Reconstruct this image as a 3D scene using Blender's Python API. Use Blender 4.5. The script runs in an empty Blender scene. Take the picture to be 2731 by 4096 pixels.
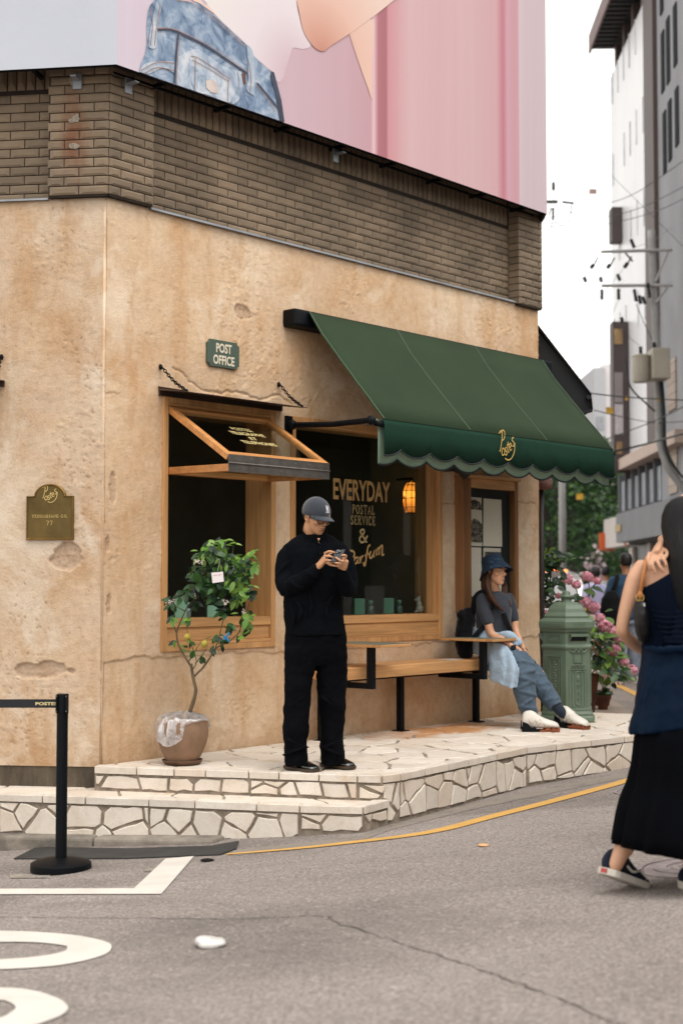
import bpy, bmesh, math, random
import numpy as np
from mathutils import Vector, Matrix, Euler
random.seed(7)
scene = bpy.context.scene
COL = scene.collection
# ------------------------------------------------------------------ camera
cam_d = bpy.data.cameras.new("camera")
cam = bpy.data.objects.new("camera", cam_d); COL.objects.link(cam)
cam.location = (0, 0, 1.5)
cam.rotation_euler = (math.radians(92.82), 0, 0)
cam_d.sensor_fit = 'HORIZONTAL'; cam_d.sensor_width = 24.0; cam_d.lens = 50.0
cam_d.clip_start = 0.1; cam_d.clip_end = 2000
cam_d.dof.use_dof = True; cam_d.dof.focus_distance = 9.3; cam_d.dof.aperture_fstop = 2.0
scene.camera = cam
# ------------------------------------------------------------------ overcast sky
SUN_EL, SUN_ROT = math.radians(62), math.radians(150)
world = bpy.data.worlds.new("World"); scene.world = world; world.use_nodes = True
wn, wl_ = world.node_tree.nodes, world.node_tree.links
wn.clear()
wo = wn.new('ShaderNodeOutputWorld'); bg = wn.new('ShaderNodeBackground'); bg.inputs[1].default_value = 0.15
sky = wn.new('ShaderNodeTexSky'); sky.sky_type = 'NISHITA'; sky.sun_disc = False
sky.sun_elevation = SUN_EL; sky.sun_rotation = SUN_ROT; sky.air_density = 1.0; sky.dust_density = 6.0; sky.ozone_density = 1.0
hs = wn.new('ShaderNodeHueSaturation'); hs.inputs['Saturation'].default_value = 0.12; hs.inputs['Value'].default_value = 1.25
mx = wn.new('ShaderNodeMix'); mx.data_type = 'RGBA'; mx.inputs[0].default_value = 0.8
mx.inputs[7].default_value = (10.4, 10.3, 9.9, 1)          # even cloud layer
wl_.new(sky.outputs[0], hs.inputs['Color']); wl_.new(hs.outputs[0], mx.inputs[6])
wl_.new(mx.outputs[2], bg.inputs[0]); wl_.new(bg.outputs[0], wo.inputs[0])
# ------------------------------------------------------------------ soft sun through cloud
sl = bpy.data.lights.new("sun", 'SUN'); sl.energy = 1.1; sl.angle = math.radians(35); sl.color = (1.0, 0.95, 0.88)
so = bpy.data.objects.new("sun", sl); COL.objects.link(so)
sd_ = Vector((math.sin(SUN_ROT)*math.cos(SUN_EL), math.cos(SUN_ROT)*math.cos(SUN_EL), math.sin(SUN_EL)))
so.rotation_euler = sd_.to_track_quat('Z', 'Y').to_euler(); so.location = (3, -3, 12)
vs = scene.view_settings; scene.display_settings.display_device = 'sRGB'
vs.view_transform = 'Standard'; vs.look = 'None'; vs.exposure = 0.32; vs.gamma = 1.0; vs.use_curve_mapping = False
scene.cycles.max_bounces = 8; scene.cycles.transparent_max_bounces = 16; scene.cycles.caustics_reflective = False; scene.cycles.caustics_refractive = False
scene.cycles.use_denoising = True

# ------------------------------------------------------------------ colour and materials
def lin(c):
    out = []
    for v in c[:3]:
        v = v/255.0
        out.append(v/12.92 if v <= 0.04045 else ((v+0.055)/1.055)**2.4)
    return tuple(out)
def A(r, g, b, k=1.0):
    """albedo from an 8 bit colour"""
    l = lin((r, g, b)); return (min(l[0]*k, .9), min(l[1]*k, .9), min(l[2]*k, .9))
class NT:
    def __init__(s, name):
        s.m = bpy.data.materials.new(name); s.m.use_nodes = True
        s.t = s.m.node_tree; s.t.nodes.clear()
        s.out = s.t.nodes.new('ShaderNodeOutputMaterial')
        s.b = s.t.nodes.new('ShaderNodeBsdfPrincipled'); s.l(s.b.outputs[0], s.out.inputs[0])
        s.co = s.t.nodes.new('ShaderNodeTexCoord').outputs['Object']
    def n(s, kind, **kw):
        nd = s.t.nodes.new('ShaderNode'+kind)
        for k, v in kw.items(): setattr(nd, k, v)
        return nd
    def l(s, a, b): s.t.links.new(a, b)
    def map(s, scale=(1,1,1), rot=(0,0,0), loc=(0,0,0), src=None):
        m = s.n('Mapping'); m.inputs['Scale'].default_value = scale; m.inputs['Rotation'].default_value = rot; m.inputs['Location'].default_value = loc
        s.l(src or s.co, m.inputs[0]); return m.outputs[0]
    def noise(s, scale, detail=4, rough=.55, src=None, dist=0):
        n = s.n('TexNoise'); n.inputs['Scale'].default_value = scale; n.inputs['Detail'].default_value = detail
        n.inputs['Roughness'].default_value = rough; n.inputs['Distortion'].default_value = dist
        s.l(src or s.co, n.inputs['Vector']); return n.outputs[0]
    def vor(s, scale, feature='F1', src=None, out=0):
        n = s.n('TexVoronoi'); n.feature = feature; n.inputs['Scale'].default_value = scale
        s.l(src or s.co, n.inputs['Vector']); return n.outputs[out]
    def ramp(s, fac, stops, interp='LINEAR'):
        r = s.n('ValToRGB'); e = r.color_ramp; e.interpolation = interp
        while len(e.elements) < len(stops): e.elements.new(0.5)
        for el, (p, c) in zip(e.elements, stops):
            el.position = p; el.color = (c if len(c) == 4 else tuple(c)+(1,)) if not isinstance(c, (int, float)) else (c, c, c, 1)
        s.l(fac, r.inputs[0]); return r.outputs[0]
    def mix(s, fac, a, b, mode='MIX'):
        m = s.n('Mix'); m.data_type = 'RGBA'; m.blend_type = mode
        for i, v in ((0, fac), (6, a), (7, b)):
            if hasattr(v, 'is_output'): s.l(v, m.inputs[i])
            elif i == 0: m.inputs[0].default_value = v
            else: m.inputs[i].default_value = tuple(v[:3])+(1,)
        return m.outputs[2]
    def math(s, op, a, b=0.0):
        m = s.n('Math'); m.operation = op
        for i, v in ((0, a), (1, b)):
            if hasattr(v, 'is_output'): s.l(v, m.inputs[i])
            else: m.inputs[i].default_value = v
        return m.outputs[0]
    def base(s, v):
        if hasattr(v, 'is_output'): s.l(v, s.b.inputs['Base Color'])
        else: s.b.inputs['Base Color'].default_value = tuple(v[:3])+(1,)
    def rough(s, v):
        if hasattr(v, 'is_output'): s.l(v, s.b.inputs['Roughness'])
        else: s.b.inputs['Roughness'].default_value = v
    def bump(s, h, dist=.002, strength=1.0, prev=None):
        b = s.n('Bump'); b.inputs['Distance'].default_value = dist; b.inputs['Strength'].default_value = strength
        s.l(h, b.inputs['Height'])
        if prev is not None: s.l(prev, b.inputs['Normal'])
        s.l(b.outputs[0], s.b.inputs['Normal']); return b.outputs[0]
    def set(s, **kw):
        for k, v in kw.items(): s.b.inputs[k.replace('_', ' ')].default_value = v
def M(name, col, rough=.6, var=.12, scale=6, bump=0.0, bscale=60, metal=0.0, spec=.5, col2=None, stretch=(1,1,1), sheen=0.0, island=0.0, coat=0.0, sub=0.0):
    t = NT(name)
    src = t.map(stretch)
    n = t.noise(scale, 4, .6, src)
    c2 = col2 if col2 is not None else tuple(v*(1-2*var) for v in col)
    c1 = col if col2 is not None else tuple(min(v*(1+var), .95) for v in col)
    c = t.ramp(n, [(.3, c2), (.7, c1)])
    if island:
        g = t.n('NewGeometry').outputs['Random Per Island']
        c = t.mix(1.0, c, t.ramp(g, [(0, 1-island), (1, 1+island*.6)]), 'MULTIPLY')
    t.base(c); t.rough(rough); t.set(Metallic=metal, Specular_IOR_Level=spec)
    if sheen: t.set(Sheen_Weight=sheen)
    if coat: t.set(Coat_Weight=coat, Coat_Roughness=.1)
    if sub: t.set(Subsurface_Weight=sub, Subsurface_Radius=(.01,.004,.002), Subsurface_Scale=.3)
    if bump: t.bump(t.noise(bscale, 5, .6, src), bump)
    return t.m
def EM(name, col, strength):
    t = NT(name); t.base(col); t.set(Emission_Color=tuple(col)+(1,), Emission_Strength=strength); return t.m
def GLASS(name, tint=(1,1,1), rough=.0, fmin=.02):
    t = NT(name); t.t.nodes.remove(t.b)
    tr = t.n('BsdfTransparent'); tr.inputs[0].default_value = tuple(tint)+(1,)
    gl = t.n('BsdfGlossy'); gl.inputs['Roughness'].default_value = rough
    fr = t.n('Fresnel'); bf = t.n('NewGeometry').outputs['Backfacing']; t.l(t.math('SUBTRACT', 1.5, t.math('MULTIPLY', bf, 1.5-1/1.5)), fr.inputs[0])
    ms = t.n('MixShader'); t.l(fr.outputs[0], ms.inputs[0]); t.l(tr.outputs[0], ms.inputs[1]); t.l(gl.outputs[0], ms.inputs[2])
    t.l(ms.outputs[0], t.out.inputs[0]); return t.m

# ------------------------------------------------------------------ mesh builder
class MB:
    def __init__(s): s.v = []; s.f = []; s.mi = []; s.k = 0
    def add(s, vs, fs, M_=None):
        o = len(s.v)
        s.v += [tuple(M_ @ Vector(p)) if M_ is not None else tuple(p) for p in vs]
        s.f += [tuple(o+i for i in f) for f in fs]; s.mi += [s.k]*len(fs)
        return s
    def hexa(s, p):      # 8 points: bottom 4 ccw, top 4
        return s.add(p, [(3,2,1,0),(4,5,6,7),(0,1,5,4),(1,2,6,5),(2,3,7,6),(3,0,4,7)])
    def box(s, x0, x1, y0, y1, z0, z1, M_=None):
        return s.add([(x0,y0,z0),(x1,y0,z0),(x1,y1,z0),(x0,y1,z0),(x0,y0,z1),(x1,y0,z1),(x1,y1,z1),(x0,y1,z1)],
                     [(3,2,1,0),(4,5,6,7),(0,1,5,4),(1,2,6,5),(2,3,7,6),(3,0,4,7)], M_)
    def prism(s, poly, ext, M_=None):      # polygon of 3D points, extruded by vector
        n = len(poly); e = Vector(ext)
        vs = [Vector(p) for p in poly]; vs += [p+e for p in vs]
        return s.add(vs, [tuple(range(n-1,-1,-1)), tuple(range(n,2*n))]+[(i,(i+1)%n,n+(i+1)%n,n+i) for i in range(n)], M_)
    def poly(s, pts, M_=None): return s.add(pts, [tuple(range(len(pts)))], M_)
    def tube(s, path, r, n=8, cap=True, flat=None, up=None):
        P = [Vector(p) for p in path]; m = len(P)
        R = r if isinstance(r, (list, tuple)) else [r]*m
        rings = []; prev = None
        for i in range(m):
            t = (P[min(i+1,m-1)]-P[max(i-1,0)])
            if t.length < 1e-9: t = Vector((0,0,1))
            t.normalize()
            if prev is None:
                a = Vector(up) if up is not None else (Vector((0,0,1)) if abs(t.z) < .9 else Vector((1,0,0)))
            else: a = prev
            a = a - t*a.dot(t)
            if a.length < 1e-6: a = t.orthogonal()
            a.normalize(); b = t.cross(a); prev = a
            ri = R[i]; ra, rb = (ri if isinstance(ri, (list, tuple)) else (ri, ri*(flat or 1)))
            rings.append([P[i]+a*ra*math.cos(q)+b*rb*math.sin(q) for q in [2*math.pi*j/n for j in range(n)]])
        return s.loft(rings, cap)
    def loft(s, rings, cap=True, M_=None):
        n = len(rings[0]); m = len(rings)
        vs = [p for r in rings for p in r]; fs = []
        for i in range(m-1):
            for j in range(n):
                k = (j+1) % n; fs.append((i*n+j, i*n+k, (i+1)*n+k, (i+1)*n+j))
        if cap: fs.append(tuple(range(n-1,-1,-1))); fs.append(tuple((m-1)*n+j for j in range(n)))
        return s.add(vs, fs, M_)
    def lathe(s, prof, n=24, M_=None, cap=True, sq=None):
        rings = []
        for r, z in prof:
            rings.append([Vector((r*math.cos(2*math.pi*j/n), r*math.sin(2*math.pi*j/n), z)) for j in range(n)])
        return s.loft(rings, cap, M_)
    def ball(s, c, r, n=12, m=8, M_=None):
        rx, ry, rz = r if isinstance(r, (list, tuple)) else (r, r, r)
        rings = []
        for i in range(1, m):
            a = math.pi*i/m
            rings.append([Vector((c[0]+rx*math.sin(a)*math.cos(2*math.pi*j/n), c[1]+ry*math.sin(a)*math.sin(2*math.pi*j/n), c[2]-rz*math.cos(a))) for j in range(n)])
        return s.loft(rings, True, M_)
def gpos(o):
    p = Vector((0,0,0))
    while o is not None: p += o.location; o = o.parent
    return p
def tagit(o, label=None, cat=None, group=None, kind=None):
    if label: o['label'] = label
    if cat: o['category'] = cat
    if group: o['group'] = group
    if kind: o['kind'] = kind
    return o
def thing(name, label, cat, loc=(0,0,0), group=None):
    o = bpy.data.objects.new(name, None); COL.objects.link(o); o.location = loc; o.empty_display_size = .1
    return tagit(o, label, cat, group)
def ob(name, mb, mat, parent=None, smooth=False, bevel=0.0, bseg=2, mods=(), loc=None, label=None):
    """links one mesh object; mesh builder coordinates are world coordinates"""
    base = gpos(parent) if parent is not None else Vector(loc or (0,0,0))
    me = bpy.data.meshes.new(name)
    vs = np.array([tuple(p) for p in mb.v], dtype=float) - np.array(base)
    me.from_pydata(vs.tolist(), [], mb.f)
    mats = mat if isinstance(mat, (list, tuple)) else [mat]
    for m in mats: me.materials.append(m)
    if len(mats) > 1: me.polygons.foreach_set('material_index', mb.mi)
    if smooth: me.polygons.foreach_set('use_smooth', [True]*len(me.polygons))
    me.update()
    o = bpy.data.objects.new(name, me); COL.objects.link(o)
    if parent is not None: o.parent = parent
    else: o.location = base
    if bevel:
        b = o.modifiers.new('bevel', 'BEVEL'); b.width = bevel; b.segments = bseg; b.limit_method = 'ANGLE'; b.angle_limit = math.radians(35)
    for kind, kw in mods:
        md = o.modifiers.new(kind.lower(), kind)
        for k, v in kw.items(): setattr(md, k, v)
    if label: o['label'] = label
    return o
def pieces(name, mb, mat, parent=None, **kw):
    """like ob(), but every loose piece becomes an object of its own"""
    n = len(mb.v); par = list(range(n))
    def find(a):
        while par[a] != a: par[a] = par[par[a]]; a = par[a]
        return a
    for f in mb.f:
        r = find(f[0])
        for i in f[1:]: par[find(i)] = r
    groups = {}
    for f in mb.f: groups.setdefault(find(f[0]), []).append(f)
    out = []
    for fs in groups.values():
        idx = sorted({i for f in fs for i in f}); k = {v: i for i, v in enumerate(idx)}; m = MB(); m.add([mb.v[i] for i in idx], [tuple(k[i] for i in f) for f in fs]); out.append(ob(name, m, mat, parent, **kw))
    return out
def fuse(o, voxel=.006, it=4, fac=.5, sub=0):
    """join the overlapping shells of a mesh into one continuous smooth skin"""
    r = o.modifiers.new('remesh', 'REMESH'); r.mode = 'VOXEL'; r.voxel_size = voxel; r.use_smooth_shade = True
    if it:
        m = o.modifiers.new('smooth', 'SMOOTH'); m.iterations = it; m.factor = fac
    return o
def crease(o, strength=.01, scale=.12, seed=0, axis=None):
    tx = bpy.data.textures.new('folds', 'CLOUDS'); tx.noise_scale = scale; tx.noise_depth = 2
    d = o.modifiers.new('folds', 'DISPLACE'); d.texture = tx; d.strength = strength; d.mid_level = .5; d.texture_coords = 'LOCAL'
    return o
def dup(root, loc, label=None):
    r = root.copy(); COL.objects.link(r); r.location = loc
    if label: r['label'] = label
    for ch in list(root.children):
        c = ch.copy(); COL.objects.link(c); c.parent = r
        for g in ch.children:
            d = g.copy(); COL.objects.link(d); d.parent = c
    return r
def basis(o, x, y, z): 
    m = Matrix((x, y, z)).transposed().to_4x4(); m.translation = Vector(o); return m
def smoothpath(pts, n=6):
    P = [Vector(p) for p in pts]; out = []
    for i in range(len(P)-1):
        p0, p1, p2, p3 = P[max(i-1,0)], P[i], P[i+1], P[min(i+2,len(P)-1)]
        for k in range(n):
            t = k/n
            out.append(.5*((2*p1)+(p2-p0)*t+(2*p0-5*p1+4*p2-p3)*t*t+(3*p1-p0-3*p2+p3)*t**3))
    out.append(P[-1]); return out
# ------------------------------------------------------------------ surveying: the two shop walls, pixel to point on a known plane
F_, TH_ = 5689.6, math.radians(2.82)
def ray(px, py):
    x = (px-1365.5)/F_; z = -(py-2048)/F_
    return Vector((x, math.cos(TH_)-z*math.sin(TH_), math.sin(TH_)+z*math.cos(TH_)))
CAMP = Vector((0,0,1.5))
def atz(px, py, z): d = ray(px,py); return CAMP+d*((z-1.5)/d.z)
def aty(px, py, y): d = ray(px,py); return CAMP+d*(y/d.y)
def atp(px, py, P, n): d = ray(px,py); return CAMP+d*((P-CAMP).dot(n)/d.dot(n))
ZT = 0.30
PHI = math.radians(41.6); U = Vector((math.sin(PHI), math.cos(PHI), 0)); N = Vector((math.cos(PHI), -math.sin(PHI), 0))
AL = math.radians(8); UL = Vector((-math.cos(AL), math.sin(AL), 0)); NL = Vector((-math.sin(AL), -math.cos(AL), 0))
CO = Vector((-1.5705, 9.4123, 0)); Z = Vector((0,0,1))
SEND = 5.14; EN = CO+U*SEND
def R(s, z, d=0): return CO+U*s+N*d+Z*z
def L(t, z, d=0): return CO+UL*t+NL*d+Z*z
def onR(px, py, d=0):
    p = atp(px, py, CO+N*d, N); q = p-CO; return q.dot(U), p.z
def onL(px, py, d=0):
    p = atp(px, py, CO+NL*d, NL); q = p-CO; return q.dot(UL), p.z
MR = basis(CO, U, -N, Z)      # local x = along wall, y = into the wall, z = up
ML = basis(CO, UL, -NL, Z)
def boxR(mb, s0, s1, z0, z1, d0, d1): return mb.box(s0, s1, -d1, -d0, z0, z1, MR)
def boxL(mb, s0, s1, z0, z1, d0, d1): return mb.hexa([L(s0,z0,d0),L(s0,z0,d1),L(s1,z0,d1),L(s1,z0,d0),L(s0,z1,d0),L(s0,z1,d1),L(s1,z1,d1),L(s1,z1,d0)])
P0 = Vector((.26, 8.83, 0))
def ss(a, b, x): t = np.clip((x-a)/(b-a), 0, 1); return t*t*(3-2*t)
def gz(x, y):
    """height of the road: it falls towards the terrace and runs level beyond the corner"""
    dx, dy = x-P0.x, y-P0.y
    n = np.clip(dx*N.x+dy*N.y, -3.5, 3.4); u = np.clip(dx*U.x+dy*U.y, -4, 6)
    z = .08*n+.02*u; t = ss(10.2, 14.5, y)
    return z*(1-t)+.12*t
def G(x, y, h=0): return Vector((x, y, float(gz(x, y))+h))
def onG(px, py, h=0):
    z = 0.0
    for _ in range(25): p = atz(px, py, z+h); z = float(gz(p.x, p.y))
    return G(p.x, p.y, h)
# numpy value noise
def vnoise(x, y, seed=0):
    xi = np.floor(x).astype(np.int64); yi = np.floor(y).astype(np.int64); xf = x-xi; yf = y-yi
    def h(a, b):
        k = (a*374761393+b*668265263+seed*982451653) & 0x7fffffff
        k = ((k ^ (k >> 13))*1274126177) & 0x7fffffff
        return ((k ^ (k >> 16)) & 0xffff)/65535.0
    u = xf*xf*(3-2*xf); v = yf*yf*(3-2*yf)
    return (h(xi,yi)*(1-u)+h(xi+1,yi)*u)*(1-v)+(h(xi,yi+1)*(1-u)+h(xi+1,yi+1)*u)*v
def fbm(x, y, oct=4, seed=0, gain=.5):
    a = 1.0; s = 0.0; t = 0.0
    for i in range(oct):
        s = s+a*vnoise(x*2**i, y*2**i, seed+i*17); t += a; a *= gain
    return s/t
def segdist(px, py, pts):
    d = np.full(px.shape, 9.0)
    for (ax, ay), (bx, by) in zip(pts[:-1], pts[1:]):
        vx, vy = bx-ax, by-ay; l = vx*vx+vy*vy
        t = np.clip(((px-ax)*vx+(py-ay)*vy)/max(l,1e-9), 0, 1)
        d = np.minimum(d, np.hypot(px-ax-t*vx, py-ay-t*vy))
    return d
# flat lettering, turned into mesh and laid on a plane
def text_mb(mb, txt, place, height, width=None, bold=0.0, thick=.002, spacing=1.0, align='CENTER', shear=0.0):
    """place: matrix, x along the writing, y up, z out of the surface; height = cap height"""
    cu = bpy.data.curves.new('lettering', 'FONT'); cu.body = txt; cu.align_x = align; cu.size = 1.0; cu.offset = bold; cu.space_character = spacing; cu.shear = shear
    cu.extrude = 0.0; cu.resolution_u = 3
    o = bpy.data.objects.new('lettering', cu); COL.objects.link(o)
    dg = bpy.context.evaluated_depsgraph_get(); ev = o.evaluated_get(dg); me = ev.to_mesh()
    vs = np.array([v.co[:] for v in me.vertices]); fs = [tuple(p.vertices) for p in me.polygons]
    ev.to_mesh_clear(); bpy.data.objects.remove(o); bpy.data.curves.remove(cu)
    if len(vs) == 0: return mb
    k = height/.73
    w = vs[:,0].max()-vs[:,0].min(); kx = k if width is None else width/w
    cx = (vs[:,0].max()+vs[:,0].min())/2 if align == 'CENTER' else vs[:,0].min()
    pts = [((v[0]-cx)*kx, v[1]*k, thick) for v in vs]
    return mb.add(pts, fs, place)
def stroke_mb(mb, pts, w, place, thick=.002, taper=False):
    """a ribbon of width w along 2D points"""
    P = [Vector((p[0], p[1], 0)) for p in pts]; m = len(P); vs = []
    for i in range(m):
        t = P[min(i+1,m-1)]-P[max(i-1,0)]; t.normalize(); n = Vector((-t.y, t.x, 0))
        ww = w*(.45+.55*math.sin(math.pi*(i+.5)/m)) if taper else w
        vs += [P[i]+n*ww/2+Vector((0,0,thick)), P[i]-n*ww/2+Vector((0,0,thick))]
    return mb.add(vs, [(2*i,2*i+1,2*i+3,2*i+2) for i in range(m-1)], place)
def sp2(pts, n=5): return [(p.x, p.y) for p in smoothpath([(a,b,0) for a,b in pts], n)]
# ================================================================== materials
def mat_asphalt():
    t = NT('asphalt')
    big = t.noise(.8, 6, .65, t.map((.55,1.2,1)), dist=.7); fine = t.noise(64, 3, .78); v = t.vor(100)
    c = t.ramp(big, [(.3, A(120,112,107,.84)), (.5, A(143,133,127,.84)), (.7, A(158,148,142,.84))])
    sp = t.ramp(fine, [(.32, .52), (.5, .97), (.68, 1.6)])
    c = t.mix(1.0, c, sp, 'MULTIPLY')
    ag = t.ramp(t.noise(36, 2, .6), [(.61, 0.0), (.7, 1.0)])
    c = t.mix(t.math('MULTIPLY', ag, .55), c, A(205,190,178,.75))
    st = t.ramp(t.noise(2.6, 5, .7), [(.56, 0.0), (.72, 1.0)])
    c = t.mix(t.math('MULTIPLY', st, .35), c, A(168,156,147,.6))
    t.base(c); t.rough(.9); t.set(Specular_IOR_Level=.3)
    t.bump(t.math('ADD', fine, t.math('MULTIPLY', v, .8)), .006, .8); return t.m
def mat_paint(name, col, wear=.5):
    t = NT(name); n = t.noise(28, 6, .75); w = t.noise(3, 3, .6)
    k = t.ramp(t.math('ADD', n, t.math('MULTIPLY', w, .35)), [(wear+.12, 0.0), (wear+.2, 1.0)])
    c = t.mix(k, tuple(v*.55 for v in col), t.ramp(t.noise(6, 4), [(.3, tuple(v*.86 for v in col)), (.7, col)]))
    t.base(c); t.rough(.75); t.bump(t.noise(80, 3, .7), .003, .6); return t.m
def mat_stone(name, rust=False):
    t = NT(name)
    g = t.n('NewGeometry').outputs['Random Per Island']
    c = t.ramp(g, [(0, A(224,208,192,.82)), (.35, A(232,220,206,.86)), (.7, A(222,211,199,.82)), (1, A(235,225,212,.88))])
    n = t.noise(5, 5, .65, dist=.6)
    c = t.mix(1.0, c, t.ramp(n, [(.3, (.84,.80,.75)), (.55, (1,1,1))]), 'MULTIPLY')
    vein = t.ramp(t.noise(14, 6, .7, dist=1.5), [(.48, 0.0), (.5, .5), (.52, 0.0)])
    c = t.mix(t.math('MULTIPLY', vein, .5), c, A(190,165,140,.7))
    if rust:
        m = t.map((1,1,1), (0,0,-(math.pi/2-PHI)))           # x along the shop wall, y away from it
        m2 = t.n('VectorMath'); m2.operation = 'MULTIPLY_ADD'; t.l(m, m2.inputs[0]); m2.inputs[1].default_value = (.95, 2.5, 0); m2.inputs[2].default_value = (-3.15, .85, 0)
        ln = t.n('VectorMath'); ln.operation = 'LENGTH'; t.l(m2.outputs[0], ln.inputs[0])
        k = t.math('ADD', ln.outputs['Value'], t.math('MULTIPLY', t.math('SUBTRACT', t.noise(5, 5, .7), .5), 2.6))
        c = t.mix(t.ramp(k, [(.35, .85), (1.25, 0.0)]), c, A(208,136,58,.72))
        sp = t.ramp(t.noise(3.1, 4, .6), [(.63, 0.0), (.72, .6)])
        c = t.mix(sp, c, A(214,178,132,.7))
    t.base(c); t.rough(.62); t.bump(t.noise(45, 5, .65), .004, .5); return t.m
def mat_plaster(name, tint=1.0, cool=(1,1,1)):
    t = NT(name)
    b = t.noise(.85, 5, .6, dist=.4); m = t.noise(2.7, 5, .62); f = t.noise(22, 5, .7)
    st = t.noise(1.0, 4, .6, t.map((5, 5, 1.1)))
    c = t.ramp(b, [(.32, A(198,154,112,.92*tint)), (.46, A(209,173,136,.94*tint)), (.56, A(218,189,157,.96*tint)), (.68, A(225,203,176,1.0*tint))])
    c = t.mix(t.ramp(m, [(.36, .0), (.62, .75)]), c, A(216,188,160,.95*tint))
    c = t.mix(t.ramp(st, [(.5, 0.0), (.7, .6)]), c, A(200,154,108,.9*tint))
    c = t.mix(1.0, c, t.ramp(f, [(.3, (.86,.84,.82)), (.6, (1.03,1.03,1.03))]), 'MULTIPLY')
    sz_ = t.n('SeparateXYZ'); t.l(t.co, sz_.inputs[0]); gr = t.math('ADD', sz_.outputs[2], t.math('MULTIPLY', t.noise(5, 5, .7), .55)); c = t.mix(t.ramp(gr, [(.50, .55), (.78, 0.0)]), c, A(176,138,98,.8*tint))
    pale = t.ramp(t.noise(1.35, 5, .68, t.map((1,1,1), loc=(3.1,1.7,.4)), dist=.5), [(.55, 0.0), (.66, .7)]); c = t.mix(pale, c, A(228,208,184,1.0*tint))
    ch = t.n('Attribute'); ch.attribute_name = 'chip'
    c = t.mix(ch.outputs['Fac'], c, t.ramp(t.noise(9, 5, .7), [(.3, A(186,150,118,.85)), (.7, A(212,184,156,.88))]))
    dp = t.n('Attribute'); dp.attribute_name = 'pit'
    c = t.mix(t.math('MULTIPLY', dp.outputs['Fac'], .7), c, A(160,122,88,.8))
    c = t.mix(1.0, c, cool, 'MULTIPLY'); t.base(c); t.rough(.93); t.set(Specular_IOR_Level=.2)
    b1 = t.bump(t.noise(70, 6, .75), .008, .75); pv = t.ramp(t.vor(55), [(.05, 0.0), (.16, 1.0)]); pm = t.ramp(t.noise(1.7, 3, .6), [(.48, 1.0), (.62, 0.0)]); b1 = t.bump(t.math('MAXIMUM', pv, pm), .006, .8, b1)
    t.bump(t.noise(16, 5, .6), .008, .5, b1); return t.m
def mat_wood(name, col, axis='v', dark=.72):
    t = NT(name)
    if axis == 'v': src = t.map((30, 30, 1.6))
    else: src = t.map((1.6, 30, 30), src=t.map((1,1,1), (0, 0, -(math.pi/2-PHI))))
    n = t.noise(1.0, 5, .62, src, dist=.8); n2 = t.noise(.35, 3, .5, src)
    c = t.ramp(n, [(.32, tuple(v*dark for v in col)), (.55, col), (.75, tuple(min(v*1.18,.9) for v in col))])
    c = t.mix(1.0, c, t.ramp(n2, [(.3, (.78,.74,.7)), (.65, (1.05,1.05,1.05))]), 'MULTIPLY')
    t.base(c); t.rough(.5); t.bump(n, .001, .5); return t.m
m_asph = mat_asphalt()
m_white = mat_paint('road_paint_white', A(236,228,218,.75), .26)
m_yellow = mat_paint('road_paint_yellow', A(228,176,92,.78), .34)
m_stone = mat_stone('limestone'); m_stoneT = mat_stone('limestone_stained', True)
m_mortar = M('mortar', A(156,142,126,.84), .95, .25, 14, .004, 80)
m_conc = M('concrete', A(150,140,128,.7), .93, .28, 5, .004, 60)
m_concd = M('concrete_stained', A(118,104,86,.7), .93, .45, 4, .004, 60, col2=A(62,54,44,.7), stretch=(2.5,2.5,.7))
m_wv = mat_wood('oak_upright', A(200,150,98,1.0), 'v'); m_wh = mat_wood('oak_level', A(202,152,100,1.0), 'h')
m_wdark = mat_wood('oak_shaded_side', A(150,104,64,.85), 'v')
m_black = M('black_metal', A(10,13,17), .5, .1, 9, .0006, 120, spec=.13)
m_steel = M('brushed_steel', A(128,122,116), .4, .15, 12, .0004, 80, metal=.85)
m_rub = M('black_rubber', A(44,44,43), .7, .25, 6, .001, 40)
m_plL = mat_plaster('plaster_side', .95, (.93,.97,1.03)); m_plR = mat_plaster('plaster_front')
# ================================================================== road
def axis_pts(a, b, near0, near1, fine, coarse_f=1.25):
    xs = list(np.arange(near0, near1+1e-6, fine)); st = fine; x = near1
    while x < b: st *= coarse_f; x += st; xs.append(min(x, b))
    st = fine; x = near0
    while x > a: st *= coarse_f; x -= st; xs.insert(0, max(x, a))
    return np.array(xs)
gx = axis_pts(-500, 500, -4, 6, .2); gy = axis_pts(-60, 900, -1, 16, .2)
mb = MB(); nx, ny = len(gx), len(gy)
X, Y = np.meshgrid(gx, gy); ZZ = gz(X, Y)
mb.v = list(zip(X.ravel().tolist(), Y.ravel().tolist(), ZZ.ravel().tolist()))
mb.f = [(j*nx+i, j*nx+i+1, (j+1)*nx+i+1, (j+1)*nx+i) for j in range(ny-1) for i in range(nx-1)]; mb.mi = [0]*len(mb.f)
road = ob('road', mb, m_asph, smooth=True); tagit(road, kind='structure')
def drape(name, quads, mat, h=.005, sub=.25):
    """strips of quads (four ground points each) laid on the road surface"""
    mb = MB()
    for q in quads:
        a, b, c, d = [Vector((p[0], p[1], 0)) for p in q]
        k = max(1, int(max((b-a).length, (c-d).length)/sub))
        for i in range(k):
            t0, t1 = i/k, (i+1)/k
            p = [a.lerp(b, t0), a.lerp(b, t1), d.lerp(c, t1), d.lerp(c, t0)]
            mb.add([G(v.x, v.y, h) for v in p], [(0,1,2,3)])
    o = ob(name, mb, mat); return o
def gp(px, py): p = onG(px, py); return (p.x, p.y)
q = [(-500,3562),(0,3560),(536,3558),(645,3581),(0,3582),(-500,3586)]
bx = [gp(*p) for p in q]; l3 = [gp(*p) for p in [(536,3558),(662,3439),(776,3429),(645,3581)]]
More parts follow.
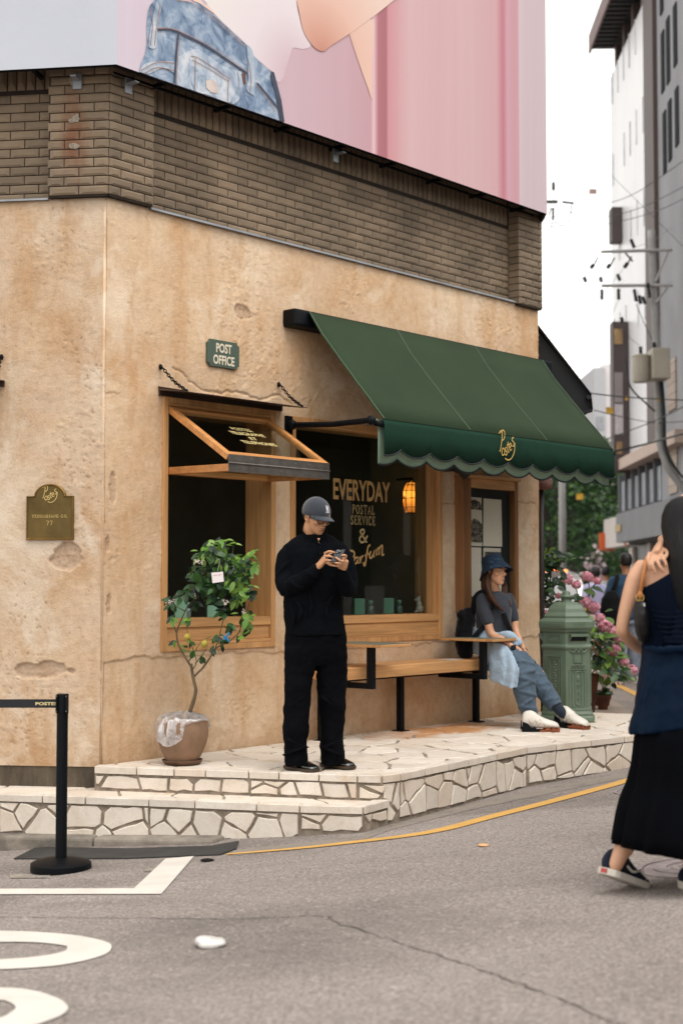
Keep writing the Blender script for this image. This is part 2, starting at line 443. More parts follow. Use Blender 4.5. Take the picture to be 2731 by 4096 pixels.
o = drape('road_marking', [(bx[0],bx[1],bx[4],bx[5]), (bx[1],bx[2],bx[3],bx[4]), (l3[0],l3[1],l3[2],l3[3])], m_white); tagit(o, kind='structure')
def ring_strip(outer, inner):
    O = smoothpath([(a,b,0) for a,b in outer], 5); I = smoothpath([(a,b,0) for a,b in inner], 5)
    return [(gp(O[i].x,O[i].y), gp(O[i+1].x,O[i+1].y), gp(I[i+1].x,I[i+1].y), gp(I[i].x,I[i].y)) for i in range(min(len(O),len(I))-1)]
T5 = lambda l: [(x*.8712, 2732+y*.8712) for x, y in l]
qs = ring_strip(T5([(-350,1150),(0,1145),(200,1152),(350,1166),(470,1190),(512,1216),(470,1258),(280,1302),(0,1322),(-350,1325)]),
                T5([(-350,1200),(0,1196),(130,1196),(230,1203),(300,1214),(308,1222),(290,1240),(180,1262),(0,1276),(-350,1280)]))
o = drape('road_marking', qs, m_white); tagit(o, kind='structure')
qs = ring_strip(T5([(-300,1395),(0,1406),(120,1414),(210,1435),(285,1466),(312,1498),(295,1525),(240,1552),(120,1590),(-100,1640)]),
                T5([(-300,1462),(0,1464),(25,1468),(50,1476),(66,1488),(72,1498),(66,1508),(45,1524),(0,1545),(-150,1570)]))
o = drape('road_marking', qs, m_white); tagit(o, kind='structure')
yp = [gp(*p) for p in [(905,3421),(1150,3401),(1366,3378),(1714,3333),(1976,3267),(2237,3200),(2530,3118)]]+[(2.75,11.4),(3.2,13.2),(3.48,15.5),(3.66,18.5),(3.9,26),(4.6,45)]
YP = smoothpath([(a,b,0) for a,b in yp], 8); qs = []
for i in range(len(YP)-1):
    t = (YP[i+1]-YP[i]).normalized(); t2 = (YP[min(i+2,len(YP)-1)]-YP[i]).normalized()
    n0 = Vector((-t.y,t.x,0)); n1 = Vector((-t2.y,t2.x,0)); w0 = .022+.034*min(1,i/26); w1 = .022+.034*min(1,(i+1)/26)
    a, b = YP[i]+n0*w0, YP[i+1]+n1*w1; c, d = YP[i+1]-n1*w1, YP[i]-n0*w0
    qs.append(((a.x,a.y),(b.x,b.y),(c.x,c.y),(d.x,d.y)))
o = drape('road_marking', qs, m_yellow); tagit(o, kind='structure')
# crack across the tarmac and the dusty margin along the terrace
def crack_strip(pts, w, seed=1):
    rnd = random.Random(seed); P = smoothpath([gp(*p)+(0,) for p in pts], 14); qs = []; pr = None
    for i, p in enumerate(P):
        t = (P[min(i+1,len(P)-1)]-P[max(i-1,0)]).normalized(); n = Vector((-t.y,t.x,0))
        c = p+n*rnd.uniform(-.012,.012); ww = w*rnd.uniform(.25,1.1); e = (c+n*ww, c-n*ww)
        if pr: qs.append(((pr[0].x,pr[0].y),(e[0].x,e[0].y),(e[1].x,e[1].y),(pr[1].x,pr[1].y)))
        pr = e
    return qs
m_crack = M('crack_filling', A(96,88,82,.6), .95, .3, 30)
o = drape('road_crack', crack_strip([(-60,3672),(400,3674),(900,3680),(1270,3668),(1366,3700),(1800,3838),(2063,3934),(2411,4073),(2560,4130)], .0042), m_crack, .003); tagit(o, kind='structure')
m_dust = mat_paint('road_dust', A(176,164,152,.55), .42)
qs = []
for a, b in [((930,3405),(1440,3345)),((1440,3345),(1560,3300)),((1560,3300),(1900,3215)),((1900,3215),(2530,3085))]:
    p0, p1 = gp(*a), gp(*b); q0, q1 = gp(a[0],a[1]+22), gp(b[0],b[1]+22); qs.append((p0,p1,q1,q0))
o = drape('road_edge', qs, m_dust, .002); tagit(o, kind='structure')
for p in ((650,3482,150,8),(120,3508,160,8)):
    a = [gp(p[0]-p[2]/2,p[1]-p[3]), gp(p[0]+p[2]/2,p[1]-p[3]), gp(p[0]+p[2]/2,p[1]+p[3]), gp(p[0]-p[2]/2,p[1]+p[3])]
    o = drape('road_marking', [tuple(a)], mat_paint('road_paint_worn', A(190,178,166,.6), .48), .004); tagit(o, kind='structure')
# pavement beyond the corner
mb = MB()
mb.prism([(1.85,13.3,.0),(2.82,13.3,.0),(3.02,15),(3.2,18),(3.5,30),(4,60),(1.85,60)] if False else [(1.85,13.3,.0),(2.82,13.3,.0),(3.02,15,.0),(3.2,18,.0),(3.5,30,.0),(4.1,60,.0),(1.85,60,.0)], (0,0,.155))
o = ob('pavement', mb, M('pavement_slabs', A(170,152,138,.6), .9, .12, 2, .003, 50)); tagit(o, kind='structure')
# ================================================================== terrace of crazy paving
def clip(poly, nx_, ny_, c):
    out = []; m = len(poly)
    for i in range(m):
        a, b = poly[i], poly[(i+1)%m]; da = nx_*a[0]+ny_*a[1]-c; db = nx_*b[0]+ny_*b[1]-c
        if da <= 0: out.append(a)
        if (da < 0 < db) or (db < 0 < da):
            t = da/(da-db); out.append((a[0]+(b[0]-a[0])*t, a[1]+(b[1]-a[1])*t))
    return out
def inset(poly, g):
    m = len(poly); ar = sum(poly[i][0]*poly[(i+1)%m][1]-poly[(i+1)%m][0]*poly[i][1] for i in range(m))
    out = list(poly)
    for i in range(m):
        (ax,ay),(bx,by) = poly[i], poly[(i+1)%m]; ex, ey = bx-ax, by-ay; l = math.hypot(ex,ey)
        if l < 1e-6: continue
        nx_, ny_ = (ey/l,-ex/l) if ar > 0 else (-ey/l,ex/l)
        gg = g*random.uniform(.55,1.6)
        out = clip(out, nx_, ny_, nx_*ax+ny_*ay-gg)
        if len(out) < 3: return []
    return out
def rough_edge(poly, amp):
    """break the straight edges a little, as split stone does"""
    out = []; m = len(poly)
    for i in range(m):
        a, b = Vector((*poly[i],0)), Vector((*poly[(i+1)%m],0)); l = (b-a).length
        k = max(1, int(l/.05)); n = Vector((-(b-a).y,(b-a).x,0)); n = n.normalized() if n.length > 0 else n
        for j in range(k):
            p = a.lerp(b, j/k); p = p+n*random.uniform(-amp,amp)*(1 if j else .5); out.append((p.x,p.y))
    return out
def cells(bound, size, ax=1.0, jit=.42, gap=.012):
    xs = [p[0] for p in bound]; ys = [p[1] for p in bound]; sd = []
    y = min(ys)-size
    r = 0
    while y < max(ys)+size:
        x = min(xs)-size+(r%2)*size*ax/2
        while x < max(xs)+size*ax: random.random() < .2 or sd.append((x+random.uniform(-jit,jit)*size*ax, y+random.uniform(-jit,jit)*size)); x += size*ax
        y += size; r += 1
    res = []
    for i, s in enumerate(sd):
        p = list(bound)
        for j, t in enumerate(sd):
            if i == j: continue
            dx, dy = t[0]-s[0], t[1]-s[1]
            if dx*dx+dy*dy > (4*size*max(1,ax))**2: continue
            p = clip(p, dx, dy, dx*(s[0]+t[0])/2+dy*(s[1]+t[1])/2)
            if len(p) < 3: break
        if len(p) >= 3:
            p = inset(p, gap)
            if len(p) >= 3: res.append(p)
    return res
def slab_cap(mb, poly, h0, h1, place, bev=.004):
    """a stone with softened top edge"""
    n = len(poly); cx = sum(p[0] for p in poly)/n; cy = sum(p[1] for p in poly)/n
    lo = [(x,y,h0) for x,y in poly]; mid = [(x,y,h1-bev) for x,y in poly]
    top = []
    for x, y in poly:
        d = math.hypot(x-cx,y-cy); k = max(0,(d-bev))/max(d,1e-6); top.append((cx+(x-cx)*k, cy+(y-cy)*k, h1))
    vs = lo+mid+top; fs = []
    for a in (0, n):
        for i in range(n): fs.append((a+i, a+(i+1)%n, a+n+(i+1)%n, a+n+i))
    fs.append(tuple(2*n+i for i in range(n)))
    return mb.add(vs, fs, place)
terr = thing('terrace', 'low stone terrace of pale crazy paving with a step along the shop front', 'terrace', CO)
W26 = CO+U*2.6
T1 = [(CO.x,CO.y),(-1.60,9.30),(-.58,9.06),(.10,8.88),(.25,8.855),(.36,8.95),(1.33,10.36),(W26.x,W26.y)]
T2 = [(W26.x,W26.y),(1.33,10.36),(2.27,11.16),(2.75,11.7),(2.88,12.3),(2.84,13.0),(1.87,13.3),(EN.x,EN.y)]
def area(p): return sum(p[i][0]*p[(i+1)%len(p)][1]-p[(i+1)%len(p)][0]*p[i][1] for i in range(len(p)))
mbm = MB()
for T in (T1, T2):
    if area(T) < 0: T.reverse()
    mbm.prism([(x,y,-.35) for x,y in T], (0,0,.35+ZT-.006))
lowstep = [(-3.2,9.18),(-2.17,9.11),(-1.19,8.90),(-.25,8.66),(.13,8.60),(.285,8.86),(.2,9.3),(-1.55,9.5),(-3.2,9.75)]
if area(lowstep) < 0: lowstep.reverse()
mbm.prism([(x,y,-.4) for x,y in lowstep], (0,0,.4+.144))
ob('mortar_bed', mbm, m_mortar, terr)
ID = Matrix()
mbs = MB()
def inset_exact(poly, g):
    m = len(poly); out = list(poly)
    for i in range(m):
        (ax,ay),(bx,by) = poly[i], poly[(i+1)%m]; ex, ey = bx-ax, by-ay; l = math.hypot(ex,ey)
        if l < 1e-6: continue
        out = clip(out, ey/l, -ex/l, (ey*ax-ex*ay)/l-g)
    return out
for T, sz in ((T1, .27), (T2, .3)):
    for p in cells(T, sz, 1.15, .47, .0105): slab_cap(mbs, rough_edge(p, .009), ZT-.03, ZT+random.uniform(-.002,.003), ID)
for p in cells(lowstep, .30, 1.3, .4, .007): slab_cap(mbs, rough_edge(p, .006), .118, .15+random.uniform(-.002,.002), ID)
def coping(mb, pts, ztop, th=.038, over=.016, dep=.07):
    """edge stones laid along the front line"""
    acc = []
    for (a, b) in zip(pts[:-1], pts[1:]):
        a = Vector((*a,0)); b = Vector((*b,0)); l = (b-a).length; t = (b-a)/l; n = Vector((t.y,-t.x,0)); x = 0
        while x < l-.02:
            w = min(random.uniform(.17,.42), l-x)
            if l-x-w < .12: w = l-x
            p = [a+t*(x+.005)+n*over, a+t*(x+w-.005)+n*over, a+t*(x+w-.005)-n*dep, a+t*(x+.005)-n*dep]
            slab_cap(mb, rough_edge([(v.x,v.y) for v in p], .004), ztop-th, ztop+.006+random.uniform(-.001,.002), ID, .005); x += w
E1 = [(-1.60,9.30),(-.58,9.06),(.10,8.88),(.25,8.855),(.36,8.95),(1.33,10.36),(2.27,11.16),(2.75,11.7),(2.88,12.3),(2.84,13.0)]
E2 = [(-3.2,9.18),(-2.17,9.11),(-1.19,8.90),(-.25,8.66),(.13,8.60),(.285,8.86)]
coping(mbs, E1, ZT); coping(mbs, E2, .15)
ob('paving', mbs, m_stoneT, terr)
mbf = MB()
def face_stones(mb, pts, ztop, zbot):
    for (a, b) in zip(pts[:-1], pts[1:]):
        a = Vector((*a,0)); b = Vector((*b,0)); l = (b-a).length; t = (b-a)/l; n = Vector((t.y,-t.x,0))
        pl = basis(a, t, Z, n)
        z0 = zbot(a, b) if callable(zbot) else zbot
        bound = [(0,z0),(l,z0),(l,ztop),(0,ztop)]
        for p in cells(bound, .17, .95, .46, .0085):
            if abs(area(p))/2 < .0009: continue
            slab_cap(mb, rough_edge(p, .0065), -.02, .011+random.uniform(-.002,.003), pl, .005)
face_stones(mbf, E1[:3]+[(.285,8.84)], .255, .158)
face_stones(mbf, [(.25,8.855),(.36,8.95),(1.33,10.36),(2.27,11.16),(2.75,11.7),(2.88,12.3)], .257, lambda a, b: min(float(gz(a.x,a.y)), float(gz(b.x,b.y)))+.02)
face_stones(mbf, E2, .107, lambda a, b: min(float(gz(a.x,a.y)), float(gz(b.x,b.y)))+.035)
ob('riser', mbf, m_stone, terr)
# kerb blocks at the foot of the step
def kerb(pxs, name_label):
    k = thing('kerb', name_label, 'kerb', onG(pxs[0][0], 3380), 'kerb blocks')
    mb = MB()
    a, b = [atz(px, py, zz) for px, py, zz in pxs]
    t = (b-a).normalized(); n = Vector((-t.y,t.x,0)).normalized()
    if n.y < 0: n = -n
    z0a, z0b = float(gz(a.x,a.y))-.1, float(gz(b.x,b.y))-.1
    mb.hexa([Vector((a.x,a.y,z0a)),Vector((b.x,b.y,z0b)),Vector((b.x,b.y,z0b))+n*.25,Vector((a.x,a.y,z0a))+n*.25, a,b,b+n*.25,a+n*.25])
    o = ob('kerb_stone', mb, m_conc, k, bevel=.022, bseg=3); return k
kerb([(-700,3330,-.11),(366,3352,-.075)], 'stained concrete kerb block behind the black barrier post')
kerb([(370,3352,-.075),(852,3362,-.045)], 'clean concrete kerb block ending beside the black rubber mat')
# rubber ramp mat
mm = thing('rubber_mat', 'flat black rubber ramp mat lying against the kerb', 'mat', onG(500,3430))
mb = MB()
top = [gp(145,3396),(gp(500,3402)),gp(840,3392),gp(955,3372)]; bot = [gp(55,3440),gp(500,3439),gp(880,3424),gp(945,3400)]
for i in range(3):
    a,b,c,d = top[i],top[i+1],bot[i+1],bot[i]
    mb.hexa([G(*d,.002),G(*c,.002),G(*b,.002),G(*a,.002),G(*d,.008),G(*c,.008),G(*b,.012),G(*a,.012)])
ob('mat_sheet', mb, m_rub, mm)
# manhole covers
def manhole(c, r, label):
    t = thing('manhole_cover', label, 'manhole cover', c, 'manhole covers')
    nrm = Vector((-(float(gz(c.x+.2,c.y))-float(gz(c.x-.2,c.y)))/.4, -(float(gz(c.x,c.y+.2))-float(gz(c.x,c.y-.2)))/.4, 1)).normalized()
    x = Vector((1,0,0)); x = (x-nrm*x.dot(nrm)).normalized(); pl = basis(c, x, nrm.cross(x), nrm)
    mb = MB(); mb.lathe([(r*1.16,-.02),(r*1.16,.006),(r*1.03,.008),(r*1.03,-.02)], 40, pl, cap=False); ob('rim', mb, m_iron, t)
    mb = MB(); mb.lathe([(r,-.03),(r,.004),(r*.9,.010),(r*.86,.004),(r*.5,.004),(r*.46,.010),(r*.42,.004),(.001,.004)], 40, pl)
    for k in range(20):
        a = 2*math.pi*k/20; ca, sa = math.cos(a), math.sin(a); w = .02
        q = [(r*.56,-w),(r*.82,-w*1.4),(r*.82,w*1.4),(r*.56,w)]
        mb.prism([(u*ca-v*sa,u*sa+v*ca,.004) for u,v in q], (0,0,.006), pl)
    g = r*.09
    for i in range(-3,4):
        for j in range(-3,4):
            if math.hypot(i,j)*g < r*.37: mb.box((i-.32)*g,(i+.32)*g,(j-.32)*g,(j+.32)*g,.004,.009,pl)
    ob('lid', mb, m_iron, t); return t
m_iron = M('cast_iron', A(158,144,142,.75), .55, .2, 8, .001, 90)
manhole(G(1.63,6.62), .235, 'large round iron manhole cover beside the walking woman\'s feet')
manhole(onG(2592,3165), .20, 'small iron manhole cover touching the yellow road line')
# litter and studs on the road
mb = MB()
c = onG(845,3770,.016)
for k in range(9): mb.ball(c+Vector((random.uniform(-.028,.028),random.uniform(-.03,.03),random.uniform(-.008,.010))), (random.uniform(.03,.05),random.uniform(.03,.05),random.uniform(.012,.024)), 9, 6)
o = ob('plastic_lid', mb, M('milky_plastic', A(226,222,218,.8), .35, .06, 20, .002, 40), loc=c, smooth=True); fuse(o, .006, 2); tagit(o, 'crumpled white plastic lid lying on the open road', 'litter')
mb = MB(); c = onG(1933,3383,.004); mb.lathe([(.032,0),(.030,.006),(.012,.009)], 20, basis(c,(1,0,0),(0,1,0),(0,0,1))); o = ob('road_stud', mb, M('orange_plastic', A(232,178,128,.8), .6), loc=c, smooth=True); tagit(o, 'round orange stud set in the road', 'road stud')
mb = MB(); c = onG(829,3443,.004); mb.lathe([(.038,0),(.038,.004),(.03,.006),(.001,.002)], 20, basis(c,(1,0,0),(0,1,0),(0,0,1))); o = ob('drain_cap', mb, m_black, loc=c); tagit(o, 'small black round cap in the road by the white line', 'drain cap')
# ================================================================== corner building
bld = thing('corner_building', 'corner shop with weathered ochre plaster below and brown faceted brick above', 'building', CO)
W1 = (.50, 1.612, 1.02, 2.785); W2 = (1.78, 3.65, 1.015, 2.76)
def plaster(name, fn, S0, S1, z0, z1, step, holes, mat, cracks, chips, seed, ledge=True, pitzones=()):
    ns = int((S1-S0)/step); nz = int((z1-z0)/step)
    s = np.linspace(S0, S1, ns+1); z = np.linspace(z0, z1, nz+1)
    for h in holes:      # snap grid lines to the openings
        for v in h[:2]: s[np.argmin(abs(s-v))] = v
        for v in h[2:]: z[np.argmin(abs(z-v))] = v
    Sg, Zg = np.meshgrid(s, z)
    h = .016*(fbm(Sg*1.3, Zg*1.3, 3, seed)-.5)+.005*(fbm(Sg*9, Zg*9, 4, seed+3)-.5)+.0016*(fbm(Sg*14, Zg*70, 3, seed+5)-.5)
    clus = fbm(Sg*1.6+3, Zg*1.6, 3, seed+9)
    pn = fbm(Sg*48, Zg*62, 3, seed+13, .65); thr = .80-.11*np.clip((clus-.53)*5, 0, 1)
    for (cs, cz, rs, rz) in pitzones: thr = thr-.10*np.exp(-((Sg-cs)/rs)**2-((Zg-cz)/rz)**2)
    pit = np.clip((pn-thr)/.05, 0, 1); h -= .005*pit
    lump = np.clip((fbm(Sg*22, Zg*22, 3, seed+21)-.62)/.1, 0, 1)*np.clip((clus-.5)*6, 0, 1); h += .004*lump
    chip = np.zeros_like(h)
    if ledge:
        zc = .985+.05*(fbm(Sg*3.1, Sg*0, 3, seed+31)-.5)+.035*(fbm(Sg*16, Sg*0, 3, seed+33)-.5)
        band = ss(-.004, .004, zc-Zg); h -= .010*band*np.exp(-np.clip(zc-Zg, 0, 9)/.12)
        chip += .8*band*np.exp(-np.clip(zc-Zg, 0, 9)/.035)*np.clip((fbm(Sg*6, Zg*3, 2, seed+41)-.35)*4, 0, 1)
    for pts, w, dpt in cracks:
        jx = Sg+.018*(fbm(Sg*18, Zg*18, 3, seed+51)-.5); jz = Zg+.03*(fbm(Sg*18+7, Zg*18, 3, seed+53)-.5)
        d = segdist(jx, jz, pts); k = np.exp(-(d/w)**2); h -= dpt*k; pit = np.maximum(pit*.55, .8*k*(k > .35))
    for (cs, cz, rs, rz, dpt) in chips:
        r = np.hypot((Sg-cs)/rs, (Zg-cz)/rz)+.9*(fbm(Sg*11, Zg*11, 4, seed+61)-.5)
        k = ss(1.0, .93, r); h -= dpt*k; h += k*.010*(fbm(Sg*26, Zg*60, 4, seed+63)-.5); chip = np.maximum(chip, k)
    edge = np.clip((Zg-(z1-.03))/.03, 0, 1); h -= .006*edge*fbm(Sg*20, Zg*5, 2, seed+71)
    vs = [tuple(fn(a, b, c)-CO) for a, b, c in zip(Sg.ravel().tolist(), Zg.ravel().tolist(), h.ravel().tolist())]
    n1 = ns+1; fs = []
    sc = (s[:-1]+s[1:])/2; zc_ = (z[:-1]+z[1:])/2
    for j in range(nz):
        for i in range(ns):
            if any(q[0] < sc[i] < q[1] and q[2] < zc_[j] < q[3] for q in holes): continue
            fs.append((j*n1+i, j*n1+i+1, (j+1)*n1+i+1, (j+1)*n1+i))
    me = bpy.data.meshes.new(name); me.from_pydata(vs, [], fs); me.materials.append(mat)
    for nm, arr in (('chip', chip), ('pit', pit)):
        at = me.attributes.new(nm, 'FLOAT', 'POINT'); at.data.foreach_set('value', arr.ravel().astype(np.float32))
    me.polygons.foreach_set('use_smooth', [True]*len(me.polygons)); me.update()
    o = bpy.data.objects.new(name, me); COL.objects.link(o); o.parent = bld; return o
rP = lambda x, y: onR(x, y)
t3 = lambda x, y: (x*.8712, 1366+y*.8712)
hoodcr = [rP(580+x*.5102, 1450+y*.5102) for x, y in [(220,38),(290,80),(345,150),(420,190),(470,215),(560,235),(600,250),(640,232),(800,240),(840,275),(930,290),(990,262),(1050,258),(1120,300),(1150,330)]]
cor = [rP(*t3(486, y)) for y in (0, 170)]+[(.02, 2.6)]
cracks = [(hoodcr, .007, .012),
          ([rP(1766,2008), rP(1830,2012)], .006, .008),
          ([rP(*t3(490,240)), rP(*t3(550,236))], .005, .006),
          ([rP(2045,1998), rP(2080,2010), rP(2140,2014)], .006, .009)]
chips = [(*rP(967,1246), .085, .06, .012), (.07, 2.12, .025, .10, .012), (.045, 1.35, .02, .06, .010), (.03, 1.75, .02, .05, .010),
         (*rP(2100,1620), .03, .02, .006)]
pz = [(.55, 3.35, .3, .25), (1.5, 3.05, .25, .12), (4.95, 1.9, .15, .5), (1.66, 1.1, .07, .2), (1.2, .62, .5, .16), (.35, 1.55, .08, .5)]
plaster('plaster_wall', R, 0, SEND, .25, 4.085, .0085, [W1, W2], m_plR, cracks, chips, 11, True, pz)
lP = lambda x, y: onL(x, y)
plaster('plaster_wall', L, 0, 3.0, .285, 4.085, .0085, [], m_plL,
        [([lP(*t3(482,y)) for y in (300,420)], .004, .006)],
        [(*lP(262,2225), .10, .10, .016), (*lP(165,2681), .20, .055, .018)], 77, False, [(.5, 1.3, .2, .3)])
# corner arris, hides the join of the two plastered faces
mb = MB(); mb.tube([R(.0, .29, -.014), R(.0, 4.08, -.014)], .013, 8); ob('corner_arris', mb, m_plR, bld, smooth=True)
mb = MB(); boxL(mb, 0, 3.0, -.2, .288, -.06, -.006); ob('plinth', mb, m_concd, bld)
# third face along the side street, roof, back
mb = MB(); D3 = Vector((0, 1, 0))
e = EN-N*.0
mb.hexa([Vector((e.x-.3,e.y+.02,.0)),Vector((e.x-.005,e.y+.02,.0)),Vector((e.x-.005,e.y+9,.0)),Vector((e.x-.3,e.y+9,.0)),
         Vector((e.x-.3,e.y+.02,4.085)),Vector((e.x-.005,e.y+.02,4.085)),Vector((e.x-.005,e.y+9,4.085)),Vector((e.x-.3,e.y+9,4.085))])
ob('plaster_wall', mb, m_plR, bld)
# brick upper storey with bevelled faces
m_brickd = M('brick_joint', A(48,38,30,.8), .95, .2, 12)
t = NT('bevelled_brick_stained'); g_ = t.n('NewGeometry').outputs['Random Per Island']
c = t.ramp(t.noise(1.6, 4, .6), [(.3, A(100,85,68,.95)), (.7, A(137,117,95,.98))]); c = t.mix(1.0, c, t.ramp(g_, [(0, .8), (1, 1.16)]), 'MULTIPLY')
q_ = L(.22,4.52,.06)-CO; v = t.n('VectorMath'); v.operation = 'MULTIPLY_ADD'; t.l(t.co, v.inputs[0]); v.inputs[1].default_value = (9,9,2.6); v.inputs[2].default_value = (-q_.x*9,-q_.y*9,-q_.z*2.6)
ln = t.n('VectorMath'); ln.operation = 'LENGTH'; t.l(v.outputs[0], ln.inputs[0]); k = t.math('ADD', ln.outputs['Value'], t.math('MULTIPLY', t.math('SUBTRACT', t.noise(9, 4, .7, t.map((1,1,.35))), .5), 1.8))
c = t.mix(t.ramp(k, [(.3, .75), (1.0, 0.0)]), c, A(112,62,30,.85)); t.base(c); t.rough(.75); t.bump(t.noise(60, 5, .6), .002); m_brick = t.m
mbb = MB(); mbj = MB()
def bricks(mb, fn, s0, s1, z0, z1, d, bw=.205, bh=.0625, gap=.007, off=0):
    r = 0; z = z0
    while z+bh <= z1+1e-6:
        x = s0-(bw/2 if (r+off) % 2 else 0)
        while x < s1-.004:
            a, b = max(x+gap/2, s0), min(x+bw-gap/2, s1)
            if b-a > .02:
                za, zb = z+gap/2, z+bh-gap/2; e, g = min(.032,(b-a)*.3), .013; q = d+.0095
                j = random.uniform(-.0012,.0012)
                p = [fn(a,za,d-.02),fn(b,za,d-.02),fn(b,zb,d-.02),fn(a,zb,d-.02),fn(a,za,d+.003),fn(b,za,d+.003),fn(b,zb,d+.003),fn(a,zb,d+.003),
                     fn(a+e,za+g,q+j),fn(b-e,za+g,q+j),fn(b-e,zb-g,q+j),fn(a+e,zb-g,q+j)]
                mb.add(p, [(0,1,5,4),(1,2,6,5),(2,3,7,6),(3,0,4,7),(4,5,9,8),(5,6,10,9),(6,7,11,10),(7,4,8,11),(8,9,10,11)])
            x += bw
        z += bh; r += 1
def soldiers(mb, fn, s0, s1, z0, z1, d, w=.0665):
    s = s0
    while s < s1-.02:
        a, b = s+.004, min(s+w-.004, s1)
        p = [fn(a,z0,d-.03),fn(b,z0,d-.03),fn(b,z1,d-.03),fn(a,z1,d-.03),fn(a,z0,d),fn(b,z0,d),fn(b,z1,d),fn(a,z1,d),fn((a+b)/2-.008,z0+.05,d+.014),fn((a+b)/2+.008,z0+.05,d+.014),fn((a+b)/2+.008,z1,d+.014),fn((a+b)/2-.008,z1,d+.014)]
        mb.add(p, [(0,1,5,4),(1,2,6,5),(2,3,7,6),(3,0,4,7),(4,5,9,8),(5,6,10,9),(6,7,11,10),(7,4,8,11),(8,9,10,11)]); s += w
ZB = 4.095
bricks(mbb, R, .362, 4.77, ZB-.02, 4.80, -.07); soldiers(mbb, R, .362, 4.77, 4.795, 5.05, -.066)
bricks(mbb, R, -.026, .362, ZB-.01, 5.1, .05, off=1); bricks(mbb, R, 4.77, 5.14, ZB-.04, 5.1, .05, off=1)
bricks(mbb, L, .395, 3.0, ZB-.02, 4.86, -.06); soldiers(mbb, L, .395, 3.0, 4.855, 5.1, -.056)
bricks(mbb, L, -.026, .395, ZB-.01, 5.1, .05)
zz_ = ZB-.04
while zz_ < 5.1:
    boxR(mbb, 4.757, 4.7695, zz_+.0035, zz_+.059, -.06, .052); zz_ += .0625
ob('brick_wall', mbb, m_brick, bld)
boxR(mbj, -.01, 5.13, 4.0, 5.3, -.25, -.072); boxR(mbj, -.018, .358, ZB-.02, 5.1, -.08, .048); boxR(mbj, 4.772, 5.136, ZB-.05, 5.1, -.08, .048)
boxL(mbj, -.01, 3.0, 4.0, 5.3, -.25, -.062); boxL(mbj, -.018, .391, ZB-.02, 5.1, -.07, .048)
ob('brick_backing', mbj, m_brickd, bld)
# rust and lime streaks on the left pier, thin crusts on the brick
m_lime = M('lime_crust', A(158,146,130,.75), .95, .25, 30)
for zz, w in ((4.86,.05),(4.60,.05),(4.42,.05)):
    mb = MB()
    for k in range(9): mb.ball(L(.215+random.uniform(-w,w)*.5, zz+random.uniform(-.02,.02), .060), (random.uniform(.014,.03),.005,random.uniform(.010,.022)), 8, 6)
    fuse(ob('lime_crust', mb, m_lime, bld), .004, 2)

# zinc flashing strips
m_zinc = M('zinc', A(168,172,178,.7), .45, .15, 5, .001, 30, metal=.4)
mb = MB()
mb.hexa([R(.365,4.075,-.09),R(.365,4.062,.03),R(4.755,4.062,.03),R(4.755,4.075,-.09),R(.365,4.105,-.09),R(.365,4.076,.03),R(4.755,4.076,.03),R(4.755,4.105,-.09)])
mb.hexa([L(.40,4.078,-.08),L(.40,4.068,.03),L(3,4.068,.03),L(3,4.078,-.08),L(.40,4.108,-.08),L(.40,4.080,.03),L(3,4.080,.03),L(3,4.108,-.08)])
pieces('flashing', mb, m_zinc, bld)
# upper walls behind the hoarding and the roof slab
mb = MB()
a = R(-.0,5.2,-.02); 
top = 10.2
fp = [R(0,5.2,-.05), R(5.12,5.2,-.05), Vector((EN.x-.06,EN.y+9,5.2)), L(3,5.2,-3)+Vector((0,9,0)), L(3.0,5.2,-.05)]
mb.prism(fp, (0,0,top-5.2)); ob('upper_wall', mb, m_brickd, bld)
# dark room behind the windows
m_room = M('dark_room_wall', A(150,152,140,.85), .8, .1, 2); m_roomf = M('dark_room_floor', A(90,74,58,.8), .6, .15, 3)
mb = MB()
def slabR(s0,s1,z0,z1,d0,d1): boxR(mb, s0,s1,z0,z1,d0,d1)
slabR(.0,5.0,.30,.34,-3.2,-.12); slabR(.0,5.0,3.4,3.5,-3.2,-.12); slabR(.0,5.0,.34,3.4,-3.3,-3.2); slabR(4.9,5.0,.34,3.4,-3.2,-.12); slabR(.0,.1,.34,3.4,-3.2,-.3)
slabR(4.6,4.65,.34,3.4,-1.6,-.25)
ob('shop_room', mb, m_room, bld)
mb = MB()      # inner leaf of the front wall round the openings
for a_ in ((.1,.46),(1.65,1.74),(3.69,4.9)): boxR(mb, a_[0],a_[1],.34,3.4,-.25,-.06)
for a_ in ((.46,1.65),(1.74,3.69)): boxR(mb, a_[0],a_[1],.34,.98,-.25,-.06); boxR(mb, a_[0],a_[1],2.82,3.4,-.25,-.06)
ob('inner_wall', mb, m_room, bld)
# shelves and frames dimly seen inside
m_shelf = M('dark_shelf', A(130,96,66,.8), .6, .1, 3)
mb = MB()
for s_ in (.6,1.35): boxR(mb, s_,s_+.04,.34,2.9,-2.6,-2.3)
for z_ in (.9,1.4,1.9,2.4): boxR(mb, .6,1.39,z_,z_+.03,-2.6,-2.3)
boxR(mb, 2.2,2.9,1.5,2.2,-3.19,-3.15); boxR(mb, 2.1,3.5,1.0,1.05,-2.0,-1.4); boxR(mb, 2.15,2.2,.34,1.0,-1.9,-1.85)
ob('shop_shelf', mb, m_shelf, bld)
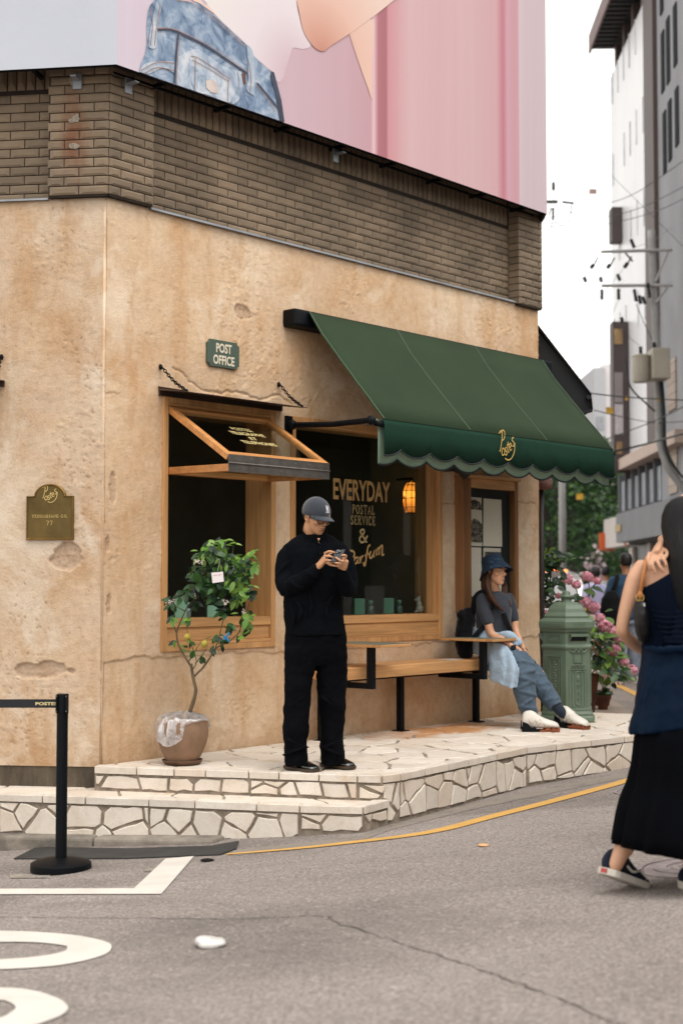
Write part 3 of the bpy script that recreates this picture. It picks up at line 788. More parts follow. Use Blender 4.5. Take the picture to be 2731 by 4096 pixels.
# ---------------------------------------------------------------- serving window with folding sash
win = MB()
def frame_boards(s0,s1,z0,z1,w,d0,d1, mv, mh, parent, name):
    a = MB(); q = [[R(s,z,d) for s,z in ((s0,z0),(s1,z0),(s1,z1),(s0,z1))] + [R(s,z,d) for s,z in ((s0+w,z0+.04),(s1-w,z0+.04),(s1-w,z1-.04),(s0+w,z1-.04))] for d in (d0,d1)]
    a.add(q[0]+q[1], [f for i in range(4) for f in ((8+i,8+(i+1)%4,12+(i+1)%4,12+i), (i,4+i,4+(i+1)%4,(i+1)%4), (i,(i+1)%4,8+(i+1)%4,8+i), (4+i,12+i,12+(i+1)%4,4+(i+1)%4))])
    f = ob(name, a, mv, parent, bevel=.003); return f
w1 = frame_boards(.500,1.612,1.02,2.785,.048,-.26,.014, m_wv, m_wh, bld, 'serving_window')
mb = MB(); boxR(mb, .549,1.563,1.061,1.085,-.05,.012); boxR(mb, .549,1.563,2.725,2.744,-.26,.010); boxR(mb, .549,1.563,1.185,1.245,-.26,.010); boxR(mb, .549,1.563,1.086,1.184,-.05,-.006)
pieces('rail', mb, m_wh, w1, bevel=.003)
def plank(mb, a, b, up, w, th):      # board from a to b, w wide along 'up'
    t = (b-a); n = t.cross(up).normalized()*th; u = up.normalized()*w
    return mb.hexa([a,b,b+u,a+u,a+n,b+n,b+u+n,a+u+n])
# upper leaf: hinged under the head, propped out; lower leaf folds back to the wall
sL, sR_ = .556, 1.556; H0 = (2.728, -.01); D_OUT = .60; ZO = 2.35
slope = Vector((0,0,ZO-H0[0]))+N*(D_OUT-H0[1]); nU = U.cross(slope).normalized()
if nU.z < 0: nU = -nU
sash = MB(); fw = .05
A0, A1 = R(sL,H0[0],H0[1]), R(sR_,H0[0],H0[1]); B0, B1 = A0+slope, A1+slope; sd1 = slope.normalized()
def bar(mb, a, b, side, w, th, nrm): 
    s_ = side.normalized()*w; n_ = nrm*th
    mb.hexa([a-n_,b-n_,b+s_-n_,a+s_-n_,a,b,b+s_,a+s_])
bar(sash, A0,B0, U, fw, .042, nU); bar(sash, A1,B1, -U, fw, .042, nU)
bar(sash, A0+U*fw,A1-U*fw, slope, fw, .040, nU); bar(sash, B0+U*fw,B1-U*fw, -slope, fw, .040, nU)
so_ = ob('sash', sash, mat_wood('oak_sash', A(214,150,88,.95), 'h', .7), w1, bevel=.003)
gp_ = MB(); q = [A0+U*fw+sd1*fw, A1-U*fw+sd1*fw, B1-U*fw-sd1*fw, B0+U*fw-sd1*fw]; gp_.poly([p-nU*.018 for p in q])
m_glass = GLASS('window_glass', (.93,.95,.94)); m_glassd = GLASS('shop_glass', (.62,.68,.66))
pane1 = ob('pane', gp_, m_glassd, w1)
hm = MB(); mid = R(0,ZO-.004,0)
e0, e1 = B0+N*.004, B1+N*.004
hm.hexa([e0+Z*-.115,e1+Z*-.115,e1+Z*-.115-N*.004,e0+Z*-.115-N*.004, e0+Z*.002,e1+Z*.002,e1+Z*.002-N*.004,e0+Z*.002-N*.004])
hm.tube([e0-Z*.056+N*.003, e1-Z*.056+N*.003], .006, 8)
for i in range(7):
    for dz in (-.025,-.09):
        c_ = e0.lerp(e1,(i+.5)/7)+Z*dz+N*.002; hm.ball(c_, (.005,.005,.005), 6, 4)
ob('hinge_strip', hm, m_steel, w1)
low = MB(); C0, C1 = R(sL,2.245,-.02), R(sR_,2.245,-.02); F0, F1 = B0-Z*.112, B1-Z*.112; dl = (C0-F0); nl = U.cross(dl).normalized()
if nl.z < 0: nl = -nl
bar(low, F0,C0, U, fw, -.05, nl); bar(low, F1,C1, -U, fw, -.05, nl); bar(low, F0+U*fw,F1-U*fw, dl, fw, -.048, nl); bar(low, C0+U*fw,C1-U*fw, -dl, fw, -.048, nl)
ob('folded_leaf', low, mat_wood('oak_leaf', A(196,132,74,.85), 'h'), w1, bevel=.003)
gl = MB(); gl.poly([F0+U*fw+nl*.02, F1-U*fw+nl*.02, C1-U*fw+nl*.02, C0+U*fw+nl*.02]); ob('pane', gl, m_glassd, w1)
m_cream = M('cream_lettering', A(226,204,140,.9), .6, .05)
lt = MB(); yax = -sd1; O_ = A0.lerp(B1, .5)+U*.0
for i, (tx, off, w_) in enumerate((('POSTES,', .125, .21), ('TELEGRAPHE', .055, .34), ('ET', -.015, .07), ('TELEPHONES', -.085, .34))):
    text_mb(lt, tx, basis(A0.lerp(B1,.5)+sd1*(-off+.035)+U*(.02)-nU*.016, U, yax, nU), .046, w_, .012)
ob('window_lettering', lt, m_cream, pane1)
# ---------------------------------------------------------------- display window
w2 = frame_boards(1.78,3.65,1.015,2.76,.05,-.25,.014, m_wv, m_wh, bld, 'display_window')
mb = MB(); boxR(mb, 1.831,3.599,2.70,2.719,-.25,.010); boxR(mb, 1.831,3.599,1.056,1.072,-.05,.012); boxR(mb, 1.831,3.599,1.172,1.235,-.25,.010); boxR(mb, 1.831,3.599,1.073,1.171,-.05,-.005)
pieces('rail', mb, m_wh, w2, bevel=.003)
mb = MB(); boxR(mb, 3.555,3.60,1.235,2.70,-.11,-.02); boxR(mb, 1.83,1.862,1.235,2.70,-.11,-.02); pieces('inner_frame', mb, m_wv, w2, bevel=.002)
mb = MB(); mb.poly([R(1.862,1.235,-.09),R(3.555,1.235,-.09),R(3.555,2.70,-.09),R(1.862,2.70,-.09)]); pane2 = ob('pane', mb, m_glassd, w2)
m_gold = M('gold_leaf_lettering', A(196,158,104,.95), .5, .08, 30)
DG = -.086
def lettR(mb, tx, px, py, h, w, bold=0., shear=0., sp=1.0, tilt=0.):
    s_, z_ = onR(px, py, DG); x = (U*math.cos(tilt)+Z*math.sin(tilt)); y = (Z*math.cos(tilt)-U*math.sin(tilt))
    text_mb(mb, tx, basis(R(s_, z_, DG), x, y, N), h, w, bold, shear=shear, spacing=sp)
lt = MB(); lettR(lt, 'EVERYDAY', 1448, 2001, .166, .705, .025)
ob('window_lettering', lt, m_gold, pane2)
def serif(mb, chars, px, py, h, w, th=.011):
    """hand-drawn roman capitals: strokes with small serifs, on a 1 x 1 cell"""
    GL = {'P':[[(.2,0),(.2,1)],[(.2,1),(.6,1),(.78,.88),(.78,.66),(.6,.52),(.2,.52)],[(.05,0),(.36,0)],[(.05,1),(.25,1)]],
     'O':[[(.5,1),(.2,.9),(.08,.5),(.2,.1),(.5,0),(.8,.1),(.92,.5),(.8,.9),(.5,1)]],
     'S':[[(.82,.84),(.6,1),(.3,.98),(.16,.78),(.3,.58),(.68,.44),(.84,.24),(.68,.03),(.36,0),(.14,.18)],[(.82,.98),(.82,.72)],[(.14,.02),(.14,.28)]],
     'T':[[(.5,0),(.5,1)],[(.06,.84),(.06,1),(.94,1),(.94,.84)],[(.32,0),(.68,0)]],
     'A':[[(.1,0),(.5,1),(.9,0)],[(.26,.36),(.74,.36)],[(-.02,0),(.24,0)],[(.74,0),(1.02,0)]],
     'L':[[(.25,1),(.25,0),(.85,0),(.88,.24)],[(.08,1),(.42,1)],[(.08,0),(.3,0)]],
     'E':[[(.84,.8),(.82,1),(.22,1),(.22,0),(.84,0),(.88,.22)],[(.22,.52),(.62,.52)],[(.62,.4),(.62,.64)],[(.06,0),(.25,0)],[(.06,1),(.25,1)]],
     'R':[[(.2,0),(.2,1),(.58,1),(.76,.88),(.76,.68),(.58,.54),(.2,.54)],[(.5,.54),(.88,0),(1,0)],[(.05,0),(.36,0)],[(.05,1),(.22,1)]],
     'V':[[(.08,1),(.5,0),(.92,1)],[(-.04,1),(.24,1)],[(.76,1),(1.04,1)]], 'I':[[(.5,0),(.5,1)],[(.32,0),(.68,0)],[(.32,1),(.68,1)]],
     'C':[[(.86,.76),(.7,.96),(.45,1),(.2,.86),(.1,.5),(.2,.14),(.45,0),(.72,.04),(.9,.24)],[(.86,.98),(.86,.7)]],
     'Y':[[(.08,1),(.5,.48),(.92,1)],[(.5,.48),(.5,0)],[(-.02,1),(.22,1)],[(.78,1),(1.02,1)],[(.34,0),(.66,0)]],
     'N':[[(.16,0),(.16,1),(.84,0),(.84,1)],[(.02,0),(.3,0)],[(.02,1),(.18,1)],[(.7,1),(.98,1)]],
     'M':[[(.1,0),(.14,1),(.5,.1),(.86,1),(.9,0)],[(0,0),(.22,0)],[(.78,0),(1,0)]], 'U':[[(.16,1),(.16,.25),(.32,0),(.66,0),(.84,.25),(.84,1)],[(.02,1),(.3,1)],[(.7,1),(.98,1)]],
     'J':[[(.6,1),(.6,.1),(.45,-.12),(.25,-.1)],[(.42,1),(.78,1)]], 'G':[[(.86,.8),(.7,.97),(.45,1),(.2,.86),(.1,.5),(.2,.14),(.45,0),(.84,.1),(.84,.42),(.6,.42)]],
     '-':[[(.25,.42),(.75,.42)]], '7':[[(.14,.82),(.14,1),(.84,1),(.4,0)]]}
    WD = {'I':.5, 'J':.62, '-':.6, 'L':.85, 'O':1.05, 'M':1.15, 'S':.85, 'P':.85, 'E':.85}
    tot = sum(WD.get(c,1)+.22 for c in chars)-.22; u = w/tot; x = -w/2
    for c in chars:
        cw = WD.get(c,1)*u
        for st in GL[c]:
            wdt = th*(.6 if len(st) == 2 and abs(st[0][1]-st[1][1]) < .3 else 1)
            stroke_mb(mb, [(x+a*cw, b*h) for a, b in st], wdt, px)
        x += cw+.22*u
def placeR(px, py, d=DG): s_, z_ = onR(px, py, d); return basis(R(s_,z_,d), U, Z, N)
lt = MB(); serif(lt, 'POSTAL', placeR(1453,2056), 0, .070, .275, .0075); serif(lt, 'SERVICE', placeR(1451,2099), 0, .070, .305, .0075)
amp = sp2([(.86,.0),(.2,.74),(.22,.92),(.42,1.0),(.58,.9),(.52,.7),(.12,.36),(.1,.14),(.32,0),(.6,.1),(.86,.45),(.95,.48)], 4)
stroke_mb(lt, [((a-.5)*.115, b*.105) for a, b in amp], .017, placeR(1453,2170))
ob('window_lettering', lt, M('pale_gold_lettering', A(190,166,118,.9), .5, .05), pane2)
lt = MB(); k = .0165
def par(px, py): s_, z_ = onR(px, py, DG); return (s_, z_)
Q = lambda l: [par(1250+x*.404, 1650+y*.404) for x, y in l]
for st in ([(330,1385),(372,1368),(405,1380),(412,1410),(395,1440),(365,1452)], [(355,1372),(340,1480)],
           [(440,1435),(420,1440),(408,1475),(420,1500),(438,1480),(450,1432),(446,1480),(456,1492)], [(466,1430),(470,1490),(478,1440),(500,1418)],
           [(570,1312),(548,1330),(535,1400),(520,1500),(508,1515),(500,1480)], [(515,1420),(556,1396)],
           [(572,1372),(562,1430),(580,1440),(600,1400),(612,1362),(602,1420),(612,1428)], [(632,1350),(630,1418)], [(632,1372),(650,1342),(658,1350),(654,1412)], [(656,1368),(676,1320),(690,1326),(684,1398),(694,1410),(704,1400)]):
    stroke_mb(lt, sp2(Q(st), 4), k, basis(R(0,0,DG), U, Z, N))
ob('window_lettering', lt, m_gold, pane2)
# ================================================================== advertising hoarding
ban = thing('advertising_banner', 'huge pink printed fabric hoarding of jeans and a white top wrapped over the brick corner', 'banner', R(2,5,.25))
def cross2(p, u, q, v):
    den = u.x*v.y-u.y*v.x; w = q-p; return p+u*((w.x*v.y-w.y*v.x)/den)
BD = .25; BZ0, BZ1 = 4.885, 10.5
def bcorner(d): return cross2(CO+N*d, U, CO+NL*d, UL)
BC = bcorner(BD); sB0 = (BC-CO).dot(U); tB0 = (BC-CO).dot(UL); SB1 = 4.93
t_ = NT('banner_print'); sx = t_.map((1,1,1), (0,0,-(math.pi/2-PHI)))
sep = t_.n('SeparateXYZ'); t_.l(sx, sep.inputs[0])
xs_ = t_.math('MULTIPLY_ADD', sep.outputs[0], 1/5.2); 
# print colours along the cloth; local x runs along the wall from the banner's own base point
def bpos(px): return (onR(px, 300, BD)[0]-2.0)/5.2+.5
xs_ = t_.math('ADD', t_.math('MULTIPLY', sep.outputs[0], 1/5.2), .5)
K = .9
stops = [(bpos(440), A(205,192,204,K)), (bpos(900), A(201,178,188,K)), (bpos(1380), A(194,160,168,K)), (bpos(1484), A(192,152,160,K)), (bpos(1494), A(224,186,192,K)), (bpos(1512), A(172,112,120,K)), (bpos(1545), A(164,104,112,K)),
         (bpos(1552), A(200,142,148,K)), (bpos(1640), A(205,170,173,K)), (bpos(1720), A(203,166,169,K)), (bpos(1880), A(202,167,170,K)), (bpos(1985), A(200,158,163,K)), (bpos(2012), A(184,116,126,K)), (bpos(2030), A(198,154,168,K)), (bpos(2055), A(192,146,154,K)), (bpos(2072), A(194,150,158,K)), (bpos(2076), A(200,180,186,K)), (bpos(2180), A(196,176,182,K))]
c_ = t_.ramp(xs_, stops)
wv = t_.noise(1.0, 3, .5, t_.map((9, 9, .25)))
c_ = t_.mix(1.0, c_, t_.ramp(wv, [(.35, (.985,.98,.98)), (.65, (1.01,1.01,1.01))]), 'MULTIPLY')
t_.base(c_); t_.rough(.7); t_.set(Specular_IOR_Level=.25); t_.bump(t_.noise(1.0, 2, .5, t_.map((5,5,.5))), .03, .25); m_bp = t_.m
m_bL = M('banner_cloth_grey', A(202,206,217,.78), .7, .02, 2, .004, 3)
def mat_print_glow(name, px, py, stops, reach):
    # a printed photograph: its own tones grade away from one spot of the picture
    s_, z_ = onR(px, py, BD); lo = R(s_, z_, BD)-R(2,5,.25); t = NT(name); v = t.n('VectorMath'); v.operation = 'DISTANCE'; t.l(t.co, v.inputs[0]); v.inputs[1].default_value = tuple(lo)
    k = t.math('MULTIPLY', t.math('ADD', v.outputs['Value'], t.math('MULTIPLY', t.noise(1.5, 3), .12)), 1/reach); t.base(t.ramp(k, stops)); t.rough(.7); t.set(Specular_IOR_Level=.2); return t.m
m_skin_p = mat_print_glow('printed_skin', 1290, 225, [(0, A(186,120,102,.85)), (.14, A(206,152,134,.86)), (.4, A(224,184,168,.88)), (.75, A(228,200,188,.88))], 1.3)
m_shirt_p = mat_print_glow('printed_shirt', 1165, 300, [(0, A(190,160,170,.9)), (.12, A(206,182,190,.9)), (.4, A(220,208,212,.92)), (.8, A(224,216,212,.92))], 1.3)
def mat_print_denim(name, ca, cb, cc):
    t = NT(name); n = t.noise(7, 6, .7, dist=.7); w = t.n('TexWave'); w.inputs['Scale'].default_value = 30; w.inputs['Distortion'].default_value = .6
    t.l(t.map((1,1,1),(.3,.7,.5)), w.inputs['Vector'])
    c = t.ramp(n, [(.34, ca), (.5, cb), (.66, cc)]); c = t.mix(.12, c, w.outputs[0], 'OVERLAY'); t.base(c); t.rough(.75); t.set(Specular_IOR_Level=.2); return t.m
m_den = mat_print_denim('printed_denim', A(84,104,132,.85), A(136,154,178,.88), A(182,190,202,.9))
m_den2 = mat_print_denim('printed_denim_light', A(126,142,164,.85), A(168,180,196,.9), A(205,208,214,.9))
m_dend = M('printed_denim_seam', A(62,70,92,.8), .75, .2, 12)
m_stit = M('printed_stitching', A(166,128,112,.85), .75, .15, 30)
m_brown = M('printed_button', A(104,62,50,.8), .7, .1)
bp = MB()
bp.k = 0
nS, nZ = 44, 12
def cloth(s, z): return BD+.006*math.sin(s*7.3)*math.sin(z*1.7)+.004*math.sin(s*23+z)
vs = []; 
for j in range(nZ+1):
    for i in range(nS+1): s = sB0+(SB1-sB0)*i/nS; z = BZ0+(BZ1-BZ0)*j/nZ; vs.append(R(s, z, BD))
bp.add(vs, [(j*(nS+1)+i, j*(nS+1)+i+1, (j+1)*(nS+1)+i+1, (j+1)*(nS+1)+i) for j in range(nZ) for i in range(nS)])
Bz = lambda x, y: (400+x*.7653, y*.7653)
def pr(k, pts, lay):
    bp.k = k
    P = [onR(*Bz(x, y), BD+.002*lay) for x, y in (sp2(list(pts)+[pts[0]], 4)[:-1] if k in (1, 2, 4) else pts)]; P = [R(s, max(z, BZ0+.001), BD+.002*lay) for s, z in P]
    n = len(P); bp.add(P, [tuple(range(n))])
def prs(k, pts, w, lay):
    """printed line"""
    bp.k = k; P = [onR(*Bz(x, y), BD+.002*lay) for x, y in pts]; P = [p for p in P]
    Q_ = sp2(P, 4); Q_ = [(s, max(z, BZ0+w*.5)) for s, z in Q_]
    stroke_mb(bp, Q_, w, basis(R(0,0,BD+.002*lay), U, Z, N), .0)
# shirt, arms
pr(1, [(400,-700),(470,-60),(545,0),(600,72),(690,160),(760,225),(800,285),(870,350),(897,372),(930,428),(960,400),(975,345),(992,290),(1010,248),(1060,254),(1100,232),(1060,150),(1040,80),(1028,0),(1040,-300),(1080,-700)], 1)
pr(2, [(1028,0),(1045,80),(1060,150),(1085,200),(1120,245),(1150,263),(1176,262),(1205,238),(1300,176),(1430,82),(1525,6),(1600,-60),(1700,-300),(1240,-300),(1080,-200)], 3)
pr(2, [(1303,174),(1424,98),(1424,300),(1421,505),(1402,462),(1368,370),(1330,260)], 2)
pr(2, [(400,-300),(530,0),(560,20),(598,68),(520,14),(480,-5),(380,-100)], 2)
# trousers
pr(3, [(380,-20),(430,0),(520,15),(598,80),(690,165),(735,208),(760,226),(800,286),(868,352),(897,375),(914,430),(934,520),(952,590),(962,640),(900,622),(740,565),(560,495),(400,440),(260,400),(204,374),(214,330),(235,280),(245,220),(243,130),(250,60),(262,25),(290,-10),(310,-60)], 2)
pr(4, [(398,300),(470,262),(520,258),(640,340),(740,380),(735,430),(700,540),(560,495),(400,440)], 3)
pr(4, [(470,282),(530,300),(686,404),(684,534),(560,492),(468,462)], 4)
pr(4, [(296,0),(326,0),(304,120),(298,168),(292,244),(258,246),(256,205),(270,120),(284,50)], 5)
pr(4, [(766,228),(802,282),(806,480),(798,492),(766,466),(776,400)], 5)
pr(5, [(896,368),(910,376),(948,520),(964,634),(940,630),(916,480),(890,398)], 5)
pr(4, [(208,372),(235,330),(340,316),(394,322),(390,378),(330,352),(250,384)], 4)
pr(6, [(738,384),(758,378),(764,440),(746,428)], 6)
for pts in ([(300,152),(370,152),(450,185),(560,240),(680,320),(770,382)], [(410,175),(398,290),(390,440)], [(820,430),(880,500),(930,560)]): prs(5, pts, .016, 6)
for pts in ([(300,146),(370,146),(455,178),(565,232),(690,314),(772,376)], [(422,180),(408,290),(400,440)], [(400,0),(480,12),(580,84),(690,180),(760,240)], [(476,290),(530,308),(680,410)], [(482,310),(560,350),(676,424)], [(500,300),(496,470)], [(672,410),(668,530)], [(262,40),(276,120),(264,236)], [(316,20),(294,160),(286,236)], [(214,366),(300,322),(388,328)], [(232,382),(300,350),(388,366)], [(774,300),(790,400),(784,478)], [(815,440),(872,508),(918,580)]): prs(7, pts, .0055, 7)
prs(4, [(730,370),(738,440),(724,500),(690,540)], .035, 6)
pr(8, [(552,420),(590,412),(616,440),(616,486),(580,480),(556,456)], 6)
po = ob('printed_panel', bp, [m_bp, m_shirt_p, m_skin_p, m_den, m_den2, m_dend, m_brown, m_stit, M('printed_fade', A(206,190,184,.9), .7)], ban)
mb = MB(); 
mb.add([L(tB0,BZ0,BD),L(3.2,BZ0+.0,BD),L(3.2,BZ1,BD),L(tB0,BZ1,BD)], [(0,1,2,3)]); 
e_ = R(SB1,0,BD); mb.add([Vector((e_.x,e_.y,BZ0)),Vector((e_.x,e_.y+6,BZ0)),Vector((e_.x,e_.y+6,BZ1)),Vector((e_.x,e_.y,BZ1))], [(0,1,2,3)])
pieces('side_panel', mb, m_bL, ban)
mb = MB()
mb.tube([L(3.2,BZ0+.01,BD-.03), Vector((BC.x,BC.y,BZ0+.01))-(N+NL)*.018, R(SB1,BZ0+.01,BD-.03), Vector((e_.x-.03,e_.y+6,BZ0+.01))], .016, 6)
mb.tube([R(.0,BZ0+.03,.05), R(5.0,BZ0+.03,.05)], .012, 6)
for s_ in np.arange(.35, 5.0, .62): boxR(mb, s_, s_+.025, BZ0+.015, BZ0+.04, .0, BD-.03)
for t__ in (.45, 1.1, 1.75): boxL(mb, t__, t__+.025, BZ0+.015, BZ0+.04, .0, BD-.03)
ob('support_frame', mb, m_black, ban)
for fn in (lambda a,b,c: R(.12+a,b,c), lambda a,b,c: L(.19+a,b,c), lambda a,b,c: R(2.22+a,b,c)):
    mb = MB(); p = [fn(x_,z_,d_) for z_ in (4.80,4.905) for x_,d_ in ((-.03,.062),(.03,.062),(.03,.072),(-.03,.072))]; mb.hexa(p)
    p = [fn(x_,z_,d_) for z_ in (4.855,4.865) for x_,d_ in ((-.02,.072),(.02,.072),(.02,.16),(-.02,.16))]; mb.hexa(p); ob('bracket', mb, m_zinc, ban)
# ================================================================== green awning
aw = thing('green_awning', 'dark green scalloped fabric awning over the display window', 'awning', R(3.4,3.5,0))
m_aw = M('awning_canvas', A(62,80,58,.6), .9, .07, 1.2, .0015, 500, spec=.15)
m_awd = M('awning_valance_canvas', A(26,58,44,.8), .9, .1, 3, .003, 30, spec=.15)
m_awl = M('awning_lining', A(146,172,152,.95), .85, .08, 3, .003, 30, spec=.2)
m_awh = M('awning_seam', A(80,98,74,.72), .85, .05, 3)
mb = MB(); boxR(mb, 1.70,5.20,3.43,3.563,-.02,.125); cs = ob('cassette', mb, m_black, aw, bevel=.02, bseg=3)
mb = MB(); DF = .86; CT = [(.128,3.548),(.25,3.372),(.41,3.186),(.57,3.004),(.73,2.826),(DF,2.676)]
Sg = [1.845+(5.035-1.845)*i/26 for i in range(27)]
vs = [R(s-.05*((d-.095)/.765)*(1 if s < 3 else 0)*0, z-.012*math.sin(math.pi*(s-1.845)/3.19)*math.sin(math.pi*k/5), d) for k, (d, z) in enumerate(CT) for s in Sg]
m_ = len(Sg); mb.add(vs, [(k*m_+i, k*m_+i+1, (k+1)*m_+i+1, (k+1)*m_+i) for k in range(5) for i in range(m_-1)])
o = ob('canopy', mb, m_aw, aw, smooth=True, mods=[('SOLIDIFY', dict(thickness=.003))]); 
mb = MB()
for s_ in (1.86, 2.905, 3.975, 5.02):
    for (d0,z0),(d1,z1) in zip(CT[:-1],CT[1:]):
        sg = -.012*math.sin(math.pi*(s_-1.845)/3.19); ka, kb = CT.index((d0,z0)), CT.index((d1,z1))
        za, zb = z0+sg*math.sin(math.pi*ka/5)+.008, z1+sg*math.sin(math.pi*kb/5)+.008
        mb.add([R(s_-.007,za,d0),R(s_+.007,za,d0),R(s_+.007,zb,d1+.002),R(s_-.007,zb,d1+.002)], [(0,1,2,3)])
pieces('seam', mb, m_awh, o)
NLOB = 9.3
def valance(d, dz, mat, piping, s0=1.85, s1=5.03, ph=.45, hb=2.465):
    mb = MB(); n = 220; vs = []; edge = []
    for i in range(n+1):
        s = s0+(s1-s0)*i/n; q = ((s-s0)/(s1-s0)*NLOB+ph) % 1.0; zb = hb-.052*math.sin(math.pi*q)**.75+dz
        w = .0028*math.sin(s*9+math.sin(s*5))+.0008*math.sin(s*41+1); edge.append(R(s, zb, d+.012+w*.8))
        for k, (zz, dd) in enumerate(((2.683, -.004), (2.64, .012), (2.57, .014+w*.4), (zb, .012+w*.8))): vs.append(R(s, zz+(dz if zz < 2.6 and k < 3 else 0)*.5, d+dd))
    mb.add(vs, [(4*i+k, 4*i+k+1, 4*(i+1)+k+1, 4*(i+1)+k) for i in range(n) for k in range(3)])
    v = ob('valance', mb, mat, aw, smooth=True, mods=[('SOLIDIFY', dict(thickness=.003))])
    mb = MB(); mb.tube(edge, .0065, 6); ob('piping', mb, piping, v, smooth=True); return v
m_pipe = M('piping_black', A(16,30,30,.8), .7, .1)
va = valance(DF, 0.0, m_awd, m_pipe); valance(DF-.06, -.062, m_awl, m_pipe, ph=.35)
mb = MB(); mb.tube([R(1.80,2.645,DF-.03), R(5.09,2.645,DF-.03)], .022, 12); ob('front_bar', mb, m_black, aw, smooth=True)
for s_ in (1.80, 5.05):
    mb = MB(); zz = onR(1139,1700)[1]; mb.tube([R(s_-.05,zz+.0,.04), R(s_-.05,2.66,.45), R(s_-.05,2.662,DF-.06)], .021, 10)
    mb.ball(R(s_-.05,2.662,DF-.03), (.036,.036,.034), 12, 8); mb.ball(R(s_-.05,zz,.05), (.035,.035,.04), 12, 8); boxR(mb, s_-.085,s_-.015,zz-.07,zz+.07,-.01,.022)
    ob('folding_arm', mb, m_black, aw, smooth=False, bevel=0)
POSTES = [sp2([(.02,.86),(.12,.96),(.20,.93),(.20,.7),(.10,.3),(.05,.28)],4), sp2([(.12,.90),(.25,1.0),(.36,.92),(.33,.72),(.17,.62)],4),
          sp2([(.33,.36),(.25,.38),(.19,.26),(.23,.14),(.32,.18),(.36,.30),(.31,.38)],4), sp2([(.48,.42),(.40,.40),(.40,.32),(.48,.26),(.46,.16),(.37,.18)],4),
          sp2([(.55,.62),(.53,.36),(.56,.26),(.62,.30)],4), sp2([(.48,.50),(.62,.54)],2), sp2([(.64,.42),(.74,.50),(.71,.58),(.64,.54),(.64,.38),(.71,.34),(.78,.40)],4),
          sp2([(.90,.78),(.82,.78),(.80,.68),(.90,.62),(.90,.50),(.80,.50)],4), sp2([(.38,.05),(.52,.0),(.72,.05),(.90,.26),(.96,.52),(.95,.62)],5)]
def emblem(mb, place, w, th):
    for st in POSTES: stroke_mb(mb, [((a-.5)*w, (b-.5)*w) for a, b in st], th, place)
m_gold2 = M('gold_print', A(214,178,98,.95), .55, .05)
s_, z_ = onR(1100+1040*.8929, 1200+650*.8929, DF+.03); mb = MB(); emblem(mb, basis(R(s_,z_,DF+.026), U, Z, N), .235, .0085); ob('emblem', mb, m_gold2, va)
# ================================================================== black awning on the side street face
ba = thing('black_awning', 'black awning round the corner seen from below its open end', 'awning', Vector((EN.x,EN.y+.6,3.9)))
m_bk = M('black_canvas', A(14,16,19), .8, .1, 4)
def sidep(px, py, y): p = aty(px, py, y); return (p.x, p.z)
ya = EN.y+.15; mb = MB(); A_ = sidep(2140,1288,ya); B_ = sidep(2362,1575,ya); V_ = sidep(2369,1640,ya)
for P_, Q_ in ((A_, B_), (B_, V_)):
    mb.hexa([Vector((P_[0],ya,P_[1])),Vector((Q_[0],ya,Q_[1])),Vector((Q_[0],ya+3.2,Q_[1])),Vector((P_[0],ya+3.2,P_[1])),
             Vector((P_[0]+.006,ya,P_[1]+.006)),Vector((Q_[0]+.006,ya,Q_[1]+.006)),Vector((Q_[0]+.006,ya+3.2,Q_[1]+.006)),Vector((P_[0]+.006,ya+3.2,P_[1]+.006))])
mb.tube([(V_[0],ya+.02,V_[1]),(EN.x+.02,ya+.02,V_[1]-.16)], .016, 6); mb.tube([(B_[0]-.02,ya,B_[1]-.03),(B_[0]-.02,ya+3.2,B_[1]-.03)], .022, 8)
mb.add([Vector((EN.x-.02,ya+.05,A_[1]-.02)),Vector((B_[0],ya+.05,B_[1])),Vector((V_[0],ya+.05,V_[1])),Vector((EN.x-.02,ya+.05,V_[1]-.18))], [(0,1,2,3)])
ob('canopy', mb, m_bk, ba)
# downpipe on the side face
dp_ = thing('downpipe', 'dark brown rainwater pipe with a pinkish hopper at the far building corner', 'downpipe', Vector((EN.x+.05,EN.y+.12,.3)))
m_pip = M('brown_pipe', A(44,32,30,.9), .6, .2, 5); m_hop = M('faded_hopper', A(132,92,84,.8), .8, .15, 6)
px_, pz_ = sidep(2163,1930,EN.y+.12); mb = MB(); mb.tube([(px_,EN.y+.12,.3),(px_,EN.y+.12,pz_)], .026, 10); ob('pipe', mb, m_pip, dp_, smooth=True)
mb = MB(); mb.lathe([(.04,-.10),(.085,-.085),(.09,-.03),(.075,0),(.07,.14)], 14, basis((px_+.02,EN.y+.12,pz_+.03),(1,0,0),(0,1,0),(0,0,1))); ob('hopper', mb, m_hop, dp_, smooth=True)
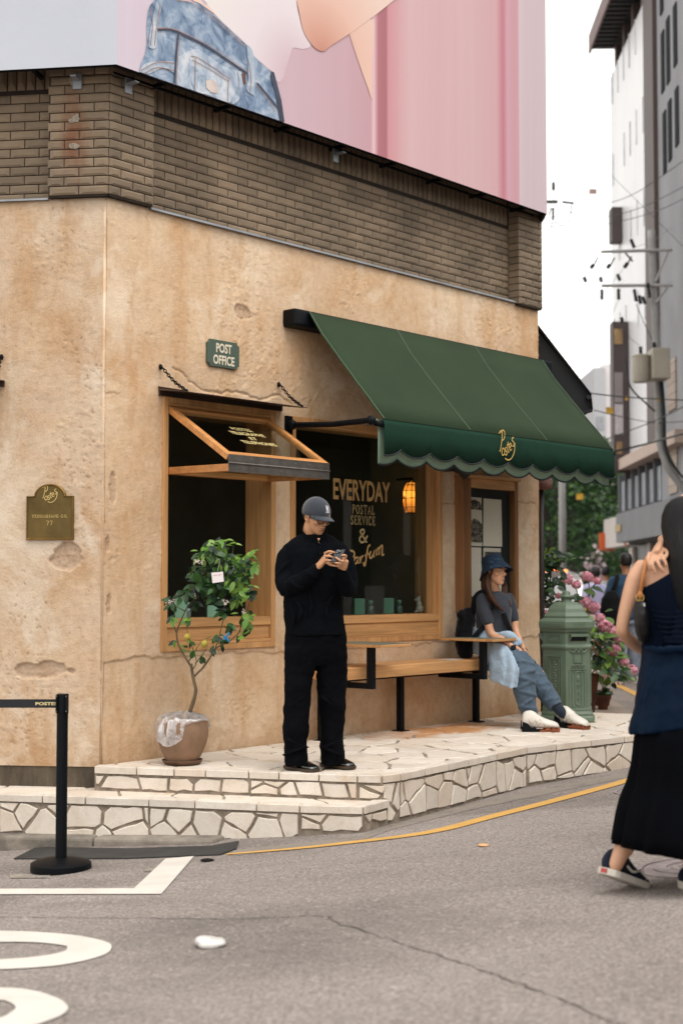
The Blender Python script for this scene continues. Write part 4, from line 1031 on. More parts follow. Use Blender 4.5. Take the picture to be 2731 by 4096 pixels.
# ================================================================== hoods with chains
m_rust = M('rusted_sheet', A(74,50,38,.8), .55, .3, 7, .0008, 50, metal=.3, col2=A(40,34,32,.8))
def hood(fn, s0, s1, label, za=2.835, zf=2.792, dp=.275, ax=(.473, 1.642), az=2.979):
    h = thing('window_hood', label, 'hood', fn((s0+s1)/2, za, 0), 'sheet metal window hoods')
    mb = MB(); mb.hexa([fn(s0,za-.01,-.02),fn(s1,za-.01,-.02),fn(s1,zf-.004,dp),fn(s0,zf-.004,dp),fn(s0,za-.004,-.02),fn(s1,za-.004,-.02),fn(s1,zf,dp),fn(s0,zf,dp)])
    mb.hexa([fn(s0,za-.05,.005),fn(s1,za-.05,.005),fn(s1,za-.05,.02),fn(s0,za-.05,.02),fn(s0,za-.01,.005),fn(s1,za-.01,.005),fn(s1,za-.01,.02),fn(s0,za-.01,.02)])
    mb.hexa([fn(s0,za+.018,-.01),fn(s0+.004,za+.018,-.01),fn(s0+.004,zf+.006,dp),fn(s0,zf+.006,dp),fn(s0,za-.004,-.01),fn(s0+.004,za-.004,-.01),fn(s0+.004,zf,dp),fn(s0,zf,dp)])
    ob('sheet', mb, m_rust, h)
    for sa, sb in zip(ax, (s0+.035, s1-.035)):
        a, b = fn(sa, az, .03), fn(sb, zf+.015, dp-.03); t = (b-a).normalized(); sd = t.cross(Z).normalized(); up = sd.cross(t)
        mb = MB(); n = 13; l = (b-a).length/n
        for i in range(n):
            c = a+t*l*(i+.5)-Z*.018*math.sin(math.pi*(i+.5)/n); v = up if i % 2 else sd
            ring = [c+t*(.72*l*math.cos(q))+v*(.0105*math.sin(q)) for q in [2*math.pi*j/10 for j in range(11)]]; mb.tube(ring, .0036, 5, cap=False)
        mb.ball(fn(sa,az+.005,.012), (.014,.014,.022), 8, 6); mb.tube([fn(sa,az+.02,.0), fn(sa,az+.0,.03)], .007, 6); mb.ball(fn(sb,zf+.01,dp-.02), .010, 8, 6)
        ob('chain', mb, m_black, h)
hood(R, .46, 1.675, 'rusty sheet metal hood hung on two chains above the serving window')
tA = onL(20, 1515)[0]
hood(L, tA+1.25, tA, 'dark hood end and chain hook at the left edge above the plaque', za=onL(20,1518)[1], zf=onL(20,1518)[1]-.03, ax=(tA+1.2, onL(8,1432)[0]+.0), az=onL(8,1432)[1])
# ================================================================== signs
def notched(w, h, r, n=5):
    pts = []
    for cx, cy, a0 in ((w/2,h/2,180),(-w/2,h/2,270),(-w/2,-h/2,0),(w/2,-h/2,90)):
        seg = [(cx+r*math.cos(math.radians(a0+90*i/n)), cy+r*math.sin(math.radians(a0+90*i/n))) for i in range(n+1)]
        pts += list(reversed(seg))
    return pts
sg = thing('shop_sign', 'small green plate with scooped corners reading POST OFFICE', 'sign', R(1.06,3.14,0))
mb = MB(); pl = basis(R(1.06,3.142,.0), U, Z, N); mb.prism([(x,y,-.01) for x,y in notched(.315,.196,.024)], (0,0,.034), pl)
pb = ob('plate', mb, M('sign_green', A(72,88,74,.85), .5, .06, 8), sg, bevel=.003)
mb = MB(); text_mb(mb, 'POST', basis(R(1.06,3.152,.025), U, Z, N), .066, .155, .03); text_mb(mb, 'OFFICE', basis(R(1.06,3.066,.025), U, Z, N), .066, .21, .03)
ob('lettering', mb, M('sign_cream', A(226,214,190,.9), .6, .04), pb)
pq = thing('brass_plaque', 'arched brass plaque reading YEONMUJANG-GIL 77 on bare plaster beside the corner', 'plaque', L(.372,1.95,0))
t0, z0_ = onL(107,2160); t1, z1_ = onL(296,2160); _, ztop = onL(187,1936); _, zsh = onL(107,1985)
cx_, w_ = (t0+t1)/2, abs(t0-t1)
def arch(g):
    w, zb, zs, zt = w_/2-g, z0_+g, zsh-g*.6, ztop-g; ra = w_*.335-g
    pts = [(-w,zb),(w,zb),(w,zs),(ra,zs)]; hh = zt-zs
    for i in range(1,14): a = math.pi*i/14; pts.append((ra*math.cos(a)*1.0, zs+hh*math.sin(a)))
    return pts+[(-ra,zs),(-w,zs)]
MLp = basis(CO+NL*0+UL*cx_, -UL, Z, NL)
m_brass = M('brass', A(176,142,80,.8), .38, .15, 6, .0003, 90, metal=.9); m_brassd = M('aged_brass', A(112,92,52,.8), .5, .2, 5, .0004, 60, metal=.75)
mb = MB(); mb.prism([(x,y,-.01) for x,y in arch(0)], (0,0,.026), MLp); ob('plate', mb, m_brassd, pq)
mb = MB(); O_, I_ = arch(0), arch(.013); n = len(O_)
vs = [(x,y,.016) for x,y in O_]+[((a[0]+b[0])/2,(a[1]+b[1])/2,.026) for a,b in zip(O_,I_)]+[(x,y,.0165) for x,y in I_]
mb.add(vs, [(k*n+i,k*n+(i+1)%n,(k+1)*n+(i+1)%n,(k+1)*n+i) for k in range(2) for i in range(n)], MLp); ob('border', mb, m_brass, pq)
mb = MB(); m_brl = M('brass_lettering', A(214,184,116,.95), .45, .05, 20, metal=.3)
emblem(mb, basis(CO+UL*(cx_)+Z*(ztop-.068)+NL*.0175, -UL, Z, NL), .112, .0042)
serif(mb, 'YEONMUJANG-GIL', basis(CO+UL*cx_+Z*(z0_+.148)+NL*.0175, -UL, Z, NL), 0, .0185, .245, .0026); serif(mb, '77', basis(CO+UL*cx_+Z*(z0_+.098)+NL*.0175, -UL, Z, NL), 0, .028, .044, .0032)
ob('lettering', mb, m_brl, pq)
# ================================================================== notice case
nc = thing('notice_case', 'wooden wall case with old newspaper pages behind glass', 'notice case', R(4.27,1.8,0))
nS0, nS1, nZ0, nZ1 = onR(1820,2200)[0], onR(2046,2200)[0], 1.235, 2.425
mb = MB(); boxR(mb, nS0,nS0+.045,nZ0,nZ1,-.01,.085); boxR(mb, nS0+.05,nS0+.135,nZ0+.02,nZ1-.02,.01,.075); boxR(mb, nS1-.05,nS1,nZ0+.02,nZ1-.02,.0,.075)
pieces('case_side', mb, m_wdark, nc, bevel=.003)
mb = MB(); boxR(mb, nS0+.135,nS1-.05,nZ1-.10,nZ1-.02,.0,.073); boxR(mb, nS0+.135,nS1-.05,nZ0+.02,nZ0+.10,.0,.073); boxR(mb, nS0+.002,nS1+.02,nZ1-.018,nZ1+.01,-.01,.095); boxR(mb, nS0,nS1+.02,nZ1+.012,nZ1+.20,-.02,.03)
pieces('case_rail', mb, m_wh, nc, bevel=.003)
m_back = M('case_lining', A(28,36,36,.7), .8, .1, 3)
mb = MB(); boxR(mb, nS0+.13,nS1-.045,nZ0+.05,nZ1-.05,-.03,.012); ob('backing', mb, m_back, nc)
t = NT('newspaper'); v_ = t.noise(1.0, 4, .7, t.map((60,60,260))); c = t.ramp(v_, [(.4, A(236,226,210,1.0)), (.62, A(200,188,172,.95))]); c = t.mix(.5, c, A(240,230,214,1.0)); t.base(c); t.rough(.9); m_news = t.m
t = NT('engraving'); v_ = t.noise(30, 6, .75); t.base(t.ramp(v_, [(.44, A(30,30,32)), (.6, A(180,166,150,.75))])); t.rough(.9); m_engr = t.m
zoomN = lambda x, y: onR(1750+x*.287, 1850+y*.287, .016)
pages = [((382,478),(616,490),(382,1160),(616,1168)), ((628,500),(892,520),(628,1165),(892,1175)), ((382,1178),(612,1188),(382,1900),(612,1900)), ((626,1188),(884,1198),(626,1900),(884,1900))]
for a, b, c, d in pages:
    A1_, B1_, C1_, D1_ = [zoomN(*q) for q in (a,b,c,d)]; zt = (A1_[1]+B1_[1])/2; zb = max((C1_[1]+D1_[1])/2, nZ0+.14)
    mb = MB(); n = 6; s0, s1 = A1_[0], B1_[0]
    for j in range(n):
        for i in range(4):
            f = lambda u, v: R(s0+(s1-s0)*u, zb+(zt-zb)*v, .018+.006*math.sin(3*u+2*v)*v)
            mb.add([f(i/4,j/n),f((i+1)/4,j/n),f((i+1)/4,(j+1)/n),f(i/4,(j+1)/n)], [(0,1,2,3)])
    pg = ob('newspaper_page', mb, m_news, nc)
    if a in ((382,478),):
        mb = MB(); ctr = [((.5,.83),(.46,.12)), ((.5,.32),(.46,.24))]
        for k,((u,v),(ru,rv)) in enumerate(ctr):
            if k == 0: pts = [(u-ru,v-rv*.7),(u+ru,v-rv*.7),(u+ru*.95,v),(u+ru*.6,v+rv*.7),(u,v+rv),(u-ru*.6,v+rv*.7),(u-ru*.95,v)]
            else: pts = [(u-ru,v-rv),(u+ru,v-rv),(u+ru,v+rv*.5),(u+ru*.4,v+rv*.9),(u-ru*.1,v+rv*1.02),(u-ru*.5,v+rv*.8),(u-ru,v+rv*.5)]
            mb.poly([R(s0+(s1-s0)*x_, zb+(zt-zb)*y_, .029) for x_,y_ in pts])
        ob('engraving', mb, m_engr, pg)
    if a == (626,1188):
        mb = MB(); mb.poly([R(s0+(s1-s0)*x_, zb+(zt-zb)*y_, .029) for x_,y_ in ((.06,.45),(.92,.45),(.92,.92),(.06,.92))]); ob('engraving', mb, m_engr, pg)
mb = MB(); mb.poly([R(nS0+.135,nZ0+.10,.05),R(nS1-.05,nZ0+.10,.05),R(nS1-.05,nZ1-.10,.05),R(nS0+.135,nZ1-.10,.05)]); ob('pane', mb, m_glass, nc)
mb = MB(); s_, z_ = onR(1850,2191,.078); mb.ball(R(s_,z_,.078), .009, 10, 6); ob('lock', mb, m_steel, nc)
# swallow on the wall and the dark vent duct under the awning
sw = MB(); z9 = lambda x, y: onR(1750+x*.287, 1850+y*.287, .05)
for pts in ([(735,75),(745,60),(738,100),(790,98),(872,130),(800,128),(755,135),(748,160),(768,215),(742,180),(733,218),(722,160),(700,130),(706,95)], [(700,130),(706,95),(735,75),(744,150),(722,160)]):
    sw.prism([R(*z9(x,y),.045) for x,y in pts], N*.012)
o = ob('bird_ornament', sw, m_black, loc=R(4.42,2.5,.04)); tagit(o, 'black flying swallow figure above the notice case', 'ornament')
s_, z_ = onR(1860,1868,.2); mb = MB(); mb.tube([R(s_-.02,z_+.07,-.03), R(s_-.02,z_+.07,.10), R(s_+.0,z_+.03,.2), R(s_+.04,z_-.05,.25)], [.1,.105,.105,.1], 14)
o = ob('vent_duct', mb, M('vent_paint', A(40,38,36,.8), .7, .1), loc=R(s_,z_,0), smooth=True); tagit(o, 'dark vent cowl half hidden under the green awning', 'vent')
# ================================================================== goods on the sills and the lit wall lamp
m_mint = M('mint_carton', A(132,182,156,.8), .6, .04, 12); m_mint2 = M('mint_cap', A(120,176,148,.8), .35, .03); m_bot = M('bottle_glass', A(120,140,132,.7), .08, .05, 8, coat=.6)
def carton(s, z, d, w, h, label):
    c = thing('carton', label, 'carton', R(s,z,d), 'mint cartons on the sills'); mb = MB(); mb.box(-w/2,w/2,-w/2,w/2,0,h, basis(R(s,z,d), (U*.8+N*.6), (N*-.8+U*.6)*1.0, Z)); ob('box', mb, m_mint, c, bevel=.002); return c
def bottle(s, z, d, label):
    c = thing('perfume_bottle', label, 'bottle', R(s,z,d), 'perfume bottles on the sills'); pl = basis(R(s,z,d), U, -N, Z)
    mb = MB(); mb.lathe([(.026,0),(.029,.004),(.029,.060),(.022,.068),(.010,.072)], 16, pl); ob('flask', mb, m_bot, c, smooth=True)
    mb = MB(); mb.lathe([(.012,.068),(.013,.084),(.021,.090),(.022,.104),(.012,.114),(.001,.116)], 14, pl); ob('cap', mb, m_mint2, c, smooth=True); return c
for s_, lb in ((onR(1250+475*.404,2460,-.15)[0], 'pale green carton on the display sill nearest the man'), (onR(1250+762*.404,2458,-.15)[0], 'pale green carton in the middle of the display sill')):
    carton(s_, 1.236, -.17, .085, .13, lb); bottle(s_+.125, 1.236, -.15, lb.replace('carton', 'capped bottle beside the carton') if False else ('small green capped bottle beside the carton nearest the man' if 'nearest' in lb else 'small green capped bottle beside the middle carton'))
carton(onR(600+365*.3508,2475,-.12)[0], 1.246, -.14, .085, .14, 'pale green carton on the serving sill at its left end'); bottle(onR(600+432*.3508,2475,-.12)[0], 1.246, -.13, 'clear bottle beside the carton on the serving sill')
carton(onR(600+735*.3508,2475,-.12)[0], 1.246, -.14, .085, .14, 'pale green carton behind the lemon tree leaves')
dg_ = thing('figurine', 'small white spotted dog figurine at the right end of the display sill', 'figurine', R(onR(1678,2458,-.15)[0],1.236,-.15)); p_ = dg_.location
mb = MB()
for c, r in (((0,0,.035),(.036,.032,.036)),((-.005,0,.075),(.026,.024,.035)),((-.012,0,.118),(.024,.022,.024)),((-.036,0,.112),(.014,.012,.011)),((.006,.016,.138),(.007,.006,.014)),((-.006,-.014,.138),(.007,.006,.014)),((-.03,.018,.012),(.018,.012,.012)),((-.03,-.018,.012),(.018,.012,.012))): mb.ball(p_+Vector(c), r, 10, 7)
t = NT('spotted_china'); v_ = t.vor(48); t.base(t.ramp(v_, [(.2, A(40,40,40)), (.26, A(214,204,190,.85))])); t.rough(.3); fuse(ob('dog_body', mb, t.m, dg_, smooth=True), .005, 2)
lp = thing('wall_lamp', 'glowing amber leaded glass lamp inside the display window', 'lamp', R(3.48,2.2,-.6))
LS, LZ = onR(1655,1985,-.6); LP = R(LS, LZ, -.62)
t = NT('amber_glass'); sp_ = t.n('SeparateXYZ'); t.l(t.co, sp_.inputs[0]); n_ = t.noise(9, 3)
t.base((.7,.34,.08)); t.rough(.4); td = t.n('BsdfTranslucent'); t.l(t.ramp(n_, [(.3, (.85,.36,.06)), (.7, (1.0,.58,.18))]), td.inputs[0]); ms = t.n('MixShader'); ms.inputs[0].default_value = .8; t.l(t.b.outputs[0], ms.inputs[1]); t.l(td.outputs[0], ms.inputs[2]); t.l(ms.outputs[0], t.out.inputs[0]); m_amb = t.m
prof = [(.062,-.15),(.082,-.10),(.088,-.02),(.084,.05),(.066,.10),(.04,.13),(.012,.14)]
pl = basis(LP, U, -N, Z); mb = MB(); mb.lathe(prof, 20, pl, cap=False); sh = ob('lamp_shade', mb, m_amb, lp, smooth=True)
mb = MB()
for k in range(10):
    a = 2*math.pi*k/10; mb.tube([pl @ Vector((r*1.01*math.cos(a), r*1.01*math.sin(a), z)) for r, z in prof], .0035, 5)
for r, z in prof[:-1]: mb.tube([pl @ Vector((r*1.01*math.cos(2*math.pi*j/20), r*1.01*math.sin(2*math.pi*j/20), z)) for j in range(21)], .0035, 5, cap=False)
for a in (-.3, -2.4): 
    c = pl @ Vector((.092*math.cos(a-.9), .092*math.sin(a-.9), -.06)); mb.tube([c+U*.032*math.cos(q)+Z*.06*math.sin(q) for q in [2*math.pi*j/14 for j in range(15)]], .004, 5, cap=False)
ob('leading', mb, m_black, sh)
mb = MB(); mb.ball(LP+Z*.0, (.024,.024,.034), 10, 8); ob('bulb', mb, EM('bulb_glow', (1.0,.66,.28), 26), lp, smooth=True)
mb = MB(); mb.tube([LP+Z*.13, LP+Z*.16, LP+Z*.16-N*.18], .012, 8); ob('lamp_arm', mb, m_black, lp)
pld = bpy.data.lights.new('lamp_light', 'POINT'); pld.energy = 2.5; pld.color = (1.0,.55,.2); pld.shadow_soft_size = .05
plo = bpy.data.objects.new('lamp_light', pld); COL.objects.link(plo); plo.location = LP+N*.16-Z*.02
# ================================================================== bench
bn = thing('bench', 'long oak bench on black steel legs with two small table arms along the wall', 'bench', R(3,ZT,.2))
mb = MB(); boxR(mb, 1.90,4.16,.768,.858,.03,.405); ob('seat', mb, m_wh, bn, bevel=.006)
for s_ in (2.0,2.94,3.966):
    mb = MB(); boxR(mb, s_-.024,s_+.024,ZT-.005,.766,.10,.148); boxR(mb, s_-.05,s_+.05,ZT-.004,ZT+.008,.07,.18); ob('leg', mb, m_black, bn, bevel=.003)
mb = MB(); boxR(mb, 1.95,4.12,.735,.766,.155,.19); ob('stretcher', mb, m_black, bn)
m_top = M('greenish_laminate', A(116,122,110,.8), .45, .06, 3)
for s_ in (2.14,3.56):
    mb = MB(); boxR(mb, s_-.03,s_+.022,.70,1.012,.475,.525); boxR(mb, s_-.03,s_+.022,.70,.742,.05,.475); ap = ob('arm_support', mb, m_black, bn, bevel=.003)
    mb = MB(); boxR(mb, s_-.06,s_+.30,1.012,1.034,.10,.64); ab = ob('arm_table', mb, m_wh, bn, bevel=.003)
    mb = MB(); boxR(mb, s_-.057,s_+.297,1.034,1.037,.103,.637); ob('laminate', mb, m_top, ab)
mb = MB(); c = R(3.42,.8585,.26); mb.hexa([c+U*a+N*b+Z*h for h in (0,.003) for a,b in ((-.1,-.06),(.12,-.07),(.13,.06),(-.09,.08))])
o = ob('paper_sheet', mb, M('paper', A(190,184,176,.85), .8, .03), loc=c); tagit(o, 'white paper sheet lying on the bench seat by the backpack', 'paper')
# ================================================================== queue barrier
sx_, sy_ = -1.556, 7.98; st = thing('belt_barrier', 'black retractable belt barrier post with round base at the left', 'barrier', G(sx_,sy_)); zg = st.location.z; ZTOP = .876
pl = basis(st.location, (1,0,0), (0,1,0), (0,0,1))
mb = MB(); mb.lathe([(.167,.002),(.168,.006),(.167,.042),(.15,.052),(.09,.066),(.033,.074),(.02,.076)], 40, pl); ob('base', mb, m_black, st, smooth=True, mods=[('EDGE_SPLIT', dict(split_angle=math.radians(40)))])
mb = MB(); mb.lathe([(.0315,.06),(.0315,ZTOP-zg-.10)], 24, pl); ob('post', mb, m_black, st, smooth=True, mods=[('EDGE_SPLIT', {})])
mb = MB(); h0 = ZTOP-zg; mb.lathe([(.033,h0-.11),(.034,h0-.105),(.034,h0-.003),(.031,h0),(.001,h0)], 24, pl); 
for a in (-.032,.022): mb.box(a,a+.010,-.037,-.025,h0-.102,h0-.006,pl)
ob('belt_head', mb, m_black, st, bevel=.001)
m_scr = M('screw_steel', A(190,186,180,.8), .35, .05, metal=.8); mb = MB()
for a in (-.027,.027):
    for h in (.012,.094): mb.ball(pl @ Vector((a,-.037,h0-h)), .0028, 6, 4)
ob('screw', mb, m_scr, st)
zb0, zb1 = [1.5-(py-2328)/5689.6*7.97 for py in (2829,2795)]
mb = MB(); mb.box(-3.4,sx_-.034,sy_-.002,sy_+.0005,zb0,zb1); bl = ob('belt', mb, M('belt_webbing', A(22,24,28), .75, .1, 40, .0006, 300), st)
mb = MB(); text_mb(mb, 'POSTES', basis((sx_-.089-.0,sy_-.0035,(zb0+zb1)/2-.0085), (1,0,0), (0,0,1), (0,-1,0)), .0165, .122, .03, .0); ob('belt_lettering', mb, M('belt_print', A(226,206,150,.9), .6, .04), bl)
# ================================================================== cast iron post box
px_ = (2263-1365.5)/5689.6*12.36; bxp = Vector((px_,12.36,ZT))
pbx = thing('post_box', 'tall grey green cast iron post box with domed top and letter slot', 'post box', bxp)
m_pb = M('post_box_paint', A(116,132,112,.72), .45, .1, 5, .0012, 45, col2=A(102,120,100,.72))
ang = math.atan2(-12.36,-px_)     # a corner turned to the street corner
MPB = Matrix.Translation(bxp) @ Matrix.Rotation(ang-math.radians(2), 4, 'Z')
def hexl(prof): mb = MB(); mb.lathe(prof, 6, MPB); return mb
RB = .232
ob('base', hexl([(.265,0),(.270,.02),(.262,.045),(.248,.06),(.252,.075),(.236,.10),(.24,.112),(RB+.004,.13)]), m_pb, pbx, bevel=.004)
body = ob('body', hexl([(RB,.12),(RB-.004,.62),(RB+.014,.635),(RB+.016,.652),(RB-.002,.668),(RB-.004,.765),(RB+.012,.775),(RB+.02,.79)]), m_pb, pbx, bevel=.004)
cap_ = ob('cap', hexl([(RB+.01,.785),(.262,.805),(.268,.812),(.268,.862),(.258,.872),(.235,.885),(.215,.893),(.222,.905),(.212,.918),(.186,.94),(.175,.97),(.15,1.0),(.11,1.022),(.06,1.03)]), m_pb, pbx, bevel=.004)
mb = MB(); mb.lathe([(.06,1.02),(.046,1.032),(.044,1.06),(.062,1.068),(.064,1.078),(.046,1.084),(.034,1.09),(.036,1.105),(.028,1.118),(.012,1.124)], 18, MPB); ob('finial', mb, m_pb, pbx, smooth=True)
def pface(k, r):       # frame on face k: x along the face, y up, z outward
    a = math.radians(60*k+30); n = Vector((math.cos(a),math.sin(a),0)); x = Vector((-math.sin(a),math.cos(a),0))
    return MPB @ basis(n*(r*math.cos(math.radians(30))), x, Z, n)
def frame_(mb, pl, x0, x1, y0, y1, w=.008, h=.008):
    for a,b,c,d in ((x0,x1,y0,y0+w),(x0,x1,y1-w,y1),(x0,x0+w,y0+w,y1-w),(x1-w,x1,y0+w,y1-w)): mb.box(a,b,c,d,-.004,h,pl)
PO = MB(); m_blk = M('slot_dark', A(10,12,10), .9, .05)
for k in range(6):
    pl = pface(k, RB-.002); rim = pface(k, .268)
    if k == 5 or k == 1 or k == 3:          # panelled faces
        frame_(PO, pl, -.075,.075,.16,.57); frame_(PO, pl, -.05,.05,.19,.54,.006)
        for i in range(14): PO.ball((0,0,0), (.016,.012,.007), 8, 5, pl @ Matrix.Translation((.006*(-1)**i,.21+.0235*i,.0)))
        frame_(PO, pl, -.07,.07,.69,.755); frame_(PO, pl, -.05,.05,.70,.745,.004,.006)
        for i in range(9):
            PO.tube([rim @ Vector((-.10+.025*i+.010*math.cos(q), .837+.010*math.sin(q), .002)) for q in [2*math.pi*j/10 for j in range(11)]], .003, 5, cap=False)
    else:                                # lettered faces
        frame_(PO, pl, -.062,.062,.135,.44,.006,.007)
        for sx in (-1,1): PO.tube(smoothpath([pl @ Vector((sx*.085,y,.002)) for y in (.12,.45)], 2), .004, 5)
        oval = [pl @ Vector((.030*math.cos(q), .295+(.115 if math.sin(q) > 0 else -.115)*1+.03*math.sin(q), .004)) for q in [2*math.pi*j/24 for j in range(25)]]
        PO.tube(oval, .0045, 5, cap=False)
        for sx in (-1,1):
            for yy in (.20,.25,.31): PO.tube([pl @ Vector((sx*(.010+.007*math.cos(q)), yy+.016*math.sin(q), .003)) for q in [2*math.pi*j/10 for j in range(9)]], .003, 5)
        PO.ball((0,0,0), (.016,.028,.010), 10, 7, pl @ Matrix.Translation((0,.375,0)))
        PO.box(-.07,.07,.452,.460,-.004,.009,pl)
        for i in range(4): PO.tube([pl @ Vector((-.048+.032*i+.012*math.cos(q), .482+.013*math.sin(q), .004)) for q in [2*math.pi*j/12 for j in range(11)]], .0045, 5)
        frame_(PO, pl, -.042,.042,.51,.60,.005,.007)
        PO.tube(smoothpath([pl @ Vector(p) for p in ((-.085,.625,.004),(-.05,.60,.006),(-.02,.63,.006),(0,.60,.006),(.02,.63,.006),(.05,.60,.006),(.085,.625,.004))], 4), .006, 6)
        PO.prism([(-.085,.735,-.01),(.085,.735,-.01),(.085,.755,-.01),(-.085,.755,-.01)], (0,0,.05), pl)      # hood over the slot
        for sx in (-.085,.077): PO.hexa([pl @ Vector(p) for p in ((sx,.69,-.01),(sx+.008,.69,-.01),(sx+.008,.69,.006),(sx,.69,.006),(sx,.742,-.01),(sx+.008,.742,-.01),(sx+.008,.742,.038),(sx,.742,.038))])
        text_mb(PO, 'POST', rim @ Matrix.Translation((0,.823,.0)), .03, .12, .03, .004)
ob('ornament', PO, m_pb, body, smooth=False)
mb = MB()
for k in (0, 2, 4): mb.box(-.074,.074,.697,.735,-.004,.004, pface(k, RB-.001))
ob('letter_slot', mb, m_blk, body)
# bird relief on the dome
mb = MB(); pl = pface(0, .178); pl = pl @ Matrix.Rotation(math.radians(-32), 4, 'X')
m_dwin = M('dark_glazing', A(60,70,78,.7), .12, .2, .6, coat=.3)
# ================================================================== the street behind: right hand side facades
DS = Vector((.0342,1,0)).normalized(); NS = Vector((-DS.y,DS.x,0))     # along the street, and out from the facades
FS = Vector((7.35,30,0))                                                # a point on the facade line
def S(y, z, d=0): p = FS+DS*((y-30)/DS.y)+NS*d; return Vector((p.x,p.y,z))
def sy(px):      # distance along the facade line that shows at this pixel column
    k = (px-1365.5)/5689.6; return (7.35-30*.0342)/(k-.0342)
def sz(px, py, d=0): y = sy(px); r = ray(px,py); return 1.5+r.z/r.y*y
def boxS(mb, y0,y1,z0,z1,d0,d1): return mb.hexa([S(y0,z0,d0),S(y1,z0,d0),S(y1,z0,d1),S(y0,z0,d1),S(y0,z1,d0),S(y1,z1,d0),S(y1,z1,d1),S(y0,z1,d1)])
yA, yB, yC = sy(2457), sy(2612), sy(2652)       # far end of the white slats, brown strip, grey block
gb = thing('white_tower', 'tall white slatted building with a brown corner strip and a dark overhanging roof', 'building', S(yB,0))
t = NT('white_slats'); sp_ = t.n('SeparateXYZ'); t.l(t.co, sp_.inputs[0]); w = t.n('TexWave'); w.bands_direction = 'Y'; w.inputs['Scale'].default_value = 1.1; w.inputs['Distortion'].default_value = 0
t.l(t.co, w.inputs['Vector']); nz_ = t.noise(.5, 3, .6, t.map((.1,.8,.5)))
c = t.ramp(w.outputs[0], [(.15, A(196,196,198,.95)), (.4, A(236,235,236,.95))]); c = t.mix(1.0, c, t.ramp(nz_, [(.4,(.9,.9,.92)),(.6,(1,1,1))]), 'MULTIPLY'); t.base(c); t.rough(.35); m_slat = t.m
ZW0 = sz(2612,1830); ZW1 = sz(2457,314)
mb = MB(); boxS(mb, yB+.02,yA,sz(2520,1840),ZW1,-9,0); ob('wall', mb, m_slat, gb)
m_bs = M('brown_cladding', A(86,68,62,.8), .6, .1, .6); mb = MB(); boxS(mb, yC+.02,yB,sz(2640,1800),34,-9,.12); ob('corner_strip', mb, m_bs, gb)
m_roof = M('roof_soffit', A(70,70,72,.7), .7, .1, 2); m_fas = M('roof_fascia', A(120,92,90,.8), .6, .1, 3)
mb = MB(); yR = sy(2480); boxS(mb, yC,yR+.6,ZW1+.72,ZW1+1.1,-9,.60)
for k in range(int((yR+.5-yC)/.3)): boxS(mb, yC+.3*k,yC+.3*k+.12,ZW1+.62,ZW1+.71,0,.59)
ob('roof', mb, m_roof, gb); mb = MB(); boxS(mb, yC,yA-.3,ZW1-.02,ZW1+.70,-9,-.35); ob('attic', mb, m_dwin, gb); mb = MB(); boxS(mb, yC,yR+.62,ZW1+.60,ZW1+1.12,.605,.66); ob('fascia', mb, m_fas, gb)
mb = MB()
for y_ in np.arange(yC+.5, yA-1, 1.4): boxS(mb, y_,y_+.25,ZW1,ZW1+.62,-.2,.0)
pieces('roof_post', mb, m_bs, gb)
k = 0
for r_ in range(7):
    for y_ in np.arange(yB+.7, yA-.3, .95):
        if (r_*7+int(y_*3)) % 5 == 0: continue
        z_ = 8.0+r_*2.35
        mb = MB(); boxS(mb, y_,y_+.07,z_,z_+.9,0,.02); k += 1
        if k < 60: ob('window', mb, M('slit_glass', A(206,206,210,.95), .6) if k == 1 else bpy.data.materials['slit_glass'], gb)
# lower two floors of the white building: ribbon of glass over a shopfront
lb = thing('glass_shopfront', 'long grey two storey shopfront with a ribbon of tall windows above', 'building', S(sy(2640),0))
m_gry = M('grey_render', A(146,146,150,.9), .8, .08, .8, .002, 20); m_grd = M('grey_fascia', A(112,113,117,.85), .6, .08, .8)
yL = sy(2466); zc0, zc1 = sz(2505,1888), sz(2505,1868)
zf1, zf0 = sz(2516,2058), sz(2516,2172)
mb = MB(); boxS(mb, yC-3,yL,zf1,zc0,-8,-.12); ob('glazed_wall', mb, m_dwin, lb)
mb = MB(); boxS(mb, yC-3,sy(2498),zc0,zc1+.15,-8,.30); ob('cornice', mb, M('pale_cornice', A(196,174,160,.85), .7, .06), lb)
mb = MB(); boxS(mb, 22,sy(2517),zf0,zf1,-8,.35); ob('fascia', mb, m_grd, lb)
m_ref = M('pale_pane', A(186,192,200,.9), .2, .15, .7, coat=.3)
for y_ in np.arange(yC-2.6, yL-.3, 1.05):
    mb = MB(); boxS(mb, y_,y_+.42,zf1+.15,zc0-.2,-.10,-.06); w_ = ob('window', mb, m_ref, lb)
    mb = MB(); boxS(mb, y_+.44,y_+.5,zf1+.02,zc0,-.12,.02); ob('mullion', mb, m_grd, lb)
m_shop = M('shop_dark', A(40,38,36,.8), .4, .3, .5); mb = MB(); boxS(mb, 22,yL,0,zf0,-8,-.4); ob('shop_front', mb, m_shop, lb)
m_warm = M('shop_poster', A(190,180,170,.9), .6, .1, 2)
for px0,px1,py0,py1 in ((2540,2552,2170,2240),(2577,2600,2178,2215),(2470,2484,2190,2330)):
    ya_, yb_ = sy(px1), sy(px0); mb = MB(); boxS(mb, ya_,yb_,sz((px0+px1)/2,py1),sz((px0+px1)/2,py0),-.39,-.3); ob('poster', mb, m_warm, lb)
